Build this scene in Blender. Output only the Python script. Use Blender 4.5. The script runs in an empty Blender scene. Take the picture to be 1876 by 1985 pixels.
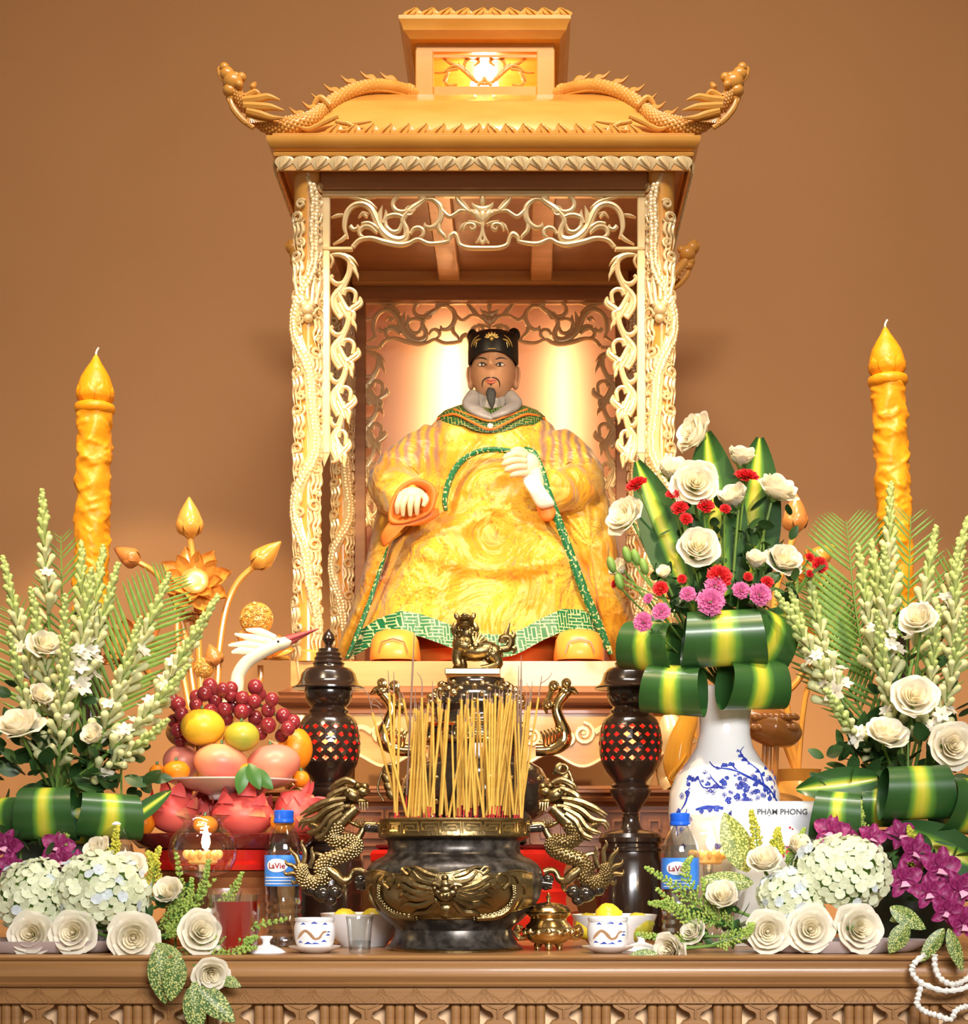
import bpy, math, random
import numpy as np
from mathutils import Vector, Matrix, Quaternion
PI = math.pi
random.seed(7); rng = np.random.RandomState(11)
SC = bpy.context.scene
COL = SC.collection

# ---------------------------------------------------------------- camera
F, VX, VY, ZC = 3500.0, 1017.0, 1666.0, 1.25      # focal length and vanishing point in pixels, eye height
W_, H_ = 1876.0, 1985.0
cam_d = bpy.data.cameras.new('camera'); cam = bpy.data.objects.new('camera', cam_d); COL.objects.link(cam)
cam.location = (0, 0, ZC); cam.rotation_euler = (PI/2, 0, 0)
cam_d.sensor_fit = 'VERTICAL'; cam_d.sensor_height = 36.0; cam_d.lens = F*36.0/H_
cam_d.shift_x = -(VX-W_/2)/H_; cam_d.shift_y = (VY-H_/2)/H_
cam_d.clip_start = 0.05; cam_d.clip_end = 60
SC.camera = cam
# ---------------------------------------------------------------- view
vs = SC.view_settings; vs.view_transform = 'Standard'; vs.look = 'None'; vs.exposure = 0.0; vs.gamma = 1.0
vs.use_curve_mapping = False
# ---------------------------------------------------------------- world and lights
wd = bpy.data.worlds.new('world'); SC.world = wd; wd.use_nodes = True
wd.node_tree.nodes['Background'].inputs[0].default_value = (1.0, 0.80, 0.58, 1)
wd.node_tree.nodes['Background'].inputs[1].default_value = 0.30
XC0 = -0.09
WARM, NEUT = (1.0, 0.76, 0.46), (1.0, 0.93, 0.85)
def lamp(name, kind, loc, power, color, target=None, **kw):
    d = bpy.data.lights.new(name, kind); d.energy = power; d.color = color
    for k, v in kw.items(): setattr(d, k, v)
    o = bpy.data.objects.new(name, d); COL.objects.link(o); o.location = loc
    if target is not None:
        o.rotation_euler = (Vector(target)-Vector(loc)).to_track_quat('-Z', 'Y').to_euler()
    return o
# ceiling downlights in front of the shrine; wall spots added to brighten the lower wall
for sx in (-1, 1):
    lamp('statue_spot', 'SPOT', (XC0+sx*0.85, 2.15, 3.2), 205, WARM, (XC0+sx*.12, 4.2, 1.32), spot_size=0.86, spot_blend=0.34, shadow_soft_size=0.05)
    lamp('wall_fill_spot', 'SPOT', (XC0+sx*1.25, 2.9, 2.9), 100, WARM, (XC0+sx*0.95, 5.35, 1.50), spot_size=0.56, spot_blend=0.35, shadow_soft_size=0.04)
lamp('roof_downlight', 'SPOT', (XC0, 3.45, 4.45), 48, WARM, (XC0, 4.15, 2.9), spot_size=0.75, spot_blend=0.8, shadow_soft_size=0.06)
lamp('ceiling_light', 'AREA', (0.0, 2.5, 4.28), 78, NEUT, (0.0, 3.2, 1.1), size=1.6, size_y=0.5, shape='RECTANGLE')
lamp('front_light', 'AREA', (0.5, 0.3, 2.1), 17, (1.0, 0.98, 0.97), (0.0, 3.1, 1.02), size=1.3, size_y=0.5, shape='RECTANGLE', spread=math.radians(62))

# ---------------------------------------------------------------- helpers
def P(px, py, Y): return Vector(((px-VX)*Y/F, Y, ZC+(VY-py)*Y/F))
def S(Y): return Y/F
def cat(pts, n=6, closed=False):
    p = [np.array(q, float) for q in pts]
    if len(p) < 3 and not closed: 
        return [p[0]+(p[1]-p[0])*i/n for i in range(n+1)]
    out = []; m = len(p); segs = m if closed else m-1
    for i in range(segs):
        if closed: a, b, c, d = p[(i-1) % m], p[i], p[(i+1) % m], p[(i+2) % m]
        else: a, b, c, d = p[max(i-1, 0)], p[i], p[i+1], p[min(i+2, m-1)]
        for k in range(n):
            t = k/n
            out.append(0.5*((2*b)+(-a+c)*t+(2*a-5*b+4*c-d)*t*t+(-a+3*b-3*c+d)*t*t*t))
    if not closed: out.append(p[-1])
    return out
def lerp(a, b, t): return a+(b-a)*t
def interp(xs, ys, x): return float(np.interp(x, xs, ys))
def lin(c):
    return tuple((v/12.92 if v <= 0.04045 else ((v+0.055)/1.055)**2.4) for v in [q/255.0 for q in c])

class MB:
    def __init__(s): s.v = []; s.f = []
    def add(s, vs_, fs):
        o = len(s.v); s.v.extend([(float(a[0]), float(a[1]), float(a[2])) for a in vs_])
        s.f.extend([tuple(i+o for i in q) for q in fs]); return s
    def box(s, x0, x1, y0, y1, z0, z1, b=0.0):
        if b <= 0:
            v = [(x0,y0,z0),(x1,y0,z0),(x1,y1,z0),(x0,y1,z0),(x0,y0,z1),(x1,y0,z1),(x1,y1,z1),(x0,y1,z1)]
            return s.add(v, [(0,3,2,1),(4,5,6,7),(0,1,5,4),(1,2,6,5),(2,3,7,6),(3,0,4,7)])
        def ring(i, z): return [(x0+i+b,y0+i,z),(x1-i-b,y0+i,z),(x1-i,y0+i+b,z),(x1-i,y1-i-b,z),(x1-i-b,y1-i,z),(x0+i+b,y1-i,z),(x0+i,y1-i-b,z),(x0+i,y0+i+b,z)]
        rings = [ring(b, z0), ring(0, z0+b), ring(0, z1-b), ring(b, z1)]
        v = [q for r in rings for q in r]; f = []
        for r in range(3):
            for k in range(8):
                a = r*8+k; c = r*8+(k+1) % 8; f.append((a, c, c+8, a+8))
        f.append(tuple(range(7, -1, -1))); f.append(tuple(range(24, 32)))
        return s.add(v, f)
    def rings(s, R, closed=True, cap0=True, cap1=True):
        n = len(R[0]); v = [q for r in R for q in r]; f = []
        for i in range(len(R)-1):
            for k in range(n if closed else n-1):
                a = i*n+k; b = i*n+(k+1) % n; f.append((a, b, b+n, a+n))
        if cap0: f.append(tuple(range(n-1, -1, -1)))
        if cap1: f.append(tuple(range((len(R)-1)*n, len(R)*n)))
        return s.add(v, f)
    def lathe(s, prof, n=32, c=(0,0,0), cap0=True, cap1=True, sx=1.0, sy=1.0, M=None):
        R = []
        for r, z in prof:
            ring = [Vector((r*math.cos(2*PI*k/n)*sx, r*math.sin(2*PI*k/n)*sy, z)) for k in range(n)]
            if M is not None: ring = [M @ q for q in ring]
            R.append([(q[0]+c[0], q[1]+c[1], q[2]+c[2]) for q in ring])
        return s.rings(R, True, cap0, cap1)
    def tube(s, pts, rad, n=8, cap=True, ry=None, up=None):
        p = [np.array(q, float) for q in pts]; m = len(p)
        if np.isscalar(rad): rad = [rad]*m
        elif len(rad) != m: rad = list(np.interp(np.linspace(0,1,m), np.linspace(0,1,len(rad)), rad))
        if ry is None: r2 = rad
        elif np.isscalar(ry): r2 = [ry]*m
        else: r2 = list(np.interp(np.linspace(0,1,m), np.linspace(0,1,len(ry)), ry))
        R = []; prev = None
        for i in range(m):
            t = p[min(i+1, m-1)]-p[max(i-1, 0)]; L = np.linalg.norm(t); t = t/L if L > 1e-9 else np.array([0,0,1.0])
            if up is not None: n2 = np.array(up, float)
            elif prev is None: n2 = np.array([0,1.0,0]) if abs(t[1]) < .9 else np.array([1.0,0,0])
            else: n2 = prev
            n2 = n2-t*np.dot(n2, t); L = np.linalg.norm(n2)
            if L < 1e-6: n2 = np.array([1.0,0,0])-t*t[0]; L = np.linalg.norm(n2)
            n2 /= L; n1 = np.cross(n2, t); prev = n2
            R.append([p[i]+n1*rad[i]*math.cos(2*PI*k/n)+n2*r2[i]*math.sin(2*PI*k/n) for k in range(n)])
        return s.rings(R, True, cap, cap)
    def ell(s, c, r, n=12, m=8, M=None):
        if np.isscalar(r): r = (r, r, r)
        v = []; f = []
        for i in range(m+1):
            th = PI*i/m
            for k in range(n):
                q = Vector((r[0]*math.sin(th)*math.cos(2*PI*k/n), r[1]*math.sin(th)*math.sin(2*PI*k/n), r[2]*math.cos(th)))
                if M is not None: q = M @ q
                v.append((q[0]+c[0], q[1]+c[1], q[2]+c[2]))
        for i in range(m):
            for k in range(n):
                a = i*n+k; b = i*n+(k+1) % n
                if i == 0: f.append((a, a+n, b+n))
                elif i == m-1: f.append((a, a+n, b))
                else: f.append((a, a+n, b+n, b))
        return s.add(v, f)
    def prism(s, poly, y0, y1, bev=0.0):
        # poly: list of (x,z); extruded along Y with an optional bevel on the y0 side
        n = len(poly); a = np.array(poly, float); c = a.mean(0)
        if bev > 0:
            d = a-c; L = np.linalg.norm(d, axis=1)[:, None]; ins = a-d/np.maximum(L, 1e-6)*bev
            R = [[(q[0], y0, q[1]) for q in ins], [(q[0], y0+bev, q[1]) for q in a], [(q[0], y1, q[1]) for q in a]]
        else: R = [[(q[0], y0, q[1]) for q in a], [(q[0], y1, q[1]) for q in a]]
        return s.rings(R)
    def grid(s, fn, nu, nv, closed_u=False):
        v = [fn(i/nu, j/nv) for j in range(nv+1) for i in range(nu+(0 if closed_u else 1))]
        w = nu if closed_u else nu+1; f = []
        for j in range(nv):
            for i in range(nu):
                a = j*w+i; b = j*w+(i+1) % w; f.append((a, b, b+w, a+w))
        return s.add(v, f)
    def scroll(s, pts, w, d, n=5, sub=5, up=(0,1,0)):
        # carved scroll stroke: an oval bar along a smooth curve
        return s.tube(cat(pts, sub), w, n=max(6, n), ry=d, up=up)
    def join(s, o, M=None, t=(0,0,0)):
        vv = o.v if M is None else [tuple(M @ Vector(q)) for q in o.v]
        return s.add([(q[0]+t[0], q[1]+t[1], q[2]+t[2]) for q in vv], o.f)
    def mirror(s, x=0.0):
        n = len(s.v); s.v += [(2*x-q[0], q[1], q[2]) for q in s.v]; s.f += [tuple(i+n for i in reversed(q)) for q in s.f]; return s
    def mesh(s, name, m, smooth=True, sharp=40):
        me = bpy.data.meshes.new(name); me.from_pydata(s.v, [], s.f)
        if smooth:
            me.polygons.foreach_set('use_smooth', [True]*len(me.polygons))
            if sharp: me.set_sharp_from_angle(angle=math.radians(sharp))
        if m is not None: me.materials.append(m)
        return me
    def build(s, name, m, parent=None, smooth=True, sharp=40, org=None):
        if parent is not None and org is None: org = parent.get('_o', None); org = Vector(org) if org is not None else Vector((0,0,0))
        if org is None:
            a = np.array(s.v); org = Vector(((a[:,0].min()+a[:,0].max())/2, (a[:,1].min()+a[:,1].max())/2, a[:,2].min()))
        s.v = [(q[0]-org[0], q[1]-org[1], q[2]-org[2]) for q in s.v]
        o = bpy.data.objects.new(name, s.mesh(name, m, smooth, sharp)); COL.objects.link(o)
        if parent is not None: o.parent = parent; o['_o'] = tuple(org)
        else: o.location = org; o['_o'] = tuple(org)
        return o
def tag(o, label=None, cat_=None, group=None, kind=None):
    if label: o['label'] = label
    if cat_: o['category'] = cat_
    if group: o['group'] = group
    if kind: o['kind'] = kind
    return o
def empty(name, loc, label=None, cat_=None, group=None, M=None):
    o = bpy.data.objects.new(name, None); COL.objects.link(o); o.empty_display_size = 0.02
    o.location = loc; o['_o'] = tuple(loc)
    if M is not None: o.matrix_basis = Matrix.Translation(loc) @ M; o['_o'] = (0.0, 0.0, 0.0)
    return tag(o, label, cat_, group)
def inst(me, name, parent=None, loc=(0,0,0), M=None, world=True):
    o = bpy.data.objects.new(name, me); COL.objects.link(o)
    l = Vector(loc)
    if parent is not None:
        o.parent = parent
        if world: l = l-Vector(parent['_o'])
    B = Matrix.Translation(l)
    if M is not None: B = B @ M
    o.matrix_basis = B; return o
def aim2(d, face=(0,-1,0)):
    # local +Z onto d, local -Y turned towards face
    z = Vector(d).normalized(); y = -Vector(face); y = (y-z*y.dot(z)).normalized(); x = y.cross(z)
    return Matrix((x, y, z)).transposed().to_4x4()
def rot(a, ax): return Matrix.Rotation(a, 4, ax)
def scl(x, y=None, z=None): return Matrix.Diagonal((x, x if y is None else y, x if z is None else z, 1))
def aim(d, roll=0.0):
    # rotation that carries local +Z onto d
    return Vector((0,0,1)).rotation_difference(Vector(d).normalized()).to_matrix().to_4x4() @ rot(roll, 'Z')
def done(root):
    pass

# ---------------------------------------------------------------- materials
def mk(name, c1, c2=None, c3=None, scale=8.0, rough=0.5, metal=0.0, bump=0.0, bscale=None, detail=3.0, coat=0.0, trans=0.0, emis=None, es=0.0,
       sss=0.0, spec=0.5, tex='noise', ramp=(0.35, 0.65), coord='Object', dist=0.0, ior=1.45, stretch=(1,1,1), sheen=0.0, tl=0.0):
    m = bpy.data.materials.new(name); m.use_nodes = True; nt = m.node_tree; b = nt.nodes['Principled BSDF']; L = nt.links.new
    b.inputs['Base Color'].default_value = (*c1, 1); b.inputs['Roughness'].default_value = rough; b.inputs['Metallic'].default_value = metal
    b.inputs['Specular IOR Level'].default_value = spec; b.inputs['IOR'].default_value = ior
    if coat: b.inputs['Coat Weight'].default_value = coat; b.inputs['Coat Roughness'].default_value = 0.08
    if trans: b.inputs['Transmission Weight'].default_value = trans
    if sss: b.inputs['Subsurface Weight'].default_value = sss; b.inputs['Subsurface Radius'].default_value = (0.02, 0.012, 0.006); b.inputs['Subsurface Scale'].default_value = 0.3
    if sheen: b.inputs['Sheen Weight'].default_value = sheen
    if emis: b.inputs['Emission Color'].default_value = (*emis, 1); b.inputs['Emission Strength'].default_value = es
    if tl:
        out = nt.nodes['Material Output']; tr = nt.nodes.new('ShaderNodeBsdfTranslucent'); tr.inputs[0].default_value = (*c1, 1); mxs = nt.nodes.new('ShaderNodeMixShader'); mxs.inputs[0].default_value = tl
        L(b.outputs[0], mxs.inputs[1]); L(tr.outputs[0], mxs.inputs[2]); L(mxs.outputs[0], out.inputs[0])
    if c2 is not None or bump:
        tc = nt.nodes.new('ShaderNodeTexCoord'); mp = nt.nodes.new('ShaderNodeMapping'); mp.inputs['Scale'].default_value = stretch
        L(tc.outputs[coord], mp.inputs['Vector'])
        def T(sc):
            if tex == 'wave':
                t = nt.nodes.new('ShaderNodeTexWave'); t.inputs['Distortion'].default_value = dist or 6; t.inputs['Detail'].default_value = detail; t.inputs['Detail Scale'].default_value = 2.0; t.bands_direction = 'Z'
            elif tex == 'voro':
                t = nt.nodes.new('ShaderNodeTexVoronoi')
            else:
                t = nt.nodes.new('ShaderNodeTexNoise'); t.inputs['Detail'].default_value = detail; t.inputs['Distortion'].default_value = dist
            t.inputs['Scale'].default_value = sc; L(mp.outputs[0], t.inputs['Vector']); return t
        if c2 is not None:
            t = T(scale); r = nt.nodes.new('ShaderNodeValToRGB'); e = r.color_ramp.elements
            e[0].position = ramp[0]; e[0].color = (*c1, 1); e[1].position = ramp[1]; e[1].color = (*c2, 1)
            if c3 is not None: q = e.new(min(1.0, ramp[1]+(ramp[1]-ramp[0]))); q.color = (*c3, 1)
            L(t.outputs[0], r.inputs[0]); L(r.outputs[0], b.inputs['Base Color'])
        if bump:
            t = T(bscale or scale*3); bp = nt.nodes.new('ShaderNodeBump'); bp.inputs['Strength'].default_value = bump; bp.inputs['Distance'].default_value = 0.01
            L(t.outputs[0], bp.inputs['Height']); L(bp.outputs[0], b.inputs['Normal'])
    return m
M = {}
M['wall'] = mk('wall_paint', (0.62,0.31,0.125), (0.65,0.33,0.135), scale=1.5, rough=0.85, bump=0.05, bscale=60)
M['floor'] = mk('floor_tile', (0.30,0.22,0.15), (0.36,0.27,0.19), scale=2, rough=0.35)
M['ceil'] = mk('ceiling_paint', (0.75,0.70,0.62), rough=0.9)
M['oak'] = mk('table_wood', (0.24,0.11,0.036), (0.34,0.17,0.058), scale=5, rough=0.38, stretch=(0.35,6,9), detail=6, bump=0.06, bscale=14, coat=0.15)
M['redwood'] = mk('red_brown_wood', (0.26,0.085,0.03), (0.36,0.14,0.05), scale=6, rough=0.35, stretch=(0.4,5,8), detail=5, coat=0.3)
M['peach'] = mk('lit_wall_peach', (0.78,0.52,0.30), rough=0.7)
M['gilt'] = mk('gilded_wood', (0.70,0.31,0.05), (0.78,0.38,0.075), scale=7, rough=0.30, stretch=(1,4,1), detail=5, coat=0.35)
M['gilt_panel'] = mk('honey_wood_panel', (0.62,0.31,0.09), (0.74,0.41,0.14), scale=5, rough=0.33, stretch=(0.6,6,8), detail=6, coat=0.25)
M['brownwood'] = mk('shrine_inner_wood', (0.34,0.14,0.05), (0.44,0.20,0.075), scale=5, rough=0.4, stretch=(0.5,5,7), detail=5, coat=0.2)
M['cream'] = mk('pale_gilt_carving', (0.82,0.60,0.30), (0.88,0.68,0.38), scale=18, rough=0.30, metal=0.25, coat=0.3)
M['dkbrown'] = mk('dark_brown_wood', (0.10,0.045,0.02), rough=0.4)

def extrude_x(mb, prof, x0, x1):
    return mb.rings([[(x0, y, z) for y, z in prof], [(x1, y, z) for y, z in prof]])

# ---- room
def slab(name, x0, x1, y0, y1, z0, z1, m):
    return tag(MB().box(x0, x1, y0, y1, z0, z1).build(name, m, smooth=False), kind='structure')
slab('wall_back', -4.5, 4.5, 5.35, 5.45, 0, 4.5, M['wall'])
slab('floor', -4.5, 4.5, -4, 5.35, -0.1, 0, M['floor'])
slab('ceiling', -4.5, 4.5, -4, 5.35, 4.5, 4.6, M['ceil'])

# ---- front altar table
TY0, TY1, TZ = 2.95, 3.86, 1.093
s = S(TY0)
table = empty('altar_table', (0, TY0, 0), 'long carved brown wooden altar table along the bottom edge', 'table')
def zt(py): return TZ-(py-1852)*s
prof = [(TY0+.02, TZ), (TY0+.004, TZ-.001), (TY0, zt(1856)), (TY0+.002, zt(1860)), (TY0+.010, zt(1863)), (TY0+.010, zt(1868)), (TY0+.006, zt(1873)),
        (TY0+.003, zt(1882)), (TY0+.004, zt(1893)), (TY0+.010, zt(1902)), (TY0+.012, zt(1905)), (TY0+.009, zt(1908)), (TY0+.012, zt(1913)), (TY0+.022, zt(1916)), (TY0+.03, zt(1950)),
        (TY1, zt(1950)), (TY1, TZ)]
extrude_x(MB(), prof, -1.25, 1.15).build('table_top', M['oak'], table, sharp=30)
# frieze board with raised lotus arches
fr = MB().box(-1.22, 1.12, TY0+.022, TY0+.05, zt(1947), zt(1915)).build('frieze', M['oak'], table, smooth=False)
arch = MB()
u = 33*s
for k, (a, b) in enumerate(((1.0, 1.0), (0.62, 0.6))):
    pts = [(-u*a, 0, -14*s), (-u*a*.72, 0, -5*s*b), (-u*a*.3, 0, 3*s*b), (0, 0, 13*s*b), (u*a*.3, 0, 3*s*b), (u*a*.72, 0, -5*s*b), (u*a, 0, -14*s)]
    arch.tube(cat(pts, 4), 1.5*s, n=6)
arch.tube(cat([(-9*s,0,-13*s), (-5*s,0,-5*s), (0,0,2*s), (5*s,0,-5*s), (9*s,0,-13*s)], 3), 1.6*s, n=6)
arch_me = arch.mesh('lotus_arch', M['oak'])
for k in range(-17, 17):
    inst(arch_me, 'lotus_arch', fr, (P(938, 0, TY0).x+k*67*s, TY0+.0215, zt(1930)))
# fluted posts and pendant brackets
MB().box(-1.2, 1.1, TY0+.062, TY0+.07, 0.55, zt(1946)).build('back_board', M['peach'], table, smooth=False)  # added board; its pale peach stands in for the lit wall behind
post = MB()
for k in range(3):
    ring = []
    for zz in (0.0, -0.45):
        ring.append([((k-1)*19*s+9.3*s*math.cos(a), -7*s*math.sin(a), zz) for a in np.linspace(0, PI, 9)]+[((k-1)*19*s-9.3*s, .02, zz), ((k-1)*19*s+9.3*s, .02, zz)])
    post.rings(ring)
post_me = post.mesh('fluted_post', M['oak'])
half = [(36,0), (33,8), (24,14), (14,18), (10,24), (10,31), (15,36), (23,38), (27,44), (25,60), (12,78), (8,95), (14,110), (34,120), (34,160)]
poly = [(q[0]*s, -q[1]*s) for q in half]+[(-q[0]*s, -q[1]*s) for q in reversed(half)]
pend = MB().prism(poly, -.006, .012, bev=.0025)
pend.scroll([(-26*s,-.007,-3*s), (-14*s,-.008,-10*s), (0,-.008,-14*s), (14*s,-.008,-10*s), (26*s,-.007,-3*s)], 1.6*s, 1.4*s)
pend.scroll([(0,-.008,-13*s), (0,-.008,-34*s)], 2.2*s, 1.4*s)
pend_me = pend.mesh('pendant_bracket', M['oak'])
for k in range(-4, 19):
    cx = P(63+128.8*k, 0, TY0).x
    inst(pend_me, 'pendant_bracket', table, (cx, TY0+.035, zt(1944)))
    inst(post_me, 'fluted_post', table, (cx+64.4*s, TY0+.04, zt(1944)))
MB().box(-1.2, 1.1, TY0+.03, TY0+.06, 0.55, 0.68).build('bottom_rail', M['oak'], table, smooth=False)
for x in (-1.17, 1.07):
    for y in (TY0+.08, TY1-.06):
        MB().box(x-.05, x+.05, y-.05, y+.05, 0, TZ-.08, .008).build('leg', M['oak'], table, smooth=False)

# ---- rear altar table that carries the shrine
BY = 3.90; bs = S(BY); BZ = P(0, 1530, BY).z; XC = -0.090
bt = empty('shrine_table', (XC, BY, 0), 'red-brown wooden table with carved key pattern under the gilded shrine', 'table')
def zb(py): return BZ-(py-1530)*bs
prof = [(BY+.02, BZ), (BY, BZ-.002), (BY, zb(1536)), (BY+.012, zb(1539)), (BY+.006, zb(1546)), (BY+.010, zb(1553)), (BY+.025, zb(1557)), (BY+.03, zb(1562)), (5.12, zb(1562)), (5.12, BZ)]
extrude_x(MB(), prof, XC-.56, XC+.57).build('table_top', M['redwood'], bt, sharp=30)
ap = MB().box(XC-.53, XC+.54, BY+.03, BY+.06, zb(1700), zb(1560)).build('apron', M['redwood'], bt, smooth=False)
key = MB(); t = 2.2*bs
def keystroke(mb, pts, w, y0, y1):
    for (a, b) in zip(pts[:-1], pts[1:]):
        x0, x1 = min(a[0], b[0])-w, max(a[0], b[0])+w; z0, z1 = min(a[1], b[1])-w, max(a[1], b[1])+w
        mb.box(x0, x1, y0, y1, z0, z1)
g = 10*bs
keystroke(key, [(0,0), (0,6*g), (6*g,6*g), (6*g,0.9*g), (2*g,0.9*g), (2*g,4.2*g), (4*g,4.2*g), (4*g,2.6*g)], t, -.006, .002)
key_me = key.mesh('key_motif', M['redwood'], smooth=False)
for k in range(13):
    for r in range(2):
        inst(key_me, 'key_motif', ap, (XC-.52+k*7*g, BY+.029, zb(1698)+r*6.6*g))
for x in (XC-.5, XC+.51):
    for y in (BY+.1, 5.05):
        MB().box(x-.035, x+.035, y-.035, y+.035, 0, zb(1560), .006).build('leg', M['redwood'], bt, smooth=False)
# ---------------------------------------------------------------- gilded shrine
SY, RY = 4.0, 4.77                     # front and rear pillar planes
SYC = 4.485
M['pinkboard'] = mk('pink_silk_board', (0.86,0.44,0.30), (0.92,0.56,0.40), scale=2.2, rough=0.32, detail=2)
M['bulb'] = mk('lit_bulb', (1,1,1), emis=(1.0,0.86,0.62), es=30)
def z4(py): return P(0, py, SY).z
def x4(px): return P(px, 0, SY).x
shrine = empty('shrine', (XC, SYC, BZ), 'tall gilded carved wooden shrine with dragon roof and openwork arch around the statue', 'shrine')
def mould(mb, x0, x1, y0, y1, prof):
    R = [[(x0-o, y0-o, z), (x1+o, y0-o, z), (x1+o, y1+o, z), (x0-o, y1+o, z)] for o, z in prof]
    return mb.rings(R)
def half_rect(h, ya, yb): return XC-h, XC+h, ya, yb
# base
ZS = z4(1284)                                        # seat height
mould(MB(), *half_rect(.425, 3.975, 5.0), [(0, z4(1332)), (0, ZS)]).build('seat_platform', M['gilt_panel'], shrine, smooth=False)
mould(MB(), *half_rect(.425, 3.975, 5.0), [(.02, z4(1386)), (.02, z4(1380)), (.012, z4(1374)), (.030, z4(1366)), (.034, z4(1358)), (.022, z4(1352)), (.026, z4(1346)), (.012, z4(1340)), (.004, z4(1332))]).build('base_moulding', M['redwood'], shrine, sharp=25)
# scalloped apron with cloud carvings
apx = np.linspace(-.44, .44, 89)
low = [z4(1478)+.014*math.cos(x*2*PI/.145)+(.018 if abs(x) > .36 else 0)-.012*max(0, 1-abs(x)/.1) for x in apx]
poly = [(XC+x, z) for x, z in zip(apx, low)]
mb = MB(); vtx = []; fc = []
for yy in (3.962, 3.985):
    for (x, z) in poly: vtx += [(x, yy, z), (x, yy, z4(1386))]
n = len(poly)
for i in range(n-1):
    a = 2*i; fc += [(a, a+2, a+3, a+1), (2*n+a, 2*n+a+1, 2*n+a+3, 2*n+a+2), (a, 2*n+a, 2*n+a+2, a+2)]
apron = mb.add(vtx, fc).build('base_apron', M['gilt_panel'], shrine, sharp=30)
mb = MB(); mb.tube([(x, 3.962, z+.003) for x, z in poly], .0042, n=6)
mb.build('apron_edge', M['cream'], apron)
def spiral(cx, cz, r0, r1, a0, turns, y, n=18):
    return [(cx+lerp(r0, r1, i/n)*math.cos(a0+turns*2*PI*i/n), y, cz+lerp(r0, r1, i/n)*math.sin(a0+turns*2*PI*i/n)) for i in range(n+1)]
def cloud(mb, cx, cz, y, k=1.0, flip=1):
    u = .001143*k
    mb.tube(spiral(cx, cz, 22*u, 4*u, PI/2, 1.6*flip, y), [3.5*u, 5*u, 5*u, 4*u], n=6, ry=4*u, up=(0,1,0))
    mb.tube(spiral(cx+30*u*flip, cz-8*u, 17*u, 4*u, PI*.6, -1.5*flip, y), [3*u, 4.5*u, 4.5*u, 4*u], n=6, ry=4*u, up=(0,1,0))
    mb.tube(cat([(cx-22*u*flip, y, cz+2*u), (cx-40*u*flip, y, cz+12*u), (cx-62*u*flip, y, cz+8*u), (cx-80*u*flip, y, cz+14*u)], 5), [7*u, 6*u, 4*u, 1*u], n=6, ry=4*u, up=(0,1,0))
    mb.tube(cat([(cx+40*u*flip, y, cz-20*u), (cx+62*u*flip, y, cz-22*u), (cx+84*u*flip, y, cz-12*u)], 5), [5*u, 5*u, 1*u], n=6, ry=4*u, up=(0,1,0))
    mb.ell((cx, y, cz), (6*u, 5*u, 6*u), 8, 6)
mb = MB()
for px, fl in ((745,1), (1130,-1), (610,-1), (1265,1), (880,-1), (1000,1)): cloud(mb, x4(px), z4(1425), 3.961, 1.0, fl)
mb.build('cloud_carving', M['cream'], apron)
leg = MB()
pts = cat([(0,0,z4(1386)), (-.012,-.012,z4(1430)), (-.004,-.004,z4(1480)), (.0,0,z4(1510)), (-.014,-.014,BZ)], 5)
leg.tube(pts, [.034,.042,.030,.022,.026], n=10)
for sx in (-1, 1):
    for yy in (3.995, 4.975):
        l2 = MB(); l2.v = [(XC+sx*(.405-q[0]), yy+(q[1] if yy < 4.5 else -q[1]), max(q[2], BZ)) for q in leg.v]; l2.f = [tuple(reversed(q)) if sx > 0 else q for q in leg.f]
        l2.build('base_foot', M['cream'], shrine)
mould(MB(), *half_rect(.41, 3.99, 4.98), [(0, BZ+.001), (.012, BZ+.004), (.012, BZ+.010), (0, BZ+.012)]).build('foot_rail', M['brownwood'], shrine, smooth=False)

# pillars with dragon carving
PZ0, PZ1 = ZS, z4(322); PH = PZ1-PZ0; PR = .0295
pil_me = MB().lathe([(PR+.006,0),(PR+.006,.02),(PR,.026),(PR,PH-.02),(PR+.004,PH-.012),(PR+.004,PH)], 24).mesh('pillar', M['gilt'])
carv = MB(); Rb = PR+.003
def hel(t): 
    a = -PI/2+.75*math.sin(t*PI*5.2)+.25*math.sin(t*PI*11); return a
def onp(a, z, r=Rb): return (r*math.cos(a), r*math.sin(a), z)
tt = np.linspace(0.04, 0.97, 90)
carv.tube([onp(hel(t), t*PH, Rb-.0065) for t in tt], [.004+.0115*max(0, math.sin(PI*min(1, t*1.02)))**.5 for t in tt], n=8)
for t in np.linspace(.06, .95, 120):
    for da in (-.16, .16):
        c = onp(hel(t)+da*(1 if int(t*1000) % 2 else .7), t*PH, Rb+.0045); carv.ell(c, (.0058,.0050,.0062), 6, 4)
r2 = random.Random(3)
for k in range(24):                                   # cloud curls and flames between the coils
    zc = PH*(.04+.0385*k); a0 = -PI/2+(.75 if k % 2 else -.75)+r2.uniform(-.2,.2)
    sp = [(a0+q[0]/PR, zc+q[2]) for q in spiral(0, 0, .017, .004, r2.uniform(0,6), 1.5*(1 if k % 2 else -1), 0, 16)]
    carv.tube([onp(a, z, Rb+.001) for a, z in sp], [.003,.0046,.0042,.0048], n=6)
    sp = [(a0+q[0]/PR, zc+.03+q[2]) for q in spiral(.008, 0, .011, .003, r2.uniform(0,6), 1.3*(-1 if k % 2 else 1), 0, 12)]
    carv.tube([onp(a, z, Rb+.001) for a, z in sp], [.0028,.004,.004], n=6)
    for j in range(3):
        b = a0+(j-1)*.33; fl = [(b, zc-.012), (b+.12, zc-.03), (b-.08, zc-.045), (b+.1, zc-.07-.008*j)]
        carv.tube([onp(a, z, Rb+.0005) for a, z in cat(fl, 4)], [.0045,.0048,.003,.0006], n=6)
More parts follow.
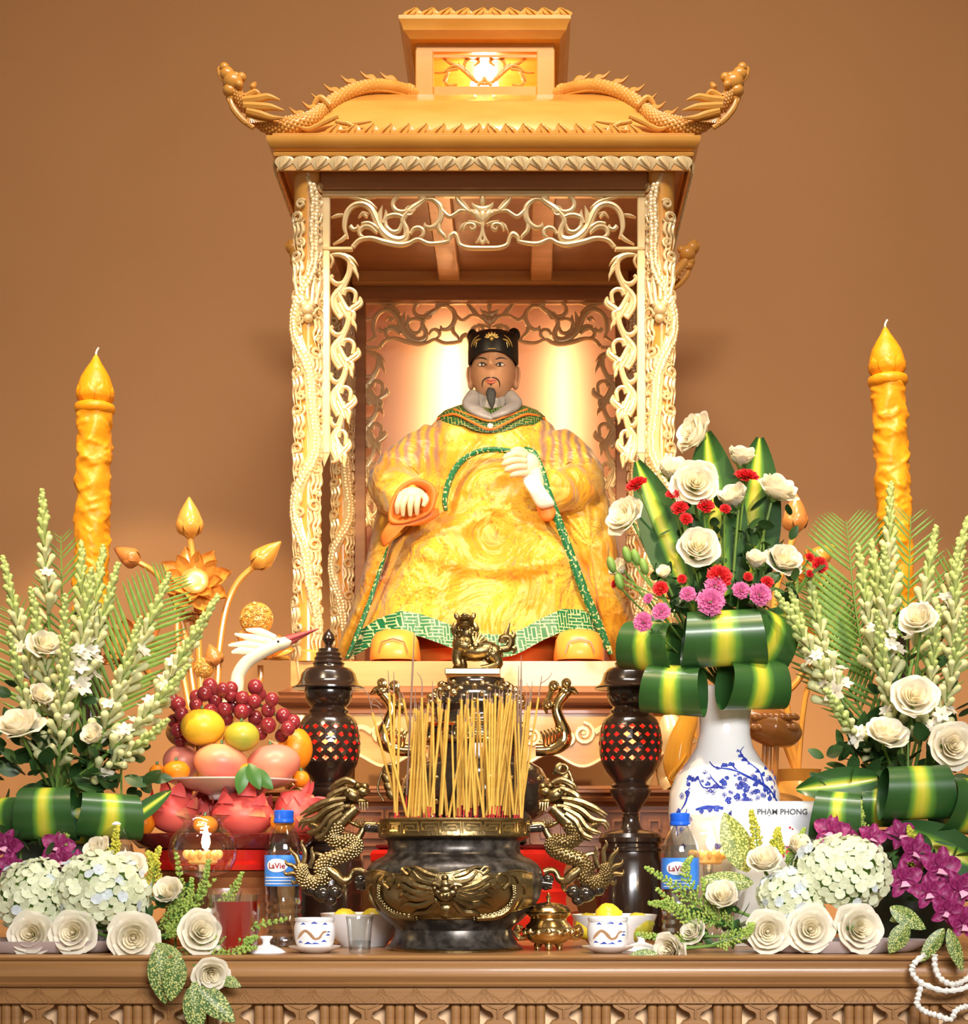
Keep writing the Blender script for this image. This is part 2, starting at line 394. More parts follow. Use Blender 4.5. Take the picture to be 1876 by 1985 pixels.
hd = (-PI/2+.1, PH*.70)                                # dragon head
for da, dz, r in ((0,0,.015),(.22,.012,.010),(-.2,.012,.010),(.05,-.018,.011),(.35,-.008,.006),(-.32,-.008,.006),(.0,.024,.007)):
    carv.ell(onp(hd[0]+da, hd[1]+dz, Rb+.004), r, 10, 7)
for j in range(5):
    b = hd[0]+(j-2)*.28; carv.tube([onp(a, z, Rb+.002) for a, z in cat([(b, hd[1]+.015), (b+.1*(j-2), hd[1]+.05), (b+.18*(j-2), hd[1]+.075), (b+.12*(j-2), hd[1]+.11)], 4)], [.005,.005,.003,.0006], n=6)
carv_me = carv.mesh('dragon_carving', M['cream'])
for sx in (-1, 1):
    for yy in (SY, RY):
        p = inst(pil_me, 'pillar', shrine, (XC+sx*.391, yy, PZ0)); p['_o'] = (XC+sx*.391, yy, PZ0)
        inst(carv_me, 'dragon_carving', p, (XC+sx*.391, yy, PZ0), scl(-sx, 1, 1))

# openwork arch: top panel + two side vines, front and rear share the shapes
def c3(cx, cy): return (x4(540+cx/4.467), SY, z4(340+cy/4.467))
def c3l(l): return [c3(*q) for q in l]
u = .001143
D_ = .0065
fretL = MB()
def st(l, w, d=D_):
    w = [q*u for q in (w if isinstance(w, (list, tuple)) else [w])]
    if len(w) == 1: w = w*2
    fretL.tube(cat(c3l(l), 5), w, n=8, ry=d, up=(0,1,0))
    k = len(l)
    if k >= 4:                                       # raised ridges that read as carved double lines
        fretL.tube([q+np.array([0,-d*.92,0]) for q in cat(c3l(l), 5)][2:-2], [max(.5*u, x*.34) for x in np.interp(np.linspace(0,1,8), np.linspace(0,1,len(w)), w)], n=5)
st([(640,625),(700,562),(800,545),(920,578),(1050,602),(1130,588),(1205,556),(1300,592),(1400,588),(1480,570)], [5,5,5,6,6,5,4.5,5,5,4])
st([(1475,575),(1480,535),(1520,508),(1548,540),(1570,600),(1640,628),(1740,632),(1790,632)], [3,5,6,4.5,4.5,5,5,5])
st([(470,600),(545,560),(590,520)], [1,4,5]); st([(600,545),(570,450),(590,330),(650,262),(730,248),(800,290),(845,380),(890,470),(960,535),(1040,560),(1100,535),(1105,470),(1075,395),(1105,335),(1160,285),(1225,240),(1265,205),(1250,180),(1222,192)], [2,5,6,6,6,7,8,8,8,8,7,6,5.5,6,7,6,5,4,3])
st([(600,190),(690,205),(780,235),(850,290)], [1,4,5,2]); st([(690,240),(760,200),(840,195)], [2,3.5,1])
st([(1035,180),(1000,215),(990,265),(1020,305),(1075,318),(1120,300)], [4,5,5,5,5,4])
st([(920,400),(935,365),(985,345),(1040,348),(1095,372)], [4,5,5,5,4]); st([(925,400),(935,450),(985,490),(1040,480),(1065,420)], [4,5,5,5,3])
st([(1270,215),(1340,215),(1400,270),(1408,350),(1375,420),(1320,455),(1272,445),(1265,415)], [3,5,6,6,6,5.5,4.5,2])
st([(1405,285),(1440,330),(1485,358),(1530,335),(1575,308),(1640,315)], [4,5,4.5,4,4,2])
st([(1385,425),(1395,480),(1440,530),(1445,560)], [5,5,4,1]); st([(1240,195),(1330,180),(1430,190)], [3,4,1])
st([(850,500),(790,450),(730,450),(700,490),(712,525),(745,535)], [3,5,5,5,4,2]); st([(745,430),(720,420),(790,415),(870,470)], [1,3,4,5])
st([(1140,510),(1170,465),(1215,455),(1250,480),(1248,520),(1215,540)], [3,4.5,5,5,4,2])
st([(620,440),(650,470),(690,455),(680,435)], [5,4.5,4,3]); st([(455,370),(510,350),(560,345)], [1.5,4,3])
st([(690,370),(730,330),(780,340)], [1,4,2]); st([(720,315),(750,350),(765,365)], [1,4,3]); st([(870,420),(880,330),(900,265)], [6,5,.6]); st([(910,420),(930,340),(925,300)], [5,4,.6])
st([(1600,480),(1625,430),(1680,425),(1700,455),(1672,475),(1655,450)], [2,4,4.5,4,3.5,2.5]); st([(1560,500),(1590,440),(1630,410)], [1,4,2]); st([(1640,400),(1700,410),(1750,430)], [2,4,3])
st([(1525,175),(1560,230),(1610,285),(1650,315)], [1,4,5,4]); st([(1560,195),(1600,240),(1650,300)], [1,3.5,3])
fretL.ell(c3(1135,312), (6*u, D_*1.2, 6*u), 10, 7); fretL.tube(spiral(c3(1135,312)[0], c3(1135,312)[2], 10*u, 7*u, 0, 1.0, SY-.004), 1.5*u, n=5)
fretL.ell(c3(1245,195), (9*u, D_*1.1, 9*u), 10, 7)
fretL.mirror(x4(937.2))
cc = fretL
fl = MB()                                            # lotus in the middle
for (cx, cy, rx, rz, a) in ((1765,215,6,13,0), (1765,355,8,15,0), (1722,345,7,14,.5), (1808,345,7,14,-.5), (1690,330,6,14,1.0), (1840,330,6,14,-1.0), (1665,318,5,12,1.35), (1865,318,5,12,-1.35)):
    fl.ell(c3(cx, cy), (rx*u, D_*1.25, rz*u), 10, 8, rot(-a, 'Y').to_3x3())
for sgn in (-1, 1):
    f = lambda l: [c3(1765+sgn*q[0], q[1]) for q in l]
    fl.tube(cat(f([(0,300),(45,285),(80,262),(95,235)]), 5), [7*u,6*u,4*u,.6*u], n=8, ry=D_, up=(0,1,0))
    fl.tube(cat(f([(0,430),(5,500),(30,560),(60,585)]), 5), [3*u,4*u,3.5*u,1*u], n=8, ry=D_, up=(0,1,0))
    fl.tube(cat(f([(0,590),(-20,560),(-14,535)]), 4), [3*u,4*u,2*u], n=8, ry=D_, up=(0,1,0))
fl.tube(c3l([(1765,280),(1765,440)]), 5*u, n=8, ry=D_*.8, up=(0,1,0)); fl.tube(c3l([(1700,632),(1830,632)]), 5*u, n=8, ry=D_, up=(0,1,0))
side = MB()
def sv(l, w):
    l = [c3(*q) for q in l]; w = [q*u*.66 for q in w]
    side.tube(cat(l, 5), w, n=8, ry=D_, up=(0,1,0))
    side.tube([q+np.array([0,-D_*.9,0]) for q in cat(l, 5)][2:-2], [max(.5*u, x*.3) for x in np.interp(np.linspace(0,1,8), np.linspace(0,1,len(w)), w)], n=5)
def unit(y, k):                                      # one period of the vine, y in crop pixels, k = reach
    X = lambda q: 445+(q-445)*k
    sv([(X(620),y-320),(X(612),y-210),(X(560),y-95),(X(485),y),(X(490),y+90),(X(545),y+180)], [9,9,10,11,12,11])
    sv([(X(500),y-60),(X(590),y+115),(X(655),y+95),(X(705),y+55),(X(705),y+5)], [8,10,11,11,3])
    sv([(X(560),y-10),(X(580),y-55),(X(630),y-60),(X(668),y-20),(X(655),y+60)], [8,8,7,7,6])
    sv([(X(600),y-190),(X(560),y-120),(X(500),y-110),(X(455),y-150),(X(470),y-185)], [7,8,8,7,5])
    sv([(X(590),y+110),(X(650),y+150),(X(640),y+230),(X(655),y+260)], [9,8,5,.6]); sv([(X(520),y+60),(X(590),y+180),(X(610),y+215)], [10,6,.6])
    sv([(X(640),y-250),(X(680),y-190),(X(690),y-140)], [7,5,.6])
sv([(460,690),(540,690),(610,730),(625,800)], [5,8,10,9]); sv([(560,690),(640,725),(690,785)], [8,6,.6]); sv([(600,730),(660,800),(685,885)], [8,6,.6])
sv([(445,690),(470,740),(450,800)], [6,5,2])
unit(1050, 1.0); unit(1490, .93); unit(1900, .80); unit(2280, .62)
sv([(480,2330),(530,2410),(500,2470),(455,2490)], [9,9,7,3]); sv([(520,2330),(560,2390),(545,2440)], [7,6,3]); side.ell(c3(545,2420), (8*u,D_,8*u), 10, 7)
top_me = cc.mesh('arch_scrolls', M['cream']); lot_me = fl.mesh('arch_lotus', M['cream'])
side_me = side.mesh('vine_scrolls', M['cream'])
fm = MB()
fm.box(x4(624), x4(1251), SY-.008, SY+.008, z4(383), z4(371), .002); fm.box(x4(624), x4(640), SY-.008, SY+.008, z4(486), z4(384), .002); fm.box(x4(1235), x4(1251), SY-.008, SY+.008, z4(486), z4(384), .002)
fm.box(x4(626), x4(684), SY-.008, SY+.008, z4(487), z4(480), .002); fm.box(x4(1191), x4(1249), SY-.008, SY+.008, z4(487), z4(480), .002)
fr_me = fm.mesh('arch_frame', M['cream'], smooth=False)
stile_me = MB().box(x4(622), x4(640), SY-.008, SY+.008, z4(880), z4(487), .002).add([(x4(622),SY-.008,z4(880)),(x4(640),SY-.008,z4(880)),(x4(628),SY,z4(905))], [(0,2,1)]).mesh('vine_stile', M['cream'], smooth=False)
for yy in (0, RY-SY):
    a = inst(fr_me, 'openwork_arch', shrine, (0, yy, 0)); a['_o'] = (0, yy, 0)
    inst(top_me, 'arch_scrolls', a, (0, yy, 0)); inst(lot_me, 'arch_lotus', a, (0, yy, 0))
    for sx in (1, -1):
        w = inst(stile_me, 'openwork_vine', shrine, (0 if sx > 0 else 2*x4(937.2), yy, 0), scl(sx, 1, 1)); w['_o'] = (0,0,0)
        inst(side_me, 'vine_scrolls', w, (0,0,0))
# beams, ceiling, back board
def bx(name, x0, x1, y0, y1, z0, z1, m, b=.003, parent=None): return MB().box(x0, x1, y0, y1, z0, z1, b).build(name, m, parent or shrine, smooth=False)
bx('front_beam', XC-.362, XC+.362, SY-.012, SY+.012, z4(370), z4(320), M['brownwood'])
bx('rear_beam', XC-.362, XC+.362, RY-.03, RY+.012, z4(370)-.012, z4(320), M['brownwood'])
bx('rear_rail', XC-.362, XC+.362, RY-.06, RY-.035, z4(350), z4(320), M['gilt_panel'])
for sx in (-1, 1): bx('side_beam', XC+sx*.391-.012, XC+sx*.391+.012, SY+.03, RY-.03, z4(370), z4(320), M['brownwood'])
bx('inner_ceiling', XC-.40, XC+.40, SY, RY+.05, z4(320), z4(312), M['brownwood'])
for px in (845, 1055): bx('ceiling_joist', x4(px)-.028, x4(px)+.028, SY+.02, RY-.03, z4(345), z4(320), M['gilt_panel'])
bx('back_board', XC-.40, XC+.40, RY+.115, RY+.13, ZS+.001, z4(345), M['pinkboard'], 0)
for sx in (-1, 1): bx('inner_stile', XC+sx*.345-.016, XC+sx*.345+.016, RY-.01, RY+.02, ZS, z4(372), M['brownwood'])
for px_, pw in ((872, 1.25), (1092, .75)):            # upright strip lights added behind the rear arch to make the board glow
    q_ = P(px_, 790, RY+.045); lamp('board_glow_light', 'AREA', q_, pw, (1.0, 0.80, 0.42), q_+Vector((0,1,0)), size=.03, size_y=.42, shape='RECTANGLE')
# cornice and roof
EY0, EY1, EH = 3.93, 5.04, .473
def ze(py): return P(0, py, EY0).z
mould(MB(), XC-.44, XC+.44, 3.965, EY1-.035, [(-.01, z4(322)), (.0, z4(322)), (.004, ze(312)), (.008, ze(300)), (.018, ze(296)), (.020, ze(291)), (.014, ze(287)), (.024, ze(281)), (.030, ze(274)), (.033, ze(268)), (.033, ze(262)), (.026, ze(258)), (-.2, ze(258))]).build('cornice', M['gilt'], shrine, sharp=25)
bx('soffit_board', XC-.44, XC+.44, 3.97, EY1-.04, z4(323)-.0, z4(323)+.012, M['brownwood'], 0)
roof = MB(); R = []
ZR0, ZR1 = ze(258), P(0, 193, 4.15).z
for i in range(15):
    t = i/14; z = ZR0+(ZR1-ZR0)*math.sin(t*PI/2)**.9; k = t**1.15
    hx = lerp(.455, .16, k); y0 = lerp(3.952, 4.15, k); y1 = lerp(EY1-.02, 4.82, k); R.append([(XC-hx, y0, z), (XC+hx, y0, z), (XC+hx, y1, z), (XC-hx, y1, z)])
roof.rings(R).build('roof', M['gilt'], shrine, sharp=50)
def petal_mesh(w, h, d, lean, m, name):
    mb = MB()
    def f(u_, v):
        a = (u_*2-1); ww = w*(1-v**2.2)**.6*(.75+.35*math.sin(PI*min(1, v*1.3)))*.5
        tip = lean*w*(v**2)*.5
        return (a*ww+tip, -d*(1-a*a)*(1-.3*v)-(.25*d if abs(abs(a)-.5) > .3 else 0), v*h)
    mb.grid(f, 8, 9)
    mb.tube(cat([(-w*.28, -d*.9, h*.12), (-w*.12, -d*1.15, h*.4), (w*lean*.25, -d*1.0, h*.75), (w*lean*.5, -d*.4, h*.98)], 4), [w*.05,w*.06,w*.04,w*.01], n=5)
    mb.tube(cat([(w*.1, -d*.95, h*.1), (w*.2, -d*1.0, h*.4), (w*lean*.45, -d*.8, h*.8)], 4), [w*.05,w*.06,w*.02], n=5)
    return mb.mesh(name, m)
pet_low = petal_mesh(.041, .030, .006, .5, M['cream'], 'lotus_petal'); pet_up = petal_mesh(.040, .026, .008, .5, M['gilt'], 'lotus_petal')
cor = MB().box(XC-.452, XC+.452, 3.951, 3.957, ze(323), ze(298)).build('petal_board', M['gilt_panel'], shrine, smooth=False)
for k in range(23): inst(pet_low, 'lotus_petal', cor, (XC+(k-11)*.0395, 3.951, ze(297)), rot(PI, 'Y') @ scl(1 if k < 11 else -1, 1, 1))
for sx in (-1, 1):
    sb = MB().box(XC+sx*.452-.003, XC+sx*.452+.003, 3.958, EY1-.03, ze(323), ze(298)).build('petal_board', M['gilt_panel'], shrine, smooth=False)
    for k in range(26): inst(pet_low, 'lotus_petal', sb, (XC+sx*.455, 3.975+k*.0405, ze(297)), rot(sx*PI/2, 'Z') @ rot(PI, 'Y'))
ed = MB().box(XC-.46, XC+.46, 3.935, 3.955, ze(258)-.002, ze(256)).build('eave_edge', M['gilt'], shrine, smooth=False)
for k in range(18): inst(pet_up, 'lotus_petal', ed, (XC+(k-8.5)*.0385, 3.948, ze(257)), scl(1 if k < 9 else -1, 1, 1))
# lantern house on the roof
HY = 4.15
def zh(py): return P(0, py, HY).z
def xh(px): return P(px, 0, HY).x
hut = bx('lantern_house', xh(805), xh(1075), HY+.006, 4.82, zh(95)-.002, zh(80), M['gilt'])
hx0, hx1 = xh(805), xh(1075)
for (x0, x1) in ((hx0, xh(840)), (xh(1040), hx1)):
    bx('house_post', x0, x1, HY, HY+.035, zh(196), zh(95), M['gilt'], .002, hut); bx('house_post', x0, x1, 4.785, 4.82, zh(196), zh(95), M['gilt'], .002, hut)
bx('house_rail', xh(840), xh(1040), HY+.001, HY+.02, zh(192), zh(166), M['gilt'], .002, hut); bx('house_rail', xh(840), xh(1040), HY+.001, HY+.02, zh(111), zh(106), M['gilt'], .0, hut); bx('house_rail', xh(830), xh(1050), HY+.001, HY+.02, zh(100), zh(95), M['gilt'], .0, hut)
for x in (hx0+.004, hx1-.016): bx('house_side', x, x+.012, HY+.035, 4.785, zh(196), zh(95), M['gilt'], 0, hut)
bx('house_back', hx0, hx1, 4.80, 4.812, zh(196), zh(95), M['gilt_panel'], 0, hut)
hf = MB(); uh = S(HY)
def sh(l, w): hf.tube(cat([P(q[0], q[1], HY+.01) for q in l], 5), [q*uh for q in w], n=8, ry=.004, up=(0,1,0))
for sg in (-1, 1):
    m_ = lambda l: [(939+sg*(939-q[0]), q[1]) for q in l]
    sh(m_([(842,141),(860,140),(874,130),(892,128),(908,140),(922,158),(939,163)]), [1.5,3,3.5,4,4,3.5,3])
    sh(m_([(855,112),(872,122),(890,130),(905,142),(918,156)]), [1,3.5,4,4,3]); sh(m_([(866,150),(863,160),(872,166),(886,164)]), [2.5,3,3,2]); sh(m_([(866,152),(870,138),(888,134)]), [2,3,3])
    sh(m_([(903,142),(900,125),(908,114),(921,112),(928,120),(920,128)]), [3,3.5,4,4,3,2]); sh(m_([(858,160),(862,148),(868,142)]), [.8,3,2]); sh(m_([(893,130),(889,122)]), [2.5,.6])
    sh(m_([(925,165),(934,158),(939,150)]), [4,5,3])
hf.build('house_openwork', M['gilt'], hut)
lampo = MB(); lampo.lathe([(.001,0),(.012,.001),(.026,.012),(.033,.028),(.033,.034)], 24, c=(xh(937), 4.23, zh(163)))
lampo.build('lamp_bowl', M['bulb'], hut)
lamp('house_lamp', 'POINT', (xh(937), 4.40, zh(135)), 1.6, WARM, shadow_soft_size=.03)
mould(MB(), hx0, hx1, HY, 4.82, [(0, zh(82)), (.012, zh(80)), (.018, zh(74)), (.026, zh(68)), (.030, zh(58)), (.036, zh(50)), (.036, zh(43)), (.030, zh(42)), (-.05, zh(42))]).build('house_roof', M['gilt'], hut, sharp=25)
hr = MB().box(hx0-.03, hx1+.03, HY-.030, HY-.02, zh(42), zh(40)).build('house_ridge', M['gilt'], hut, smooth=False)
for k in range(10): inst(pet_up, 'lotus_petal', hr, (XC+.006+(k-4.5)*.0385, HY-.024, zh(41)), scl(1 if k < 5 else -1, 1, .75))
# corner dragons
dr = MB()
path = [(812,185,4.165), (780,174,4.14), (735,167,4.10), (690,174,4.06), (650,193,4.02), (622,215,3.99), (600,232,3.97), (565,243,3.955), (530,246,3.945), (503,234,3.94), (478,206,3.935), (458,180,3.93), (447,160,3.93)]
pp = cat([P(*q) for q in path], 6); rr = [q*u for q in (11,14,15,14,13,13,15,17,15,12,12,11,11)]
dr.tube(pp, rr, n=10)
for i, q in enumerate(pp[3:-6]):
    t = i/len(pp)
    r_ = float(np.interp((i+3)/(len(pp)-1), np.linspace(0,1,len(rr)), rr)); td = pp[i+4]-pp[i+2]; td = td/np.linalg.norm(td); nn_ = np.array([-td[2], 0, td[0]])
    for k in range(-2, 4):
        a = k*.5+(.25 if i % 2 else 0); dr.ell(q+(nn_*math.sin(a)+np.array([0,-1,0])*math.cos(a))*r_*.96, (.0044,.0042,.0044), 6, 4)
dr.tube([q+np.array([0, -.012, -.015]) for q in pp[2:34]], .0026, n=6)
for i in range(4, 44, 5):                             # dorsal flames
    q = pp[i]; w = 1.0 if i > 8 else .6
    dr.tube(cat([q+np.array([.012,0,.008]), q+np.array([0,0,.020*w]), q+np.array([-.012,0,.022*w]), q+np.array([-.026,0,.034*w])], 4), [.006,.008,.005,.0008], n=6, ry=.004, up=(0,1,0))
def sd(l, w, y=3.925, ry=None): dr.tube(cat([P(q[0], q[1], y) for q in l], 5), [q*u for q in w], n=8, ry=ry)
for l, w in (([(470,195),(500,192),(520,188),(543,194)], [8,9,7,1]), ([(472,205),(505,207),(525,208),(551,214)], [8,9,7,1]), ([(478,215),(505,222),(525,228),(549,228)], [7,8,6,1]), ([(475,188),(495,178),(505,185)], [6,6,1])): sd(l, w, 3.918)
for cx, cy, r, yy in ((452,160,17,3.93),(440,145,13,3.93),(435,131,8,3.925),(463,164,7,3.915),(445,176,11,3.925),(447,190,8,3.93),(468,150,8,3.93),(490,168,5,3.92),(458,147,6,3.92)): dr.ell(P(cx, cy, yy), r*u*1.2, 10, 7)
sd([(432,128),(424,135),(427,150),(436,160)], [4,4,3,2]); sd([(446,192),(452,210),(470,232),(492,248)], [4,6,6,5]); sd([(488,168),(494,162),(492,172)], [4,4,2]); sd([(440,185),(445,200),(448,190)], [3,3,1])
for k in range(9): dr.tube([P(486-k*3+k*0, 222+k*3-20, 3.923), P(478+k*5, 240-k*1.5+k, 3.92)], 2*u, n=5)
sd([(640,205),(622,190),(610,200),(600,225)], [6,7,5,2], 3.985); sd([(655,225),(630,236),(600,250),(580,246)], [5,6,5,3], 3.95); sd([(670,238),(690,250),(650,254)], [4,4,3], 3.945); sd([(720,235),(680,240),(650,235)], [2,5,4], 3.95)
dr_me = dr.mesh('dragon_finial', M['gilt'])
for sx in (1, -1):
    for sy in (1, -1):
        inst(dr_me, 'dragon_finial', shrine, (0 if sx > 0 else 2*XC, 0 if sy > 0 else 2*SYC, 0), scl(sx, sy, 1))
# ---------------------------------------------------------------- seated statue
TYS = 4.36; us = S(TYS)
statue = empty('seated_statue', (P(950,0,TYS).x, TYS, ZS), 'seated bearded statue in embroidered yellow silk robe and black hat inside the shrine', 'statue')
def brocade():
    m = mk('yellow_brocade', (0.85,0.47,0.03), rough=0.36, spec=0.6, sheen=0.3); nt = m.node_tree; b = nt.nodes['Principled BSDF']; L = nt.links.new
    tc = nt.nodes.new('ShaderNodeTexCoord')
    n1 = nt.nodes.new('ShaderNodeTexNoise'); n1.inputs['Scale'].default_value = 9; n1.inputs['Detail'].default_value = 2; L(tc.outputs['Object'], n1.inputs['Vector'])
    n2 = nt.nodes.new('ShaderNodeTexNoise'); n2.inputs['Scale'].default_value = 26; n2.inputs['Detail'].default_value = 1.5; n2.inputs['Distortion'].default_value = 1.6; L(tc.outputs['Object'], n2.inputs['Vector'])
    r1 = nt.nodes.new('ShaderNodeValToRGB'); e = r1.color_ramp.elements; e[0].position = .38; e[0].color = (0.72,0.30,0.008,1); e[1].position = .62; e[1].color = (0.82,0.50,0.04,1)
    L(n1.outputs[0], r1.inputs[0])
    # fine embroidered outlines: contour lines of the second noise
    mul = nt.nodes.new('ShaderNodeMath'); mul.operation = 'MULTIPLY'; mul.inputs[1].default_value = 9.0; L(n2.outputs[0], mul.inputs[0])
    fr = nt.nodes.new('ShaderNodeMath'); fr.operation = 'FRACT'; L(mul.outputs[0], fr.inputs[0])
    r2 = nt.nodes.new('ShaderNodeValToRGB'); e = r2.color_ramp.elements; e[0].position = 0; e[0].color = (1,1,1,1); e[1].position = .30; e[1].color = (0,0,0,1); L(fr.outputs[0], r2.inputs[0])
    r3 = nt.nodes.new('ShaderNodeValToRGB'); e = r3.color_ramp.elements; e[0].position = .40; e[0].color = (.25,.25,.25,1); e[1].position = .50; e[1].color = (1,1,1,1); L(n1.outputs[0], r3.inputs[0])
    mk_ = nt.nodes.new('ShaderNodeMath'); mk_.operation = 'MULTIPLY'; L(r2.outputs[0], mk_.inputs[0]); L(r3.outputs[0], mk_.inputs[1])
    mix = nt.nodes.new('ShaderNodeMix'); mix.data_type = 'RGBA'; L(mk_.outputs[0], mix.inputs[0]); L(r1.outputs[0], mix.inputs[6]); mix.inputs[7].default_value = (0.50,0.17,0.03,1)
    # pale embroidered clouds
    n3 = nt.nodes.new('ShaderNodeTexNoise'); n3.inputs['Scale'].default_value = 13; n3.inputs['Detail'].default_value = 4; n3.inputs['Distortion'].default_value = .8; L(tc.outputs['Object'], n3.inputs['Vector'])
    r4 = nt.nodes.new('ShaderNodeValToRGB'); e = r4.color_ramp.elements; e[0].position = .56; e[0].color = (0,0,0,1); e[1].position = .66; e[1].color = (.75,.75,.75,1); L(n3.outputs[0], r4.inputs[0])
    mx2 = nt.nodes.new('ShaderNodeMix'); mx2.data_type = 'RGBA'; L(r4.outputs[0], mx2.inputs[0]); L(mix.outputs[2], mx2.inputs[6]); mx2.inputs[7].default_value = (0.86,0.60,0.13,1)
    # brown feather embroidery on the shoulders
    sp = nt.nodes.new('ShaderNodeSeparateXYZ'); L(tc.outputs['Object'], sp.inputs[0])
    ab = nt.nodes.new('ShaderNodeMath'); ab.operation = 'ABSOLUTE'; L(sp.outputs[0], ab.inputs[0])
    rx = nt.nodes.new('ShaderNodeValToRGB'); e = rx.color_ramp.elements; e[0].position = .095; e[0].color = (0,0,0,1); e[1].position = .125; e[1].color = (1,1,1,1); L(ab.outputs[0], rx.inputs[0])
    rz = nt.nodes.new('ShaderNodeMapRange'); rz.inputs[1].default_value = .46; rz.inputs[2].default_value = .51; L(sp.outputs[2], rz.inputs[0])
    wv = nt.nodes.new('ShaderNodeTexWave'); wv.inputs['Scale'].default_value = 14; wv.inputs['Distortion'].default_value = 5; wv.inputs['Detail'].default_value = 2; L(tc.outputs['Object'], wv.inputs['Vector'])
    a1 = nt.nodes.new('ShaderNodeMath'); a1.operation = 'MULTIPLY'; L(rx.outputs[0], a1.inputs[0]); L(rz.outputs[0], a1.inputs[1])
    a2 = nt.nodes.new('ShaderNodeMath'); a2.operation = 'MULTIPLY'; L(a1.outputs[0], a2.inputs[0]); L(wv.outputs[0], a2.inputs[1])
    mx3 = nt.nodes.new('ShaderNodeMix'); mx3.data_type = 'RGBA'; L(a2.outputs[0], mx3.inputs[0]); L(mx2.outputs[2], mx3.inputs[6]); mx3.inputs[7].default_value = (0.30,0.16,0.11,1)
    L(mx3.outputs[2], b.inputs['Base Color'])
    n4 = nt.nodes.new('ShaderNodeTexNoise'); n4.inputs['Scale'].default_value = 7; n4.inputs['Detail'].default_value = 3; n4.inputs['Distortion'].default_value = 1.2; L(tc.outputs['Object'], n4.inputs['Vector'])
    b0 = nt.nodes.new('ShaderNodeBump'); b0.inputs['Strength'].default_value = .8; b0.inputs['Distance'].default_value = .05; L(n4.outputs[0], b0.inputs['Height'])
    bp = nt.nodes.new('ShaderNodeBump'); bp.inputs['Strength'].default_value = .3; bp.inputs['Distance'].default_value = .004; L(n2.outputs[0], bp.inputs['Height']); L(b0.outputs[0], bp.inputs['Normal']); L(bp.outputs[0], b.inputs['Normal'])
    return m
def maze(name, base, line, scale, rotz=0.6, mort=.026):
    m = mk(name, base, rough=0.4, spec=0.6); nt = m.node_tree; b = nt.nodes['Principled BSDF']; L = nt.links.new
    tc = nt.nodes.new('ShaderNodeTexCoord'); mp = nt.nodes.new('ShaderNodeMapping'); mp.inputs['Rotation'].default_value = (PI/2, rotz, 0); L(tc.outputs['Object'], mp.inputs[0])
    def brick(off, rz):
        m2 = nt.nodes.new('ShaderNodeMapping'); m2.inputs['Rotation'].default_value = (0,0,rz); L(mp.outputs[0], m2.inputs[0])
        t = nt.nodes.new('ShaderNodeTexBrick'); t.offset = off; t.inputs['Scale'].default_value = scale; t.inputs['Mortar Size'].default_value = mort; t.inputs['Mortar Smooth'].default_value = .2
        t.inputs['Color1'].default_value = (0,0,0,1); t.inputs['Color2'].default_value = (0,0,0,1); t.inputs['Mortar'].default_value = (1,1,1,1); t.inputs['Brick Width'].default_value = .62; t.inputs['Row Height'].default_value = .19
        L(m2.outputs[0], t.inputs['Vector']); return t
    t1, t2 = brick(.5, 0), brick(.33, PI/2); ck = nt.nodes.new('ShaderNodeTexChecker'); ck.inputs['Scale'].default_value = scale*1.3; L(mp.outputs[0], ck.inputs[0])
    mx0 = nt.nodes.new('ShaderNodeMix'); mx0.data_type = 'RGBA'; L(ck.outputs[1], mx0.inputs[0]); L(t1.outputs[0], mx0.inputs[6]); L(t2.outputs[0], mx0.inputs[7])
    mx = nt.nodes.new('ShaderNodeMix'); mx.data_type = 'RGBA'; L(mx0.outputs[2], mx.inputs[0]); mx.inputs[6].default_value = (*base, 1); mx.inputs[7].default_value = (*line, 1); L(mx.outputs[2], b.inputs['Base Color'])
    return m
M['robe'] = brocade()
M['hem'] = maze('green_key_hem', (0.012,0.17,0.06), (0.72,0.68,0.34), 24)
M['cape'] = maze('green_gold_cape', (0.02,0.10,0.03), (0.62,0.48,0.12), 30, .3, .014)
M['orange_lining'] = mk('orange_lining', (0.80,0.22,0.03), (0.72,0.17,0.025), scale=20, rough=0.5)
M['skin'] = mk('painted_skin', (0.56,0.29,0.16), (0.60,0.32,0.18), scale=10, rough=0.38, sss=0.08)
M['hand'] = mk('painted_hand', (0.86,0.66,0.42), rough=0.42)
M['black'] = mk('black_felt', (0.012,0.011,0.010), rough=0.42)
M['hair'] = mk('black_hair', (0.02,0.02,0.02), (0.05,0.05,0.05), scale=60, rough=0.5, stretch=(8,8,1), bump=.3, bscale=90)
M['goldthread'] = mk('gold_thread', (0.80,0.55,0.16), rough=0.3, metal=0.6)
M['grey_silk'] = mk('grey_silk_collar', (0.25,0.235,0.235), (0.34,0.32,0.32), scale=30, rough=0.35, bump=.2, bscale=60)
M['white_silk'] = mk('white_silk', (0.86,0.80,0.70), rough=0.5)
M['green_trim'] = mk('green_gold_trim', (0.012,0.15,0.05), (0.66,0.58,0.24), scale=150, rough=0.35, ramp=(0.57,0.62), detail=1)
M['orange_shoe'] = mk('orange_shoe', (0.86,0.42,0.06), (0.82,0.36,0.05), scale=10, rough=0.35, coat=.2)
M['red_cloth'] = mk('red_cloth', (0.72,0.045,0.02), (0.80,0.08,0.03), scale=12, rough=0.55)
M['lip'] = mk('painted_lip', (0.55,0.14,0.09), rough=0.35)
M['eyewhite'] = mk('painted_eye', (0.72,0.66,0.58), rough=0.25)
def SP(px, py, dy=0.0): return P(px, py, TYS+dy)
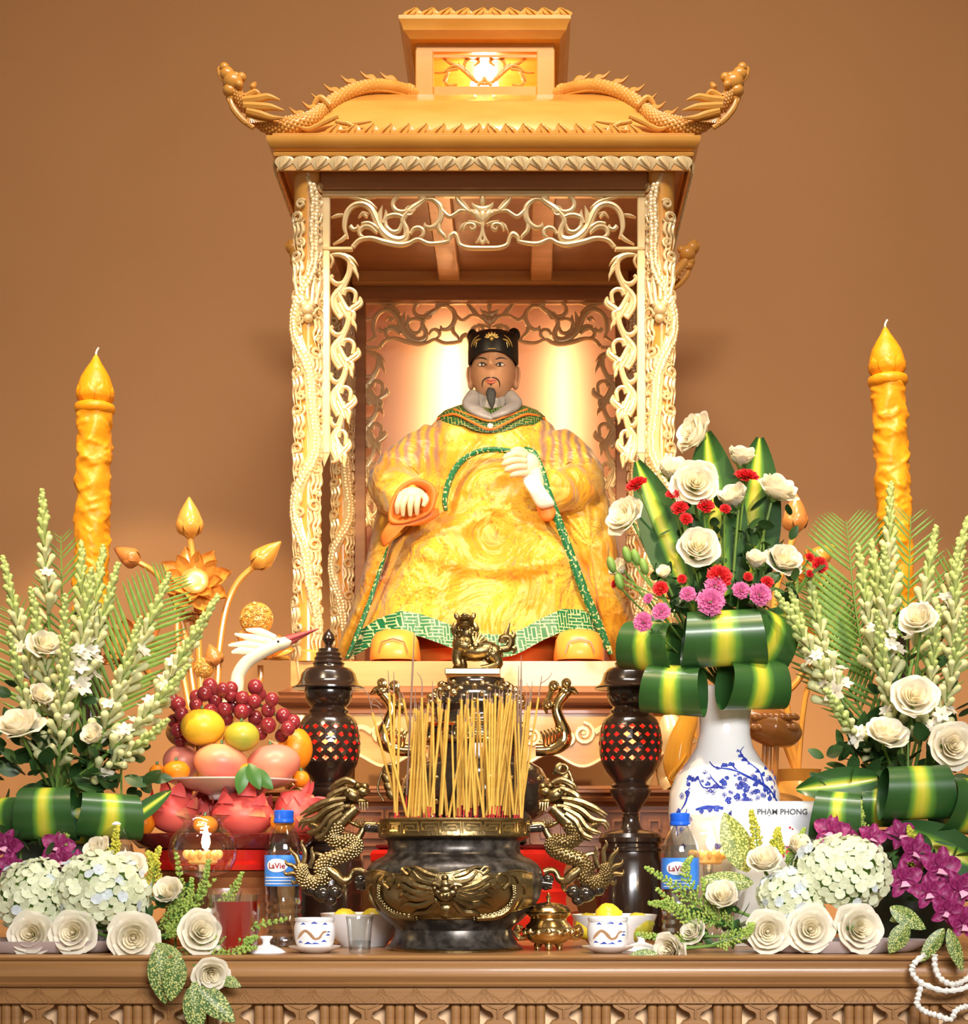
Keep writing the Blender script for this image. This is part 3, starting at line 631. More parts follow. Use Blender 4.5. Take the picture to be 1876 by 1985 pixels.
# --- robe body: stacked cross-sections; rows are (py, x_left, x_right, front depth, back depth)
rows = [(792,868,1032,-.045,.05), (806,852,1050,-.065,.07), (825,835,1072,-.085,.085), (850,828,1085,-.105,.095), (880,832,1082,-.12,.10), (920,838,1078,-.13,.10), (960,832,1082,-.14,.10),
        (985,815,1096,-.155,.10), (1005,785,1118,-.175,.10), (1030,765,1132,-.195,.10), (1060,748,1146,-.215,.10), (1100,735,1160,-.225,.10), (1150,712,1172,-.232,.10), (1200,690,1183,-.238,.10), (1235,677,1190,-.242,.10)]
hemx = [650,665,700,735,775,810,860,905,960,1000,1050,1090,1130,1160,1190,1210]; hemy = [1282,1280,1262,1240,1226,1230,1248,1266,1274,1268,1240,1222,1224,1245,1272,1280]
NA = 96
def robe_pt(t, a):
    k = t*(len(rows)-1); py, xl, xr, fy, by = [interp(range(len(rows)), [r[j] for r in rows], k) for j in range(5)]
    cx, hw = (xl+xr)/2, (xr-xl)/2; ca, sa = math.cos(a), math.sin(a)
    ex = .72; X = cx+hw*math.copysign(abs(ca)**ex, ca)
    Yd = math.copysign(abs(sa)**.8, sa); yd = (-fy*Yd if Yd < 0 else by*Yd)
    if Yd < 0:
        lap = min(1, max(0, (py-985)/60)); q = (X-950)/190
        # two knees with a valley between, folds that fan from the lap
        yd += lap*(.062*math.exp(-q*q/.16)*(-Yd)*(1 if py < 1120 else max(.45, 1-(py-1120)/140)))
        yd -= lap*.020*(math.exp(-((q-.62)/.22)**2)+math.exp(-((q+.72)/.22)**2))*(-Yd)*max(0, 1-abs(py-1060)/120)
        yd += lap*.006*math.sin(q*16+.9*math.sin(py/45))*min(1, max(0, (py-1040)/80))
        yd -= (1-lap)*.018*math.exp(-((X-945)/70)**2-((py-930)/55)**2)
        sag = math.exp(-((py-1065-38*(1-((X-965)/150)**2))/13)**2)*max(0, 1-((X-965)/190)**2)
        yd -= .022*sag
        yd += .005*math.sin(X*.05+py*.09)*(1-lap)
        yd -= .010*math.exp(-(((X-950)-(py-990)*.9-60)/14)**2)*lap+.010*math.exp(-(((X-950)+(py-990)*.8+70)/14)**2)*lap
    return X, py, yd
body = MB(); R = []
NR = 64
for i in range(NR+1):
    ring = []
    for k in range(NA):
        X, py, yd = robe_pt(i/NR, 2*PI*k/NA); ring.append(SP(X, py, yd))
    R.append(ring)
body.rings(R, True, True, False)
robe = body.build('robe', M['robe'], statue, sharp=0)
hem = MB(); R = []
for j in range(7):
    ring = []
    for k in range(NA):
        X, py, yd = robe_pt(1.0, 2*PI*k/NA)
        top = interp(hemx, hemy, X)-42 if yd < 0 else 1238
        X2 = X+(X-945)*.03*j/6; bot = interp(hemx, hemy, X2)+(2 if yd < 0 else 0); yb = yd-.012*(j/6)*(1 if yd < 0 else 0)-.002+.004*math.sin(X*.11)*(j/6)
        py2 = lerp(min(1234, top), bot, j/6); ring.append(SP(X2, py2, yb-.002))
    R.append(ring)
hem.rings(R, True, False, False).build('hem_band', M['hem'], statue, sharp=0)
MB().lathe([(.001,0),(.20,0),(.215,.05),(.19,.09)], 30, c=(P(945,0,TYS).x, TYS-.0, ZS+.004), sx=1.0, sy=.9).build('under_skirt', M['orange_lining'], statue)
# --- sleeves
def sleeve(pts, rad, name):
    mb = MB(); mb.tube(cat([SP(*q) for q in pts], 7), [r*us for r in rad], n=20)
    mb.v = [(x+.0025*math.sin(z*140+x*60), y+.005*math.sin(z*70+x*90), z+.003*math.sin(x*110+y*50)) for x, y, z in mb.v]
    return mb.build(name, M['robe'], statue, sharp=0)
def drape(outline, dy0, thick, name, m=None, bulge=.02):
    # hanging cloth: closed outline in pixels, thickness in depth, puffed in the middle
    o = np.array(cat(outline, 5, closed=True)); c = o.mean(0); mb = MB(); R = []
    for (k, d) in ((.01, -bulge), (.25, -bulge*.98), (.5, -bulge*.88), (.75, -bulge*.58), (.93, -bulge*.2), (1.0, .25*thick), (.96, .8*thick), (.6, thick), (.02, thick)):
        R.append([SP(*(c+(q-c)*k), dy0+d+.006*k*math.sin(q[1]*.06+q[0]*.035)) for q in o])
    mb.rings(R, True, False, False); return mb.build(name, m or M['robe'], statue, sharp=0)
drape([(742,940),(762,900),(800,860),(835,835),(858,870),(856,940),(845,990),(800,1010),(766,1045),(735,1130),(712,1205),(690,1262),(668,1281),(652,1268),(672,1205),(700,1120),(720,1040)], -.085, .15, 'sleeve', bulge=.05)
drape([(1058,835),(1092,842),(1130,880),(1165,930),(1188,1000),(1203,1080),(1222,1170),(1236,1240),(1225,1276),(1200,1281),(1182,1278),(1158,1215),(1130,1140),(1098,1060),(1068,985),(1048,930),(1036,880)], -.10, .17, 'sleeve', bulge=.055)
sleeve([(848,862,-.03), (800,900,-.06), (765,940,-.11), (790,965,-.19), (812,972,-.215)], [44,52,52,40,33], 'upper_sleeve')
sleeve([(1070,868,-.03), (1108,905,-.06), (1120,945,-.11), (1080,950,-.17), (1050,945,-.185)], [44,50,50,40,30], 'upper_sleeve')
# cuff with orange lining, left of the picture
mb = MB(); cu = [(842,960),(832,940),(805,932),(778,945),(762,972),(758,1005),(775,1012),(805,1005),(832,990)]
oc = np.array(cat(cu, 5, closed=True)); cc_ = oc.mean(0)
mb.rings([[SP(*(cc_+(q-cc_)*k), d) for q in oc] for k, d in ((1.10,-.235),(1.12,-.252),(1.0,-.256),(.85,-.248),(.5,-.20),(.1,-.19))], True, False, True)
mb.build('cuff_lining', M['orange_lining'], statue, sharp=0)
drape([(770,1005),(812,1002),(842,985),(850,1000),(815,1018),(775,1022),(760,1045),(744,1060),(738,1040),(752,1015)], -.24, .02, 'sleeve_lining', M['orange_lining'], .008)
drape([(1036,960),(1066,950),(1078,985),(1070,1008),(1048,1005)], -.215, .02, 'sleeve_lining', M['orange_lining'], .006)
drape([(1012,925),(1036,905),(1052,940),(1072,970),(1072,982),(1045,985),(1028,960)], -.232, .03, 'cuff', M['white_silk'], .008)
# green and gold trims
def trim(pts, w, name, dy, th=.004, m='green_trim'):
    mb = MB(); mb.tube(cat([SP(q[0], q[1], dy if len(q) < 3 else q[2]) for q in pts], 6), [x*us*(.78 if m == 'green_trim' else 1) for x in w], n=8, ry=th, up=(0,1,0)); return mb.build(name, M[m], statue)
trim([(1018,868,-.20),(1034,880,-.215),(1050,915,-.22),(1066,965,-.215),(1086,1020,-.205),(1108,1080,-.195),(1132,1145,-.19),(1160,1210,-.185),(1184,1268,-.18)], [3,9,9,9,10,10,11,10,6], 'sleeve_trim', 0)
trim([(752,1060,-.19),(735,1110,-.185),(715,1170,-.18),(692,1230,-.175),(672,1276,-.17)], [2,5,6,6,4], 'sleeve_trim', 0)
trim([(864,990,-.195),(862,970,-.192),(868,940,-.183),(885,905,-.172),(912,882,-.166),(945,872,-.165),(985,874,-.168),(1010,880,-.17)], [5,7,8,8,7,7,7,5], 'hoop_belt', 0, .008)
# --- shoulder cape and collar
mb = MB(); R = []
for j, (py, hw, fy, by) in enumerate(((782,50,-.05,.045),(786,66,-.062,.055),(795,90,-.078,.066),(808,105,-.092,.078),(822,100,-.104,.085))):
    ring = []
    for k in range(64):
        a = 2*PI*k/64; ca, sa = math.cos(a), math.sin(a); X = 952+hw*ca
        dip = (14*max(0, 1-(ca/.55)**2) if sa < 0 else 0)*(j/4) - (0 if j == 4 else 0)
        pyy = py+dip+(10*(1-abs(ca))*(1 if j < 2 else .4) if sa < 0 else 0)-(10*abs(ca)**2 if j >= 3 else 0)*0
        ring.append(SP(X, pyy, (fy if sa < 0 else by)*abs(sa)**.7))
    R.append(ring)
cape = mb.rings(R, True, False, False).build('shoulder_cape', M['cape'], statue, sharp=0)
trim([(848,812,-.03),(880,803,-.075),(915,818,-.10),(950,832,-.114),(985,818,-.10),(1022,803,-.075),(1056,812,-.03)], [2.5,2.5,2.5,2.5,2.5,2.5,2.5], 'cape_piping', 0, .003, 'orange_lining')
trim([(880,793,-.055),(915,806,-.082),(950,816,-.10),(985,806,-.082),(1022,793,-.055)], [1.8]*5, 'cape_piping', 0, .002, 'orange_lining')
MB().ell(SP(950,826,-.118), (.007,.005,.007), 10, 7).build('cape_jewel', M['white_silk'], statue)
mb = MB()                                             # crossed grey collar
for pts in ([(920,764,-.02),(912,785,-.05),(930,800,-.078),(956,812,-.09)], [(986,766,-.02),(996,785,-.05),(978,798,-.076),(948,810,-.086)]):
    mb.tube(cat([SP(*q) for q in pts], 6), [14*us,17*us,16*us,7*us], n=12, ry=[.012,.012,.01,.006])
mb.lathe([(36*us,-.035),(38*us,0.0),(34*us,.025)], 28, c=tuple(SP(953,785,.0)), cap0=False, cap1=False, sy=1.0)
mb.build('collar', M['grey_silk'], statue, sharp=0)
# --- head
HC = SP(956, 722, -.01); hw, hh, hd_ = 43*us, 66*us, 56*us
def g(x, s_): return math.exp(-(x/s_)**2)
mb = MB(); R = []
nL, nA = 56, 64
for i in range(1, nL):
    th = PI*i/nL; ring = []
    for k in range(nA):
        a = 2*PI*k/nA; x = math.sin(th)*math.cos(a); y = math.sin(th)*math.sin(a); z = math.cos(th)
        X, Yy, Z = x*hw, y*hd_, z*hh
        # jaw narrows towards the chin
        X *= 1-.26*max(0, -z-.15)**1.2
        if y < 0:
            px, pz = X/us+4*(-y), Z/us      # feature plane in pixels (x right, z up), face turned slightly left
            d = 0
            d += 15*g(px, 4.2+3.2*max(0, (8-pz)/16))*g(pz-2, 12)*(1.0 if pz > -4 else g(pz+4, 4.5)) # nose
            d += 3.2*(g(px-5.5, 3)+g(px+5.5, 3))*g(pz+2, 4)         # nostril wings
            d -= 6.5*(g(px-18, 10)+g(px+18, 10))*g(pz-14, 6.5)      # eye sockets
            d += 3.0*(g(px-18, 8)+g(px+18, 8))*g(pz-13.5, 3.2)      # eyelids
            d += 2.4*(g(px-19, 12)+g(px+19, 12))*g(pz-23, 3.5)      # brow
            d += 2.5*g(px, 10)*g(pz+15, 4)-1.5*g(px, 10)*g(pz+17.5, 1.4)+1.8*g(px, 9)*g(pz+20.5, 3)   # lips
            d += 5.0*g(px, 14)*g(pz+40, 12)                         # chin
            d += 2.0*(g(px-25, 11)+g(px+25, 11))*g(pz+2, 11)        # cheeks
            d -= 1.6*(g(px-13, 3)+g(px+13, 3))*g(pz+8, 7)
            Yy -= d*us*min(1, -y*1.6)
        ring.append((HC.x+X, HC.y+Yy, HC.z+Z))
    R.append(ring)
head = mb.rings(R).build('head', M['skin'], statue, sharp=0)
mb = MB(); mb.tube([SP(954,760,.01), SP(953,800,.02)], 33*us, n=20); mb.build('neck', M['skin'], statue)
from mathutils.bvhtree import BVHTree
_bvh = BVHTree.FromPolygons([Vector(v.co)+Vector(head['_o']) for v in head.data.vertices], [tuple(p.vertices) for p in head.data.polygons])
def fc(px, py, out=0, hat_=False):                    # point on the face surface behind this pixel, lifted by `out` pixels
    a = Vector((0,0,ZC)); b = SP(px, py, -.2); hit = _bvh.ray_cast(b, (b-a).normalized())[0]
    if hit is None or hat_: return SP(px, py, -.01-50*us)
    return Vector((hit.x, hit.y-out*us, hit.z))
mb = MB()
for sx in (-1, 1):                                    # long-lobed ears
    cx = 956+sx*44
    mb.ell(SP(cx, 728, .0), (7*us, 10*us, 22*us), 12, 9); mb.ell(SP(cx-sx*1, 745, -.004), (6.5*us, 7*us, 11*us), 12, 8)
    mb.tube(cat([SP(cx+sx*5,712,-.012), SP(cx+sx*7,725,-.014), SP(cx+sx*5,740,-.012), SP(cx+sx*1,752,-.008)], 5), 1.8*us, n=6)
mb.build('ears', M['skin'], head)
for sx in (-1, 1):
    ex, ey = 952+sx*17.5, 707
    e = MB().ell(fc(ex, ey, -.6), (8*us, 3*us, 3.0*us), 14, 8).build('eye', M['eyewhite'], head)
    MB().ell(fc(ex-.5, ey-.2, 1.6), (2.8*us, 1.4*us, 2.6*us), 10, 7).build('iris', M['black'], e)
    l = MB(); l.tube(cat([fc(ex-9.5, ey+1, .8), fc(ex-4, ey-2.8, 2.0), fc(ex+3, ey-3.0, 2.0), fc(ex+9.5, ey+1, .8)], 5), [.6*us,1.2*us,1.3*us,.6*us], n=6); l.build('eyelid_line', M['hair'], e)
    l = MB(); l.tube(cat([fc(ex-8, ey+1.5, .8), fc(ex, ey+3.2, 1.6), fc(ex+8, ey+1.5, .8)], 5), [.3*us,.6*us,.3*us], n=6); l.build('lower_lid_line', M['hair'], e)
    b = MB(); b.tube(cat([fc(ex-sx*9, ey-10, .4), fc(ex-sx*2, ey-13, .4), fc(ex+sx*6, ey-13, .4), fc(ex+sx*13, ey-10, .4)], 5), [.6*us,1.5*us,1.3*us,.3*us], n=6, ry=.6*us); b.build('eyebrow', M['hair'], head)
mb = MB(); mb.tube(cat([fc(940,739,0),fc(946,736.4,.6),fc(951.5,737.6,.8),fc(957,736.4,.6),fc(963,739,0)], 5), [.4*us,1.8*us,2.0*us,1.8*us,.4*us], n=8)
mb.tube(cat([fc(942,740,0),fc(948,742,.8),fc(955,742,.8),fc(961,740,0)], 5), [.4*us,2.2*us,2.2*us,.4*us], n=8); mb.build('lips', M['lip'], head)
for sx in (-1, 1):
    mb = MB(); mb.tube(cat([fc(951.5+sx*1.5,731.5,.8),fc(951.5+sx*9,733,.8),fc(951.5+sx*15,738,.8),fc(951.5+sx*17,745,.8),fc(951.5+sx*16.5,752,.8)], 5), [.8*us,1.3*us,1.3*us,1.1*us,.3*us], n=6); mb.build('moustache', M['hair'], head)
mb = MB(); mb.tube(cat([fc(951.5,745,1),fc(951.5,748,1)], 3), [1.6*us,.8*us], n=8); mb.build('lip_tuft', M['hair'], head)
ch = fc(951.5,757,0).y-TYS
mb = MB(); mb.tube(cat([SP(951.5,752,ch),SP(951.5,762,ch-.003),SP(952,772,ch-.006),SP(953,782,ch-.008),SP(953,793,ch-.008)], 5), [6*us,10*us,8.5*us,6*us,.8*us], n=14, ry=[4*us,7*us,6*us,4*us,.6*us]); mb.build('beard', M['hair'], head)
# --- hat
mb = MB(); R = []
def hat_ring(pyf, pys, w, df, db):
    ring = []
    for k in range(48):
        a = 2*PI*k/48; ca, sa = math.cos(a), math.sin(a); py = lerp(pys, pyf, max(0, -sa)**1.5) if sa < 0 else pys
        ring.append(SP(956+w*math.copysign(abs(ca)**.85, ca)+2*(sa), py, -.01+(df if sa < 0 else db)*sa*us))
    return ring
R = [hat_ring(681,709,46.5,55,58), hat_ring(679,707,49,58,60), hat_ring(660,684,49,57,60), hat_ring(648,660,48,54,60), hat_ring(642.5,648,46,50,58), hat_ring(641,645,38,40,48), hat_ring(641,644,5,6,8)]
hat = mb.rings(R, True, False, True).build('hat', M['black'], statue, sharp=60)
mb = MB()
for cx, cy, r in ((916,652,10.5),(996,650,12.5)): mb.ell(SP(cx, cy, .03), (r*us, 16*us, 14*us), 16, 10)
mb.ell(SP(956,650,.035), (38*us,22*us,11*us), 18, 10); mb.build('hat_wings', M['black'], hat)
_bvh2 = BVHTree.FromPolygons([Vector(v.co)+Vector(hat['_o']) for v in hat.data.vertices], [tuple(p.vertices) for p in hat.data.polygons])
def ho(px, py, out=0):
    b = SP(px, py, -.2); hit = _bvh2.ray_cast(b, (b-Vector((0,0,ZC))).normalized())[0]; return Vector((hit.x, hit.y-out*us, hit.z)) if hit is not None else SP(px, py, -.05)
mb = MB()
for k in range(7):
    a = -1.5+k*.5; mb.ell(ho(953+9*math.sin(a), 654-6*math.cos(a), .6), (2.4*us,1.5*us,5.2*us), 8, 6, rot(a, 'Y').to_3x3())
mb.ell(ho(953,657,1.6), (4*us,2.4*us,4*us), 10, 7); mb.build('hat_badge', M['goldthread'], hat)
for sx in (-1, 1):
    mb = MB()
    mb.tube(cat([ho(953+sx*24,650,.8),ho(953+sx*32,656,.8),ho(953+sx*37,665,.8),ho(953+sx*40,673,.8)], 4), [.8*us,1.4*us,2*us,.6*us], n=6)
    mb.tube(cat([ho(953+sx*21,657,.8),ho(953+sx*30,661,.8),ho(953+sx*35,671,.8)], 4), [.6*us,2.6*us,.6*us], n=6); mb.tube(cat([ho(953+sx*29,664,.8),ho(953+sx*31,674,.8)], 4), [1.2*us,.4*us], n=6); mb.build('hat_dragon', M['goldthread'], hat)
mb = MB(); mb.tube([ho(945,676,.6), ho(961,676,.6)], .9*us, n=6); mb.build('hat_stitch', M['goldthread'], hat)
# --- hands
def finger(mb, pts, r): mb.tube(cat([SP(*q) for q in pts], 5), [r*us*1.05, r*us, r*us*.95, r*us*.55], n=10)
mb = MB()                                             # hand resting on the knee, four fingers and thumb
mb.ell(SP(798,962,-.235), (27*us,22*us,17*us), 16, 10)
for k, (x0, x1, y1) in enumerate(((776,770,996),(787,781,1001),(798,795,1001),(809,808,998))): finger(mb, [(x0+2,958,-.245),(lerp(x0,x1,.4)+1,966,-.270),(x1,980,-.272),(x1,y1,-.262)], 6.0)
finger(mb, [(812,958,-.24),(822,962,-.262),(825,970,-.268),(820,982,-.268)], 6.5); mb.build('hand', M['hand'], statue, sharp=0)
mb = MB()                                             # raised hand, palm inwards
mb.ell(SP(1022,902,-.225), (22*us,11*us,24*us), 16, 10, rot(.5, 'Y').to_3x3()); mb.tube([SP(1030,910,-.22), SP(1052,955,-.20)], [16*us,15*us], n=14)
for l in ([(1018,884,-.232),(1000,879,-.245),(984,884,-.25),(976,890,-.248)], [(1018,894,-.236),(998,892,-.252),(980,897,-.255),(974,902,-.252)], [(1018,905,-.236),(1000,905,-.252),(986,909,-.255),(979,913,-.252)], [(1020,916,-.232),(1005,918,-.246),(994,920,-.248),(988,923,-.246)], [(1024,884,-.22),(1012,874,-.235),(1000,872,-.24),(990,876,-.24)]): finger(mb, l, 6.2)
mb.build('hand', M['hand'], statue, sharp=0)
# --- shoes
for cx in (765, 1122):
    mb = MB(); prof = [(0, .0), (.5, .0)]
    c = P(cx, 1240, TYS-.27); c.z = ZS+.012
    def shoe(u_, v):
        a = u_*2*PI; r = [1.0,1.04,1.02,.95,.78,.4,.02][min(6, int(round(v*6)))]; z = [0,.008,.025,.05,.066,.074,.076][min(6, int(round(v*6)))]
        ca, sa = math.cos(a), math.sin(a); return (c.x+.055*r*math.copysign(abs(ca)**.7, ca), c.y+.02+.075*r*math.copysign(abs(sa)**.7, sa), c.z+z*(1 if sa > -.2 else .96))
    mb.grid(shoe, 36, 6, True); sh_ = mb.build('shoe', M['orange_shoe'], statue, sharp=0)
    mb = MB(); mb.tube([(c.x+q[0]*us, c.y-.0575, c.z+q[1]*us) for q in ((-26,10),(-20,30),(0,36),(20,30),(27,10))], .0014, n=6); mb.build('shoe_seam', M['redwood'], sh_)
mb = MB()
mb.grid(lambda a, b: (P(lerp(668,1205,a),0,4.03).x, lerp(4.02, 4.5, b), ZS+.003+.003*(1+math.sin(a*40+b*9))*(1-b)*.6+.006*math.exp(-((a-.42)/.05)**2)*(1-b)), 80, 8)
cl = mb.build('seat_cloth', M['red_cloth'], sharp=0); tag(cl, 'bright red cloth spread under the statue on the shrine seat', 'cloth')
# ---------------------------------------------------------------- bronze and lacquer
M['bronze'] = mk('old_bronze', (0.20,0.145,0.065), (0.30,0.22,0.10), scale=30, rough=0.33, metal=1.0, bump=.12, bscale=120)
M['brass'] = mk('polished_brass', (0.58,0.40,0.16), (0.68,0.50,0.23), scale=25, rough=0.16, metal=1.0)
M['darkbronze'] = mk('dark_bronze', (0.022,0.016,0.012), (0.035,0.026,0.018), scale=14, rough=0.16, metal=0.35, coat=.6)
M['patina'] = mk('mottled_dark_bronze', (0.03,0.024,0.02), (0.12,0.105,0.09), scale=55, rough=0.3, metal=0.5, detail=6, ramp=(.42,.7))
M['ebony'] = mk('dark_lacquered_wood', (0.018,0.010,0.007), (0.028,0.014,0.009), scale=8, rough=0.2, coat=.5)
M['redlac'] = mk('red_lacquer', (0.48,0.012,0.008), (0.56,0.02,0.01), scale=6, rough=0.12, coat=.8)
M['maroon'] = mk('maroon_lacquer', (0.10,0.008,0.008), (0.14,0.012,0.01), scale=6, rough=0.14, coat=.8)
M['ash'] = mk('incense_ash', (0.35,0.31,0.27), rough=0.95, bump=.3, bscale=150)
M['stick'] = mk('incense_paste', (0.46,0.27,0.04), (0.54,0.33,0.06), scale=90, rough=0.85)
M['stickred'] = mk('incense_red_wood', (0.50,0.02,0.03), rough=0.7)
M['stickash'] = mk('burnt_incense', (0.20,0.13,0.10), rough=0.95)
def redglass():
    m = bpy.data.materials.new('red_lantern_glass'); m.use_nodes = True; nt = m.node_tree; nt.nodes.clear(); L = nt.links.new
    o = nt.nodes.new('ShaderNodeOutputMaterial'); a = nt.nodes.new('ShaderNodeBsdfTranslucent'); a.inputs[0].default_value = (0.85,0.02,0.02,1)
    b = nt.nodes.new('ShaderNodeBsdfTransparent'); b.inputs[0].default_value = (0.9,0.28,0.16,1); c = nt.nodes.new('ShaderNodeBsdfGlossy'); c.inputs['Roughness'].default_value = .1
    x = nt.nodes.new('ShaderNodeMixShader'); x.inputs[0].default_value = .45; L(a.outputs[0], x.inputs[1]); L(b.outputs[0], x.inputs[2])
    y = nt.nodes.new('ShaderNodeMixShader'); y.inputs[0].default_value = .06; L(x.outputs[0], y.inputs[1]); L(c.outputs[0], y.inputs[2]); L(y.outputs[0], o.inputs[0]); return m
M['redglass'] = redglass()
M['warmbulb'] = mk('warm_bulb', (1,1,1), emis=(1.0,0.62,0.30), es=14)
# ---- big censer
CY = 3.15; cs = S(CY); CX = P(880, 0, CY).x
cen = empty('incense_censer', (CX, CY, TZ), 'large dark bronze incense censer with dragon handles at the table centre', 'censer')
def zc_(py): return TZ+(1848-py)*cs
prof = [(126,1848),(131,1846),(131,1841),(124,1837),(116,1822),(113,1808),(117,1802),(130,1792),(150,1773),(165,1750),(172,1725),(173,1708),(169,1692),(160,1681),(148,1673),(135,1667),(129,1660),(127,1648),(129,1638),(136,1634)]
cr = lambda py: interp([p[1] for p in reversed(prof)], [p[0] for p in reversed(prof)], py)*cs
MB().lathe([(p[0]*cs, zc_(p[1])) for p in prof], 72, c=(CX, CY, 0)).build('bowl', M['patina'], cen)
MB().lathe([(q[0]*cs, zc_(q[1])) for q in ((120,1848),(133,1848),(134,1844),(130,1840),(122,1838))], 64, c=(CX, CY, -.0005)).build('foot_ring', M['bronze'], cen)
rim = MB().lathe([(q[0]*cs, zc_(q[1])) for q in ((134,1634),(143,1632),(147,1629),(146,1626),(146,1602),(148,1599),(147,1596),(136,1595),(132,1600),(130,1630))], 72, c=(CX, CY, 0)).build('rim', M['bronze'], cen)
MB().lathe([(132*cs, zc_(1612)), (60*cs, zc_(1608)), (.001, zc_(1606))], 40, c=(CX, CY, 0), cap0=False).build('ash_bed', M['ash'], cen)
kb = MB(); kw = 1.35*cs; q = 4.6*cs
kk = [(-19,-9),(-19,9),(17,9),(17,-5),(-11,-5),(-11,3),(8,3),(8,0)]
keystroke(kb, [(a*cs*.95, b*cs) for a, b in kk], kw, -.0022, .002)
kb.v = [(x, y+x*x/(2*146*cs), z) for x, y, z in kb.v]
kb_me = kb.mesh('key_motif', M['brass'], smooth=False)
for k in range(23):
    a = 2*PI*k/23; inst(kb_me, 'key_motif', rim, (CX+146*cs*math.sin(a), CY-146*cs*math.cos(a), zc_(1614)), rot(a, 'Z') @ scl(1 if k % 2 else -1, 1, 1))
# relief on the belly, drawn on the surface
def bel(cx, cy, out=0.0):
    px, py = 540+cx/2.68, 1460+cy/2.68; r = cr(py)+out*cs; a = math.asin(max(-.97, min(.97, (px-880)*cs/r*1.0)))
    return np.array([CX+r*math.sin(a), CY-r*math.cos(a), zc_(py)])
pan = MB()
topc = lambda x: 628+20*abs(math.sin((x-885)/62*PI/2*.8))*0+18*math.cos((x-885)/38)*.6+abs(x-885)*.03
def pf(a, b):
    x = lerp(462, 1318, a); y = lerp(topc(x), 868-60*abs(a*2-1)**2, b); return tuple(bel(x, y, 1.8))
pan.grid(pf, 90, 14); pan.build('relief_panel', M['bronze'], cen, sharp=0)
rel = MB()
rel.tube([bel(x, topc(x), 2.2) for x in np.linspace(462, 1318, 90)], 2.0*cs, n=6)
rel.tube([bel(x, 868-60*abs((x-890)/428)**2, 2.0) for x in np.linspace(465, 1315, 60)], 1.6*cs, n=6)
def rl(l, w, out=3): rel.tube(cat([bel(a, b, out) for a, b in l], 5), [x*cs for x in w], n=7)
for sg in (-1, 1):
    f = lambda l: [(885+sg*(885-a), b) for a, b in l]
    rl(f([(725,632),(760,672),(815,690),(868,692)]), [1.5,4,6,6], 4); rl(f([(700,650),(670,622),(690,612),(710,630)]), [4,4,3,2])
    for l in ([(830,720),(740,700),(680,665),(640,660)], [(830,735),(730,730),(670,700),(640,720)], [(835,750),(740,765),(680,745),(650,765)], [(840,765),(760,800),(700,795),(650,820)], [(845,780),(800,830),(740,840),(700,870)]): rl(f(l), [6,7,6,1.5], 4)
    rl(f([(600,720),(570,690),(580,650),(620,650),(620,690),(595,690)]), [4,4,4,3.5,3,2])
    b = cat(f([(545,715),(545,770),(585,825),(650,855),(740,862)]), 9); rl([tuple(q) for q in b[::5]], [5,8,9,9,7], 2)
    for i, q in enumerate(b):
        for dy in (-11, 0, 11): rel.ell(bel(q[0]+(4 if i % 2 else -4), q[1]+dy, 7-abs(dy)*.25), 2.5*cs, 6, 4)
    c = bel(*f([(833,714)])[0], 6); rel.ell(c, 6*cs, 10, 7); rl(f([(800,700),(835,694),(862,708)]), [2,4,3], 8); rl(f([(805,735),(760,745),(720,735),(690,742)]), [6,7,5,1], 5); rl(f([(700,612),(740,612),(790,640),(840,655)]), [1.5,4,6,4], 4)
    rl(f([(850,790),(835,770),(800,760)]), [4,4,2], 5); rl(f([(852,775),(858,820),(868,845)]), [3,3,2], 6)
    rl(f([(500,700),(485,730),(505,790),(540,840)]), [2,4,4,1]); rl(f([(520,690),(535,660),(560,650)]), [3,3,1])
for cx, cy, r, o in ((885,748,15,6),(885,693,10,5),(885,662,7,3),(885,720,12,5),(885,815,13,3),(885,842,9,4),(868,752,6,11),(902,752,6,11),(850,735,10,3),(920,735,10,3)): rel.ell(bel(cx, cy, o), (r*cs, 6*cs, r*cs*.8), 12, 8)
for k in range(6): x_ = 858+k*11; rel.tube([bel(x_, 778, 8), bel(x_, 800-abs(k-2.5)*4, 8)], [2.4*cs,.5*cs], n=6)
rel.build('dragon_relief', M['bronze'], cen)
# dragon handles
def HP(px, py, dy=0.0): return np.array([P(px, py, CY).x, CY+dy, zc_(py)])
dh = MB()
def dt(l, w, n=10, ry=None): dh.tube(cat([HP(*q) for q in l], 6), [x*cs for x in w], n=n, ry=ry)
bodyp = [(690,1572),(668,1592),(650,1612),(642,1628),(655,1640),(680,1638),(690,1645),(684,1655),(660,1666),(634,1676),(622,1692),(627,1708),(612,1720),(594,1716),(586,1700),(588,1684)]
bw = [13,15,15,14,13,13,13,14,15,15,14,14,15,15,13,8]
dt(bodyp, bw, 12)
bp_ = cat([HP(*q) for q in bodyp], 5); bwr = np.interp(np.linspace(0,1,len(bp_)), np.linspace(0,1,len(bw)), bw)
for i, q in enumerate(bp_[8:], 8):
    t = bp_[min(i+1, len(bp_)-1)]-bp_[i-1]; t = t/np.linalg.norm(t); nrm = np.array([-t[2], 0, t[0]]); r = bwr[i]*cs
    for k in range(-2, 3):
        a = k*.6+(.3 if i % 2 else 0); dh.ell(q+nrm*r*math.sin(a)*.95+np.array([0,-1,0])*r*math.cos(a)*.95, 3.6*cs, 7, 5)
dh.ell(HP(682,1548), (24*cs,20*cs,16*cs), 14, 9, rot(.5, 'Y').to_3x3()); dh.ell(HP(703,1542), (15*cs,15*cs,11*cs), 12, 8); dh.ell(HP(708,1532,-.005), (8*cs,9*cs,7*cs), 10, 7); dh.ell(HP(694,1530), (9*cs,14*cs,7*cs), 10, 7)
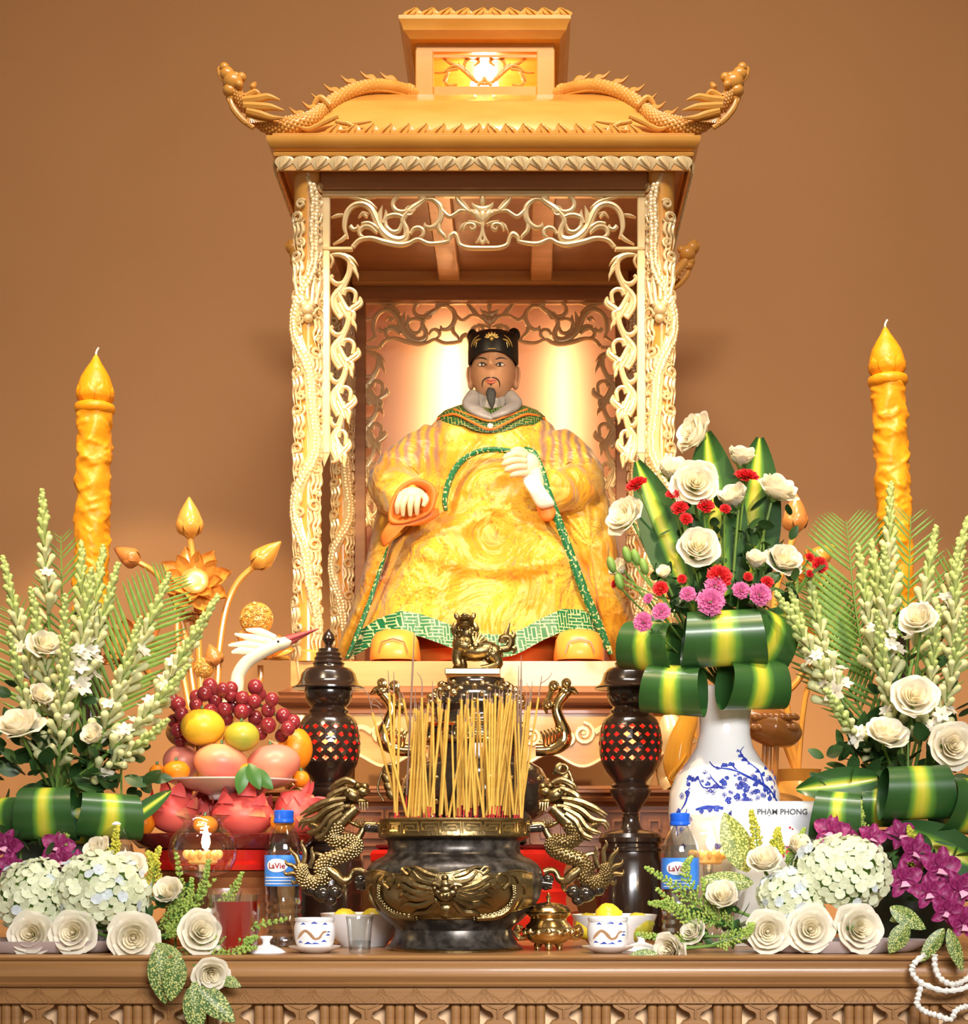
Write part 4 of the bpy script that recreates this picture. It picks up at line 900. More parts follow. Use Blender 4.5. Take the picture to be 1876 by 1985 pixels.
dh.ell(HP(697,1560), (18*cs,14*cs,6*cs), 12, 8); dh.ell(HP(690,1606), (18*cs,12*cs,5*cs), 12, 8, rot(.4,'Y').to_3x3()); dh.ell(HP(676,1542,-.016), 4.5*cs, 9, 7)
for k in range(4): dt([(698+k*5,1563,-.012),(699+k*5,1582-abs(k-1.5)*4,-.014)], [3,.6], 6); dt([(690+k*5,1603,-.010),(692+k*5,1592,-.012)], [2.4,.5], 6)
for l, w in (([(675,1535),(650,1545),(640,1556),(662,1560)], [5,7,6,3]), ([(672,1555),(640,1560),(610,1572),(583,1588)], [5,7,6,1.5]), ([(668,1565),(638,1575),(612,1595),(588,1600),(580,1612)], [5,7,6,4,1.5]), ([(668,1575),(640,1590),(622,1612),(596,1622)], [6,7,6,2]),
             ([(665,1585),(645,1600),(632,1622),(612,1632)], [6,7,6,3]), ([(690,1525),(672,1518),(650,1528),(640,1540)], [4,5,4,1]), ([(680,1570),(660,1572),(650,1580)], [5,5,2]), ([(600,1612),(606,1606),(615,1612),(608,1620)], [3,4,4,2]), ([(625,1620),(632,1614),(640,1620)], [3,4,3])):
    dt([(q[0], q[1], -.012) for q in l], w, 7); dt([(q[0]+3, q[1]+4, .010) for q in l], w, 7)
for tip, base in (((562,1650),(580,1688)), ((587,1636),(588,1684)), ((606,1648),(600,1690)), ((553,1674),(578,1700)), ((551,1694),(578,1708)), ((566,1712),(585,1716))):
    dt([base, ((base[0]+tip[0])/2+4, (base[1]+tip[1])/2), (tip[0]+(3 if tip[0] < 570 else -2), tip[1]+8), tip], [6,5,3.5,.8], 8)
dt([(630,1668),(612,1662),(600,1668)], [5,4,1], 7)
dt([(636,1692),(652,1704),(664,1714),(676,1712),(683,1698),(694,1694),(706,1698)], [12,12,10,7,6,6,7], 10)
dt([(664,1714),(668,1728),(662,1738)], [7,5,1], 8); dt([(688,1640),(700,1622),(704,1612),(712,1606),(728,1608)], [9,7,6,7,8], 10)
dh_me = dh.mesh('dragon_handle', M['bronze'])
def lumps(l, tb): 
    rk = MB()
    for cx, cy, r in l: rk.ell(HP(cx, cy), (r*cs, r*cs*.9, r*cs*.85), 12, 8)
    if tb: rk.tube([HP(*tb[0]), HP(*tb[1])], tb[2]*cs, n=10)
    return rk.mesh('handle_mount', M['darkbronze'])
rk_mes = [lumps(((625,1740,20),(648,1736,16),(602,1732,15),(640,1752,13),(622,1724,15)), None), lumps(((714,1612,11),), ((712,1612),(740,1614),9)), lumps(((698,1712,12),(702,1726,9)), ((690,1722),(716,1718),10))]
for sx in (1, -1):
    h = inst(dh_me, 'dragon_handle', cen, (0 if sx > 0 else 2*CX, 0, 0), scl(sx, 1, 1)); h['_o'] = (0,0,0); [inst(q_, 'handle_mount', h, (0,0,0)) for q_ in rk_mes]
# ---- incense sticks
ri = random.Random(5)
ONES = ['','first','second','third','fourth','fifth','sixth','seventh','eighth','ninth','tenth','eleventh','twelfth','thirteenth','fourteenth','fifteenth','sixteenth','seventeenth','eighteenth','nineteenth']
TENS = ['','','twenty','thirty','forty','fifty','sixty','seventy','eighty','ninety']
def ordinal(n):
    if n < 20: return ONES[n]
    if n == 100: return 'hundredth'
    return TENS[n//10]+' '+ONES[n % 10] if n % 10 else TENS[n//10][:-1]+'ieth'
tips = [(735,1372,795,1590),(712,1345,780,1590),(752,1300,768,1590),(763,1302,765,1590),(803,1225,785,1590),(817,1310,822,1590),(805,1335,795,1588),(1005,1290,1000,1590),(1010,1270,1008,1590),(1028,1330,1000,1588),(1050,1310,1005,1590),(1032,1320,1004,1590),(838,1320,842,1590),(1022,1340,995,1592)]
for k in range(52): 
    b = ri.gauss(0, 1); bx_ = 905+b*62; bx_ = min(1010, max(768, bx_)); tips.append((min(1030, max(775, bx_+ri.gauss(0, 15))), 1338+abs(ri.gauss(0, 30))+(18 if ri.random() < .25 else 0), bx_, 1594))
tips += [(815+ri.uniform(-12,12), 1372+ri.uniform(0,20), 815+ri.uniform(-22,18), 1592) for _ in range(9)]+[(955+ri.uniform(-25,45), 1330+ri.uniform(0,25), 965+ri.uniform(-28,38), 1592) for _ in range(16)]
rank = {id(q): k+1 for k, q in enumerate(sorted(tips, key=lambda q: q[0]))}
for i, tq in enumerate(tips):
    tx, ty, bx_, by_ = tq
    dy = ri.uniform(-.09, .09)*math.sqrt(max(.05, 1-((bx_-880)/135)**2)); Yb = CY+dy
    b = np.array(P(bx_, by_, Yb)); b[2] = zc_(1612)-.002; t = np.array(P(tx, ty, Yb)); e = empty('incense_stick', b, group='incense sticks in the big censer')
    lab = 'yellow incense stick in the big censer, '+ordinal(rank[id(tq)])+' tip from the left' if i >= 14 else None
    names = ['yellow incense stick with looped ash tip, second from the left in the censer','leftmost yellow incense stick with an arched ash tip in the censer','tall straight incense stick before the left bird handle','incense stick just right of the left bird handle stick','tallest dark brown incense stick rising left of the bronze lion',
             'incense stick with bent burnt tip left of the burner lid','short incense stick beside the burner lid on the left','tall dark incense stick right of the bronze lion','dark red tipped incense stick right of the lion pedestal','leaning incense stick with a thin hooked tip at the right',
             'rightmost yellow incense stick with forked ash tip','slim incense stick next to the rightmost one','incense stick with a short thin ash end before the burner lid','right leaning incense stick with hooked grey tip']
    tag(e, lab or names[i], 'incense')
    r = ri.uniform(.0018,.0024) if i not in (4, 7) else .0017; d = t-b
    red = .10 if ri.random() < .6 else .17
    p0 = b+d*.0; p1 = b+d*red; p2 = b+d*(.80+.12*ri.random()); p2 = b+d*(.86 if i < 14 else .955)
    MB().tube([p0, p1], .0010, n=6).build('bamboo_core', M['stickred'], e)
    MB().tube([p1, p2], r, n=6).build('stick', M['stick'] if i not in (4, 7, 8) else M['stickash'], e)
    c = MB(); tip = [p2, t]
    if i in (0, 1): c.tube(cat([p2, t, t+np.array([-.02,0,.012]), t+np.array([-.03,0,-.002])] if i == 1 else [p2, t, t+np.array([-.012,0,.006]), t+np.array([-.010,0,.016]), t+np.array([.004,0,.004])], 5), .0009, n=5)
    elif i in (5, 9, 13): c.tube(cat([p2, t+d*(-.03), t+np.array([-.008,0,.006])], 4), [.0016,.0010,.0005], n=5)
    elif i == 10: c.tube([p2, t], [.0016,.0008], n=5); c.tube(cat([t-d*.05, t+np.array([.012,0,-.004]), t+np.array([.018,0,.006])], 4), [.001,.0005], n=5)
    else: c.tube([p2, t], [.0014,.0006], n=5)
    c.build('ash_tip', M['stickash'], e)
# ---- small brass censer
Y = 3.12; s = S(Y); x0 = P(1063, 0, Y).x; zz = lambda py: TZ+(1846-py)*s
sc_ = empty('small_brass_censer', (x0, Y, TZ), 'small shiny brass censer with pierced lid right of the big censer', 'censer')
MB().lathe([(q[0]*s, zz(q[1])) for q in ((20,1834),(34,1830),(44,1820),(47,1808),(44,1798),(36,1790),(35,1784),(40,1779),(43,1776),(43,1773),(38,1772))], 40, c=(x0, Y, 0)).build('bowl', M['brass'], sc_)
ld = MB().lathe([(q[0]*s, zz(q[1])) for q in ((40,1773),(43,1771),(38,1763),(26,1756),(12,1753),(4,1752),(3,1748),(5,1745),(5,1742),(2,1740),(3,1737),(1,1734))], 40, c=(x0, Y, 0)).build('lid', M['brass'], sc_)
hol = MB().ell((0,0,0), (5*s,2*s,4*s), 10, 6).mesh('vent_hole', M['dkbrown'])
for k in range(10): a = 2*PI*k/10+.3; inst(hol, 'vent_hole', ld, (x0+34*s*math.sin(a), Y-34*s*math.cos(a), zz(1761)), rot(a, 'Z') @ rot(.9, 'X'))
for sx in (-1, 1):
    h = MB(); h.tube(cat([(x0+sx*q[0]*s, Y, zz(q[1])) for q in ((40,1818),(54,1822),(64,1812),(60,1800),(50,1802))], 5), [4*s,5*s,5*s,4*s,3*s], n=8); h.ell((x0+sx*58*s, Y, zz(1808)), 6*s, 8, 6); h.build('handle', M['brass'], sc_)
for a in (0.0, 2.1, -2.1):
    MB().tube(cat([(x0+20*s*math.sin(a), Y-20*s*math.cos(a), zz(1830)), (x0+25*s*math.sin(a), Y-25*s*math.cos(a), zz(1838)), (x0+24*s*math.sin(a), Y-24*s*math.cos(a), TZ+.001)], 4), [8*s,7*s,6*s], n=10).build('leg', M['brass'], sc_)
rr_ = MB()
for k in range(14): a = 2*PI*k/14; rr_.ell((x0+46*s*math.sin(a), Y-46*s*math.cos(a), zz(1808+3*(k % 2))), (7*s,5*s,6*s), 8, 6)
rr_.build('relief_band', M['brass'], sc_)
# ---- red lacquer stand and tripod burner
Y = 3.60; s = S(Y); x0 = P(925, 0, Y).x
st_ = empty('red_lacquer_stand', (x0, Y, TZ), 'glossy red lacquer tiered stand behind the big censer', 'stand')
zz = lambda py: P(0, py, Y).z
MB().lathe([(q[0]*s, q[1]) for q in ((220,TZ+.001),(224,TZ+.012),(224,zz(1775)),(214,zz(1768)),(208,zz(1745)),(212,zz(1728)),(206,zz(1722)),(203,zz(1690)),(208,zz(1678)),(216,zz(1668)),(217,zz(1655)),(211,zz(1648)),(200,zz(1646)))], 8, c=(x0, Y, 0), sy=.62, M=rot(PI/8, 'Z')).build('body', M['redlac'], st_, sharp=25)
MB().lathe([(q[0]*s, q[1]) for q in ((200,zz(1646)),(206,zz(1643)),(206,zz(1639)),(196,zz(1637)))], 8, c=(x0, Y, 0), sy=.62, M=rot(PI/8, 'Z')).build('top', M['maroon'], st_, sharp=25)
tb = empty('tripod_burner', (x0, Y, zz(1637)), 'dark tripod incense burner with lion lid and bird-head handles behind the sticks', 'burner')
x0 = P(922, 0, Y).x
MB().lathe([(q[0]*s, zz(q[1])) for q in ((60,1604),(100,1600),(132,1580),(146,1548),(142,1515),(128,1490),(108,1478),(94,1470),(92,1446),(98,1442))], 56, c=(x0, Y, 0)).build('body', M['darkbronze'], tb)
bnd = MB().lathe([(q[0]*s, zz(q[1])) for q in ((90,1445),(101,1443),(103,1438),(101,1434),(101,1412),(104,1408),(104,1404),(96,1402))], 56, c=(x0, Y, 0)).build('rim_band', M['brass'], tb)
kb2 = MB(); keystroke(kb2, [(a*s*.8, b*s*.9) for a, b in kk], 1.2*s, -.0022, .002); kb2_me = kb2.mesh('key_motif', M['darkbronze'], smooth=False)
for k in range(18): a = 2*PI*k/18+.1; inst(kb2_me, 'key_motif', bnd, (x0+101*s*math.sin(a), Y-101*s*math.cos(a), zz(1423)), rot(a, 'Z'))
mb = MB()
for py, r in ((1482,113),(1488,124)): mb.lathe([((r-3)*s, zz(py+2)), (r*s, zz(py)), ((r-3)*s, zz(py-2))], 48, c=(x0, Y, 0))
for k in range(12):
    a = 2*PI*k/12; c = np.array([x0+140*s*math.sin(a), Y-140*s*math.cos(a), zz(1535)])
    mb.tube(spiral(0,0,14*s,4*s,0,1.6,0), 2.2*s, n=6); mb.v[-19*6:] = [tuple(rot(a,'Z') @ Vector(q)+Vector(c)) for q in mb.v[-19*6:]]
    mb.ell(c+np.array([0,0,22*s]), 5*s, 8, 6); mb.ell(c-np.array([0,0,22*s]), 6*s, 8, 6); mb.ell(c+np.array([10*s*math.cos(a),10*s*math.sin(a),8*s]), 4*s, 8, 6)
mb.build('body_relief', M['brass'], tb)
lid = MB().lathe([(q[0]*s, zz(q[1])) for q in ((92,1404),(86,1400),(82,1390),(84,1378),(90,1372),(92,1366),(88,1352),(78,1338),(66,1330),(58,1324),(56,1316))], 48, c=(x0, Y, 0)).build('lid', M['darkbronze'], tb)
mb = MB(); r3 = random.Random(9)
for row, (py, r, n_) in enumerate(((1365,92,22),(1352,88,20),(1340,78,18),(1330,66,14))):
    for k in range(n_): a = 2*PI*(k+.5*(row % 2))/n_; mb.ell((x0+r*s*math.sin(a), Y-r*s*math.cos(a), zz(py+r3.uniform(-3,3))), (r3.uniform(5,9)*s, 6*s, r3.uniform(5,9)*s), 8, 6)
mb.build('lid_relief', M['brass'], lid)
x1 = P(917, 0, Y).x
MB().box(x1-53*s, x1+53*s, Y-50*s, Y+50*s, zz(1312), zz(1300), 1.5*s).build('lion_platform', M['brass'], lid, smooth=False)
# lion
li = MB(); LP = lambda px, py, dy=0.0: np.array(P(px, py, Y))+np.array([0, dy, 0])
li.ell(LP(928,1262), (40*s,22*s,20*s), 16, 10, rot(-.12,'Y').to_3x3()); li.ell(LP(900,1250), (24*s,22*s,24*s), 14, 9); li.ell(LP(955,1268), (20*s,20*s,20*s), 14, 9)
li.ell(LP(905,1228), (20*s,20*s,20*s), 14, 9); li.ell(LP(902,1206,-.006), (17*s,18*s,15*s), 14, 9); li.ell(LP(901,1202,-.022), (12*s,13*s,6*s), 12, 8, rot(-.5,'X').to_3x3()); li.ell(LP(901,1218,-.026), (11*s,11*s,4*s), 12, 8, rot(-.2,'X').to_3x3()); li.ell(LP(901,1196,-.030), (5*s,5*s,4*s), 8, 6)
for sx in (-1, 1):
    li.ell(LP(901+sx*16,1195), (5*s,4*s,8*s), 8, 6, rot(sx*.4,'Y').to_3x3()); li.tube(cat([LP(901+sx*16,1208),LP(901+sx*21,1220),LP(901+sx*19,1234)], 4), [5*s,7*s,3*s], n=8); li.ell(LP(901+sx*8,1200,-.03), 3.4*s, 8, 6)
    dy = sx*.012
    li.tube(cat([LP(892+sx*3,1262,dy),LP(890+sx*4,1280,dy),LP(894+sx*4,1292,dy-.004),LP(890+sx*4,1299,dy-.010)], 4), [13*s,10*s,8*s,9*s], n=10)
    li.tube(cat([LP(956,1272,dy),LP(965,1286,dy),LP(952,1294,dy),LP(932,1297,dy)], 4), [15*s,10*s,8*s,6*s], n=10)
for k in range(40):
    a = r3.uniform(0, 2*PI); b = r3.uniform(-.9, .9); li.ell(LP(903+22*math.cos(a)*math.cos(b), 1238-22*math.sin(b)*1.1, -.022*abs(math.sin(a))), r3.uniform(2.6,4.2)*s, 7, 5)
for k in range(26): a = r3.uniform(0, PI); li.ell(LP(955+20*math.cos(a)*.9, 1268-16*r3.uniform(-.8,.8), -.020*math.sin(a)), 2.8*s, 6, 4)
for k in range(7): a = -1.2+k*.35; li.tube([LP(922,1252,-.024), LP(922+24*math.sin(a+.9), 1252-24*math.cos(a+.9), -.014)], [2.5*s,3.2*s], n=6)
li.ell(LP(922,1253,-.026), (7*s,3*s,7*s), 12, 7)
li.tube(cat([LP(966,1258),LP(985,1256),LP(990,1240),LP(975,1236),(LP(970,1246))], 5), [6*s,8*s,8*s,7*s,5*s], n=9)
for l in ([(975,1245),(982,1225),(988,1206)], [(985,1245),(996,1232),(992,1222)], [(985,1255),(998,1258),(994,1268)]): li.tube(cat([LP(*q) for q in l], 4), [6*s,5*s,1*s], n=8)
li.build('lion', M['bronze'], lid)
# bird-head handles
bh = MB(); BP = lambda px, py, dy=0.0: np.array(P(px, py, Y))+np.array([0, dy, 0])
bh.tube(cat([BP(*q) for q in ((800,1454),(770,1452),(748,1438),(746,1420),(753,1398),(760,1376),(754,1358),(744,1346))], 6), [12*s,13*s,16*s,15*s,11*s,10*s,11*s,11*s], n=12)
bh.ell(BP(742,1340), (15*s,12*s,12*s), 12, 8); bh.tube(cat([BP(738,1338),BP(728,1338),BP(718,1346)], 4), [10*s,7*s,2*s], n=10)
for cx, cy, r in ((740,1325,9),(764,1330,10),(775,1366,9)): bh.tube(spiral(BP(cx,cy)[0], BP(cx,cy)[2], r*s, 2.5*s, -1.5, 1.5, Y-9*s), 3*s, n=7); bh.ell(BP(cx, cy), (r*s, 7*s, r*s), 12, 8)
bh.tube(cat([BP(768,1338),BP(774,1352),BP(782,1366),BP(778,1384)], 5), [7*s,6*s,6*s,2*s], n=8)
for k in range(6): bh.tube(cat([BP(752+k*6,1432+k*3,-.012), BP(750+k*7,1418+k*2,-.014), BP(756+k*7,1408+k*2,-.010)], 4), [3*s,3.5*s,.8*s], n=7)
bh_me = bh.mesh('bird_head_handle', M['brass'])
for sx in (1, -1): inst(bh_me, 'bird_head_handle', tb, (0 if sx > 0 else 2*x0-.006, 0, 0), scl(sx, 1, 1))
for a in (0.75, -0.75, PI):
    mb = MB(); d = np.array([math.sin(a), -math.cos(a), 0]); c = np.array([x0, Y, 0])
    mb.tube(cat([c+d*105*s+np.array([0,0,zz(1580)]), c+d*128*s+np.array([0,0,zz(1600)]), c+d*120*s+np.array([0,0,zz(1618)]), c+d*124*s+np.array([0,0,zz(1637)])], 5), [24*s,24*s,15*s,15*s], n=12); mb.v = [(q[0], q[1], max(q[2], zz(1637))) for q in mb.v]; mb.build('leg', M['darkbronze'], tb)
for sx in (-1, 1):                                    # leaf ornaments on chains beside the body
    mb = MB(); mb.tube(cat([BP(922+sx*150,1500),BP(922+sx*168,1486),BP(922+sx*182,1498),BP(922+sx*190,1530),BP(922+sx*178,1552)], 5), 2.2*s, n=6)
    for q in ((160,1490),(172,1510),(168,1526),(164,1540)): mb.ell(BP(922+sx*q[0], q[1], -.01), (9*s,4*s,13*s), 10, 7, rot(sx*.5,'Y').to_3x3())
    mb.tube(spiral(BP(922+sx*168,1492)[0], BP(922+sx*168,1492)[2], 10*s, 9*s, 0, 1, Y-.012), 2.6*s, n=7); mb.build('side_ornament', M['bronze'], tb)
# ---- lanterns
def lantern(px, label):
    Y = 3.56; s = S(Y); x0 = P(px, 0, Y).x; zz = lambda py: P(0, py, Y).z
    r = empty('prayer_lantern', (x0, Y, TZ), label, 'lantern', 'pair of dark turned lanterns with red glass')
    L = lambda l: [(max(.0005, q[0]*s), zz(q[1]) if q[1] < 1818 else TZ+.0005) for q in l]
    MB().lathe(L([(64,1830),(66,1810),(66,1672),(62,1664),(60,1652),(63,1650),(63,1645),(58,1642),(58,1636),(62,1632),(62,1624),(56,1616),(40,1611),(24,1608),(19,1600),(16,1588),(17,1583),(15,1581),(17,1578),(15,1575),(18,1571),(24,1562),(34,1548),(40,1536),(40,1530),(36,1527),(38,1523),(30,1518),(34,1512)]), 44, c=(x0, Y, 0)).build('stem', M['ebony'], r, sharp=35)
    gl = [(34,1512),(46,1498),(55,1482),(60,1462),(62,1440),(59,1416),(52,1396),(42,1385),(36,1382)]; gr = lambda py: interp([q[1] for q in reversed(gl)], [q[0] for q in reversed(gl)], py)*s
    MB().lathe(L([(34,1512),(46,1498),(53,1486),(56,1479)]), 44, c=(x0, Y, 0), cap0=False, cap1=False).build('globe_base', M['ebony'], r)
    MB().lathe(L([(55.6,1404),(52,1396),(45,1388),(38,1383),(40,1378),(36,1374),(34,1370),(40,1364),(45,1354),(47,1340),(46,1337)]), 44, c=(x0, Y, 0), cap0=False, cap1=False).build('globe_collar', M['ebony'], r, sharp=35)
    lat = MB(); gls = MB(); n = 18; ph = 15
    for row in range(5):
        pc = 1411.5+row*ph
        for k in range(n):
            ac = 2*PI*(k+.5*(row % 2))/n
            def g_(u_, v, o=0): 
                a = ac+u_*PI/n; py = pc-v*ph/2; q = gr(py)+o*s; return (x0+q*math.sin(a), Y-q*math.cos(a), zz(py))
            outer = [(1,0),(1,1),(0,1),(-1,1),(-1,0),(-1,-1),(0,-1),(1,-1)]
            inner = [(.68,0),(.34,.34),(0,.72),(-.34,.34),(-.68,0),(-.34,-.34),(0,-.72),(.34,-.34)]
            v = [g_(*q) for q in outer]+[g_(*q) for q in inner]+[g_(*q, -2.2) for q in inner]
            lat.add(v, [(i, 8+i, 8+(i+1) % 8, (i+1) % 8) for i in range(8)]+[(8+i, 16+i, 16+(i+1) % 8, 8+(i+1) % 8) for i in range(8)])
            gls.add([g_(*q, -1.8) for q in inner], [tuple(reversed(range(8)))])
    lt = lat.build('globe_lattice', M['ebony'], r, smooth=False); gls.build('red_glass', M['redglass'], lt, smooth=False)
    MB().ell((x0, Y-.012, zz(1432)), (17*s,12*s,20*s), 14, 9).build('bulb', M['warmbulb'], r)
    lamp('lantern_light', 'POINT', (x0, Y, zz(1436)), 1.0, (1.0,0.72,0.45), shadow_soft_size=.012)
    MB().lathe(L([(40,1339),(46,1337),(70,1336),(70,1333),(60,1327),(55,1318),(52,1306),(44,1297),(30,1293),(29,1290),(31,1286),(27,1281),(28,1276),(24,1272),(25,1267),(20,1263),(20,1258),(10,1255),(6,1251),(9,1246),(13,1239),(11,1231),(4,1223),(1,1219)]), 44, c=(x0, Y, 0)).build('hat', M['ebony'], r, sharp=35)
    return r
lantern(637, 'dark turned wooden lantern with red glass beside the fruit pile'); lantern(1222, 'dark turned wooden lantern with red glass beside the porcelain vase')
# ---------------------------------------------------------------- offerings and table ware
def thin_glass(name, tint=(1,1,1), rough=0.03, refl=0.08):
    m = bpy.data.materials.new(name); m.use_nodes = True; nt = m.node_tree; nt.nodes.clear(); L = nt.links.new
    o = nt.nodes.new('ShaderNodeOutputMaterial'); t = nt.nodes.new('ShaderNodeBsdfTransparent'); t.inputs[0].default_value = (*tint, 1)
    g_ = nt.nodes.new('ShaderNodeBsdfGlossy'); g_.inputs['Roughness'].default_value = rough
    lw = nt.nodes.new('ShaderNodeLayerWeight'); lw.inputs[0].default_value = .35; r = nt.nodes.new('ShaderNodeMapRange'); r.inputs[3].default_value = refl; r.inputs[4].default_value = .5; L(lw.outputs['Facing'], r.inputs[0])
    x = nt.nodes.new('ShaderNodeMixShader'); L(r.outputs[0], x.inputs[0]); L(t.outputs[0], x.inputs[1]); L(g_.outputs[0], x.inputs[2]); L(x.outputs[0], o.inputs[0]); return m
M['glass'] = thin_glass('clear_glass', (.96,.97,.96)); M['water'] = thin_glass('bottled_water', (.86,.90,.93), .02, .10); M['pet'] = thin_glass('clear_plastic', (.90,.94,.97), .06, .12)
M['crystal'] = thin_glass('cut_crystal', (.90,.86,.82), .05, .30); M['amber'] = mk('amber_glass', (0.92,0.48,0.06), rough=0.08, trans=.45, coat=.5, ior=1.45)
M['redtea'] = mk('red_tea', (0.35,0.012,0.006), rough=0.08, coat=.6); M['porcelain'] = mk('white_porcelain', (0.80,0.80,0.80), rough=0.10, coat=.5)
M['plate'] = mk('cream_porcelain', (0.74,0.66,0.60), rough=0.15, coat=.4); M['cobalt'] = mk('cobalt_glaze', (0.012,0.03,0.30), (0.03,0.07,0.42), scale=60, rough=0.12, coat=.5)
M['ochre'] = mk('ochre_glaze', (0.42,0.24,0.12), rough=0.2); M['bluecap'] = mk('blue_plastic', (0.01,0.10,0.62), rough=0.3); M['whitecap'] = mk('white_plastic', (0.75,0.76,0.78), rough=0.35)
M['label'] = mk('blue_label', (0.03,0.16,0.62), (0.06,0.26,0.78), scale=30, rough=0.25); M['white'] = mk('white_paper', (0.60,0.64,0.72), rough=0.6); M['redink'] = mk('red_ink', (0.42,0.02,0.02), rough=0.5); M['greyink'] = mk('grey_ink', (0.03,0.035,0.045), rough=0.5)
M['flame'] = mk('candle_flame', (1,.9,.6), emis=(1.0,0.78,0.42), es=18); M['votive'] = mk('votive_wax', (0.85,0.42,0.12), rough=.4, sss=.1, emis=(1.0,.4,.08), es=.25)
M['wax'] = mk('orange_wax', (0.88,0.32,0.006), (0.92,0.39,0.014), scale=20, rough=0.38, sss=.25, bump=.25, bscale=55)
M['grape'] = mk('red_grape', (0.16,0.012,0.022), (0.30,0.03,0.035), scale=25, rough=0.22, coat=.3); M['mango'] = mk('pink_mango', (0.80,0.36,0.16), (0.72,0.18,0.14), c3=(0.62,0.12,0.12), scale=9, rough=0.38, detail=2, ramp=(.38,.62))
M['mango2'] = mk('rosy_mango', (0.66,0.17,0.14), (0.74,0.28,0.17), scale=8, rough=0.38, detail=2); M['yellowfruit'] = mk('yellow_citrus', (0.78,0.42,0.02), (0.72,0.46,0.03), scale=10, rough=0.35, bump=.08, bscale=140)
M['greenfruit'] = mk('green_yellow_citrus', (0.50,0.38,0.03), (0.30,0.34,0.04), scale=12, rough=0.35, bump=.08, bscale=140); M['orange'] = mk('tangerine', (0.86,0.27,0.01), (0.82,0.22,0.01), scale=12, rough=0.35, bump=.1, bscale=160)
M['dragonfruit'] = mk('dragonfruit_skin', (0.62,0.05,0.05), (0.74,0.13,0.10), scale=9, rough=0.45, detail=2); M['dftip'] = mk('dragonfruit_scale', (0.60,0.08,0.08), (0.60,0.36,0.13), scale=16, rough=0.5, ramp=(.5,.72))
M['lemon'] = mk('yellow_lemon', (0.80,0.55,0.02), (0.62,0.56,0.04), scale=12, rough=0.35, bump=.08, bscale=150); M['leaf'] = mk('green_leaf', (0.035,0.115,0.02), (0.06,0.17,0.03), scale=14, rough=0.4)
M['cranewhite'] = mk('painted_crane', (0.74,0.66,0.42), (0.80,0.76,0.60), scale=8, rough=.35); M['cranered'] = mk('painted_beak', (0.36,0.05,0.05), rough=.35); M['cranewood'] = mk('crane_wood', (0.36,0.13,0.03), (0.46,0.20,0.05), scale=9, rough=.22, coat=.5)
M['lotuswood'] = mk('lotus_wood', (0.72,0.30,0.045), (0.80,0.38,0.07), scale=9, rough=.28, coat=.4); M['lotusdark'] = mk('lotus_wood_dark', (0.55,0.20,0.05), (0.62,0.25,0.06), scale=9, rough=.3, coat=.4)
def thing1(mb, name, m, label, cat_, group=None, sharp=40): return tag(mb.build(name, m, sharp=sharp), label, cat_, group)
def text_mesh(txt, size, name, m, ext=.0003):
    c = bpy.data.curves.new(name, 'FONT'); c.body = txt; c.size = size; c.align_x = 'CENTER'; c.align_y = 'CENTER'; c.extrude = ext; c.offset = size*.018
    o = bpy.data.objects.new(name, c); COL.objects.link(o); bpy.context.view_layer.update()
    me = bpy.data.meshes.new_from_object(o.evaluated_get(bpy.context.evaluated_depsgraph_get())); bpy.data.objects.remove(o); me.materials.clear(); me.materials.append(m); return me
# ---- fruit: pedestal, tray, plate
FY = 3.38; fs = S(FY); FX = P(432, 0, FY).x; zf = lambda py: P(0, py, FY).z
ped = empty('fruit_pedestal', (FX, FY, TZ), 'dark maroon lacquer pedestal tray holding the dragon fruits', 'tray')
MB().lathe([(q[0]*fs, q[1]) for q in ((130,TZ+.001),(135,TZ+.012),(130,zf(1790)),(110,zf(1770)),(104,zf(1720)),(115,zf(1700)),(140,zf(1688)))], 48, c=(FX, FY, 0)).build('foot', M['redwood'], ped, sharp=30)
MB().lathe([(q[0]*fs, q[1]) for q in ((120,zf(1690)),(146,zf(1686)),(150,zf(1676)),(142,zf(1668)),(146,zf(1654)),(150,zf(1648)))], 48, c=(FX, FY, 0)).build('band', M['redlac'], ped, sharp=30)
MB().lathe([(q[0]*fs, q[1]) for q in ((130,zf(1650)),(160,zf(1645)),(174,zf(1630)),(177,zf(1619)),(175,zf(1617)),(168,zf(1622)),(120,zf(1628)),(1,zf(1628)))], 56, c=(FX, FY, 0)).build('tray', M['maroon'], ped, sharp=30)
ZT = zf(1628)
def ell_fruit(name, px, py, rx, rz, m, label, cat_='fruit', group=None, dy=0.0, ry=None, stem=True, tilt=0.0):
    Y = FY+dy; s = S(Y); c = P(px, py, Y); mb = MB(); R = []
    n_, m_ = 28, 18
    e = empty(name, (c.x, c.y, c.z-rz*s), label, cat_, group)
    for i in range(1, m_):
        th = PI*i/m_; k = 1-.10*max(0, math.cos(th))**3
        R.append([Vector((rx*s*k*math.sin(th)*math.cos(2*PI*j/n_), (ry or rx)*s*k*math.sin(th)*math.sin(2*PI*j/n_), rz*s*(math.cos(th)-(.05 if th < .4 else 0)))) for j in range(n_)])
    T = rot(tilt, 'Y'); R = [[(T @ q)+c for q in r] for r in R]; mb.rings(R).build('flesh', m, e, sharp=0)
    if stem: 
        b = c+T @ Vector((0, -rx*s*.25, rz*s*.93)); MB().tube([b, b+Vector((.001,0,.006))], [.003,.002], n=7).build('stem', M['leaf'], e)
    return e
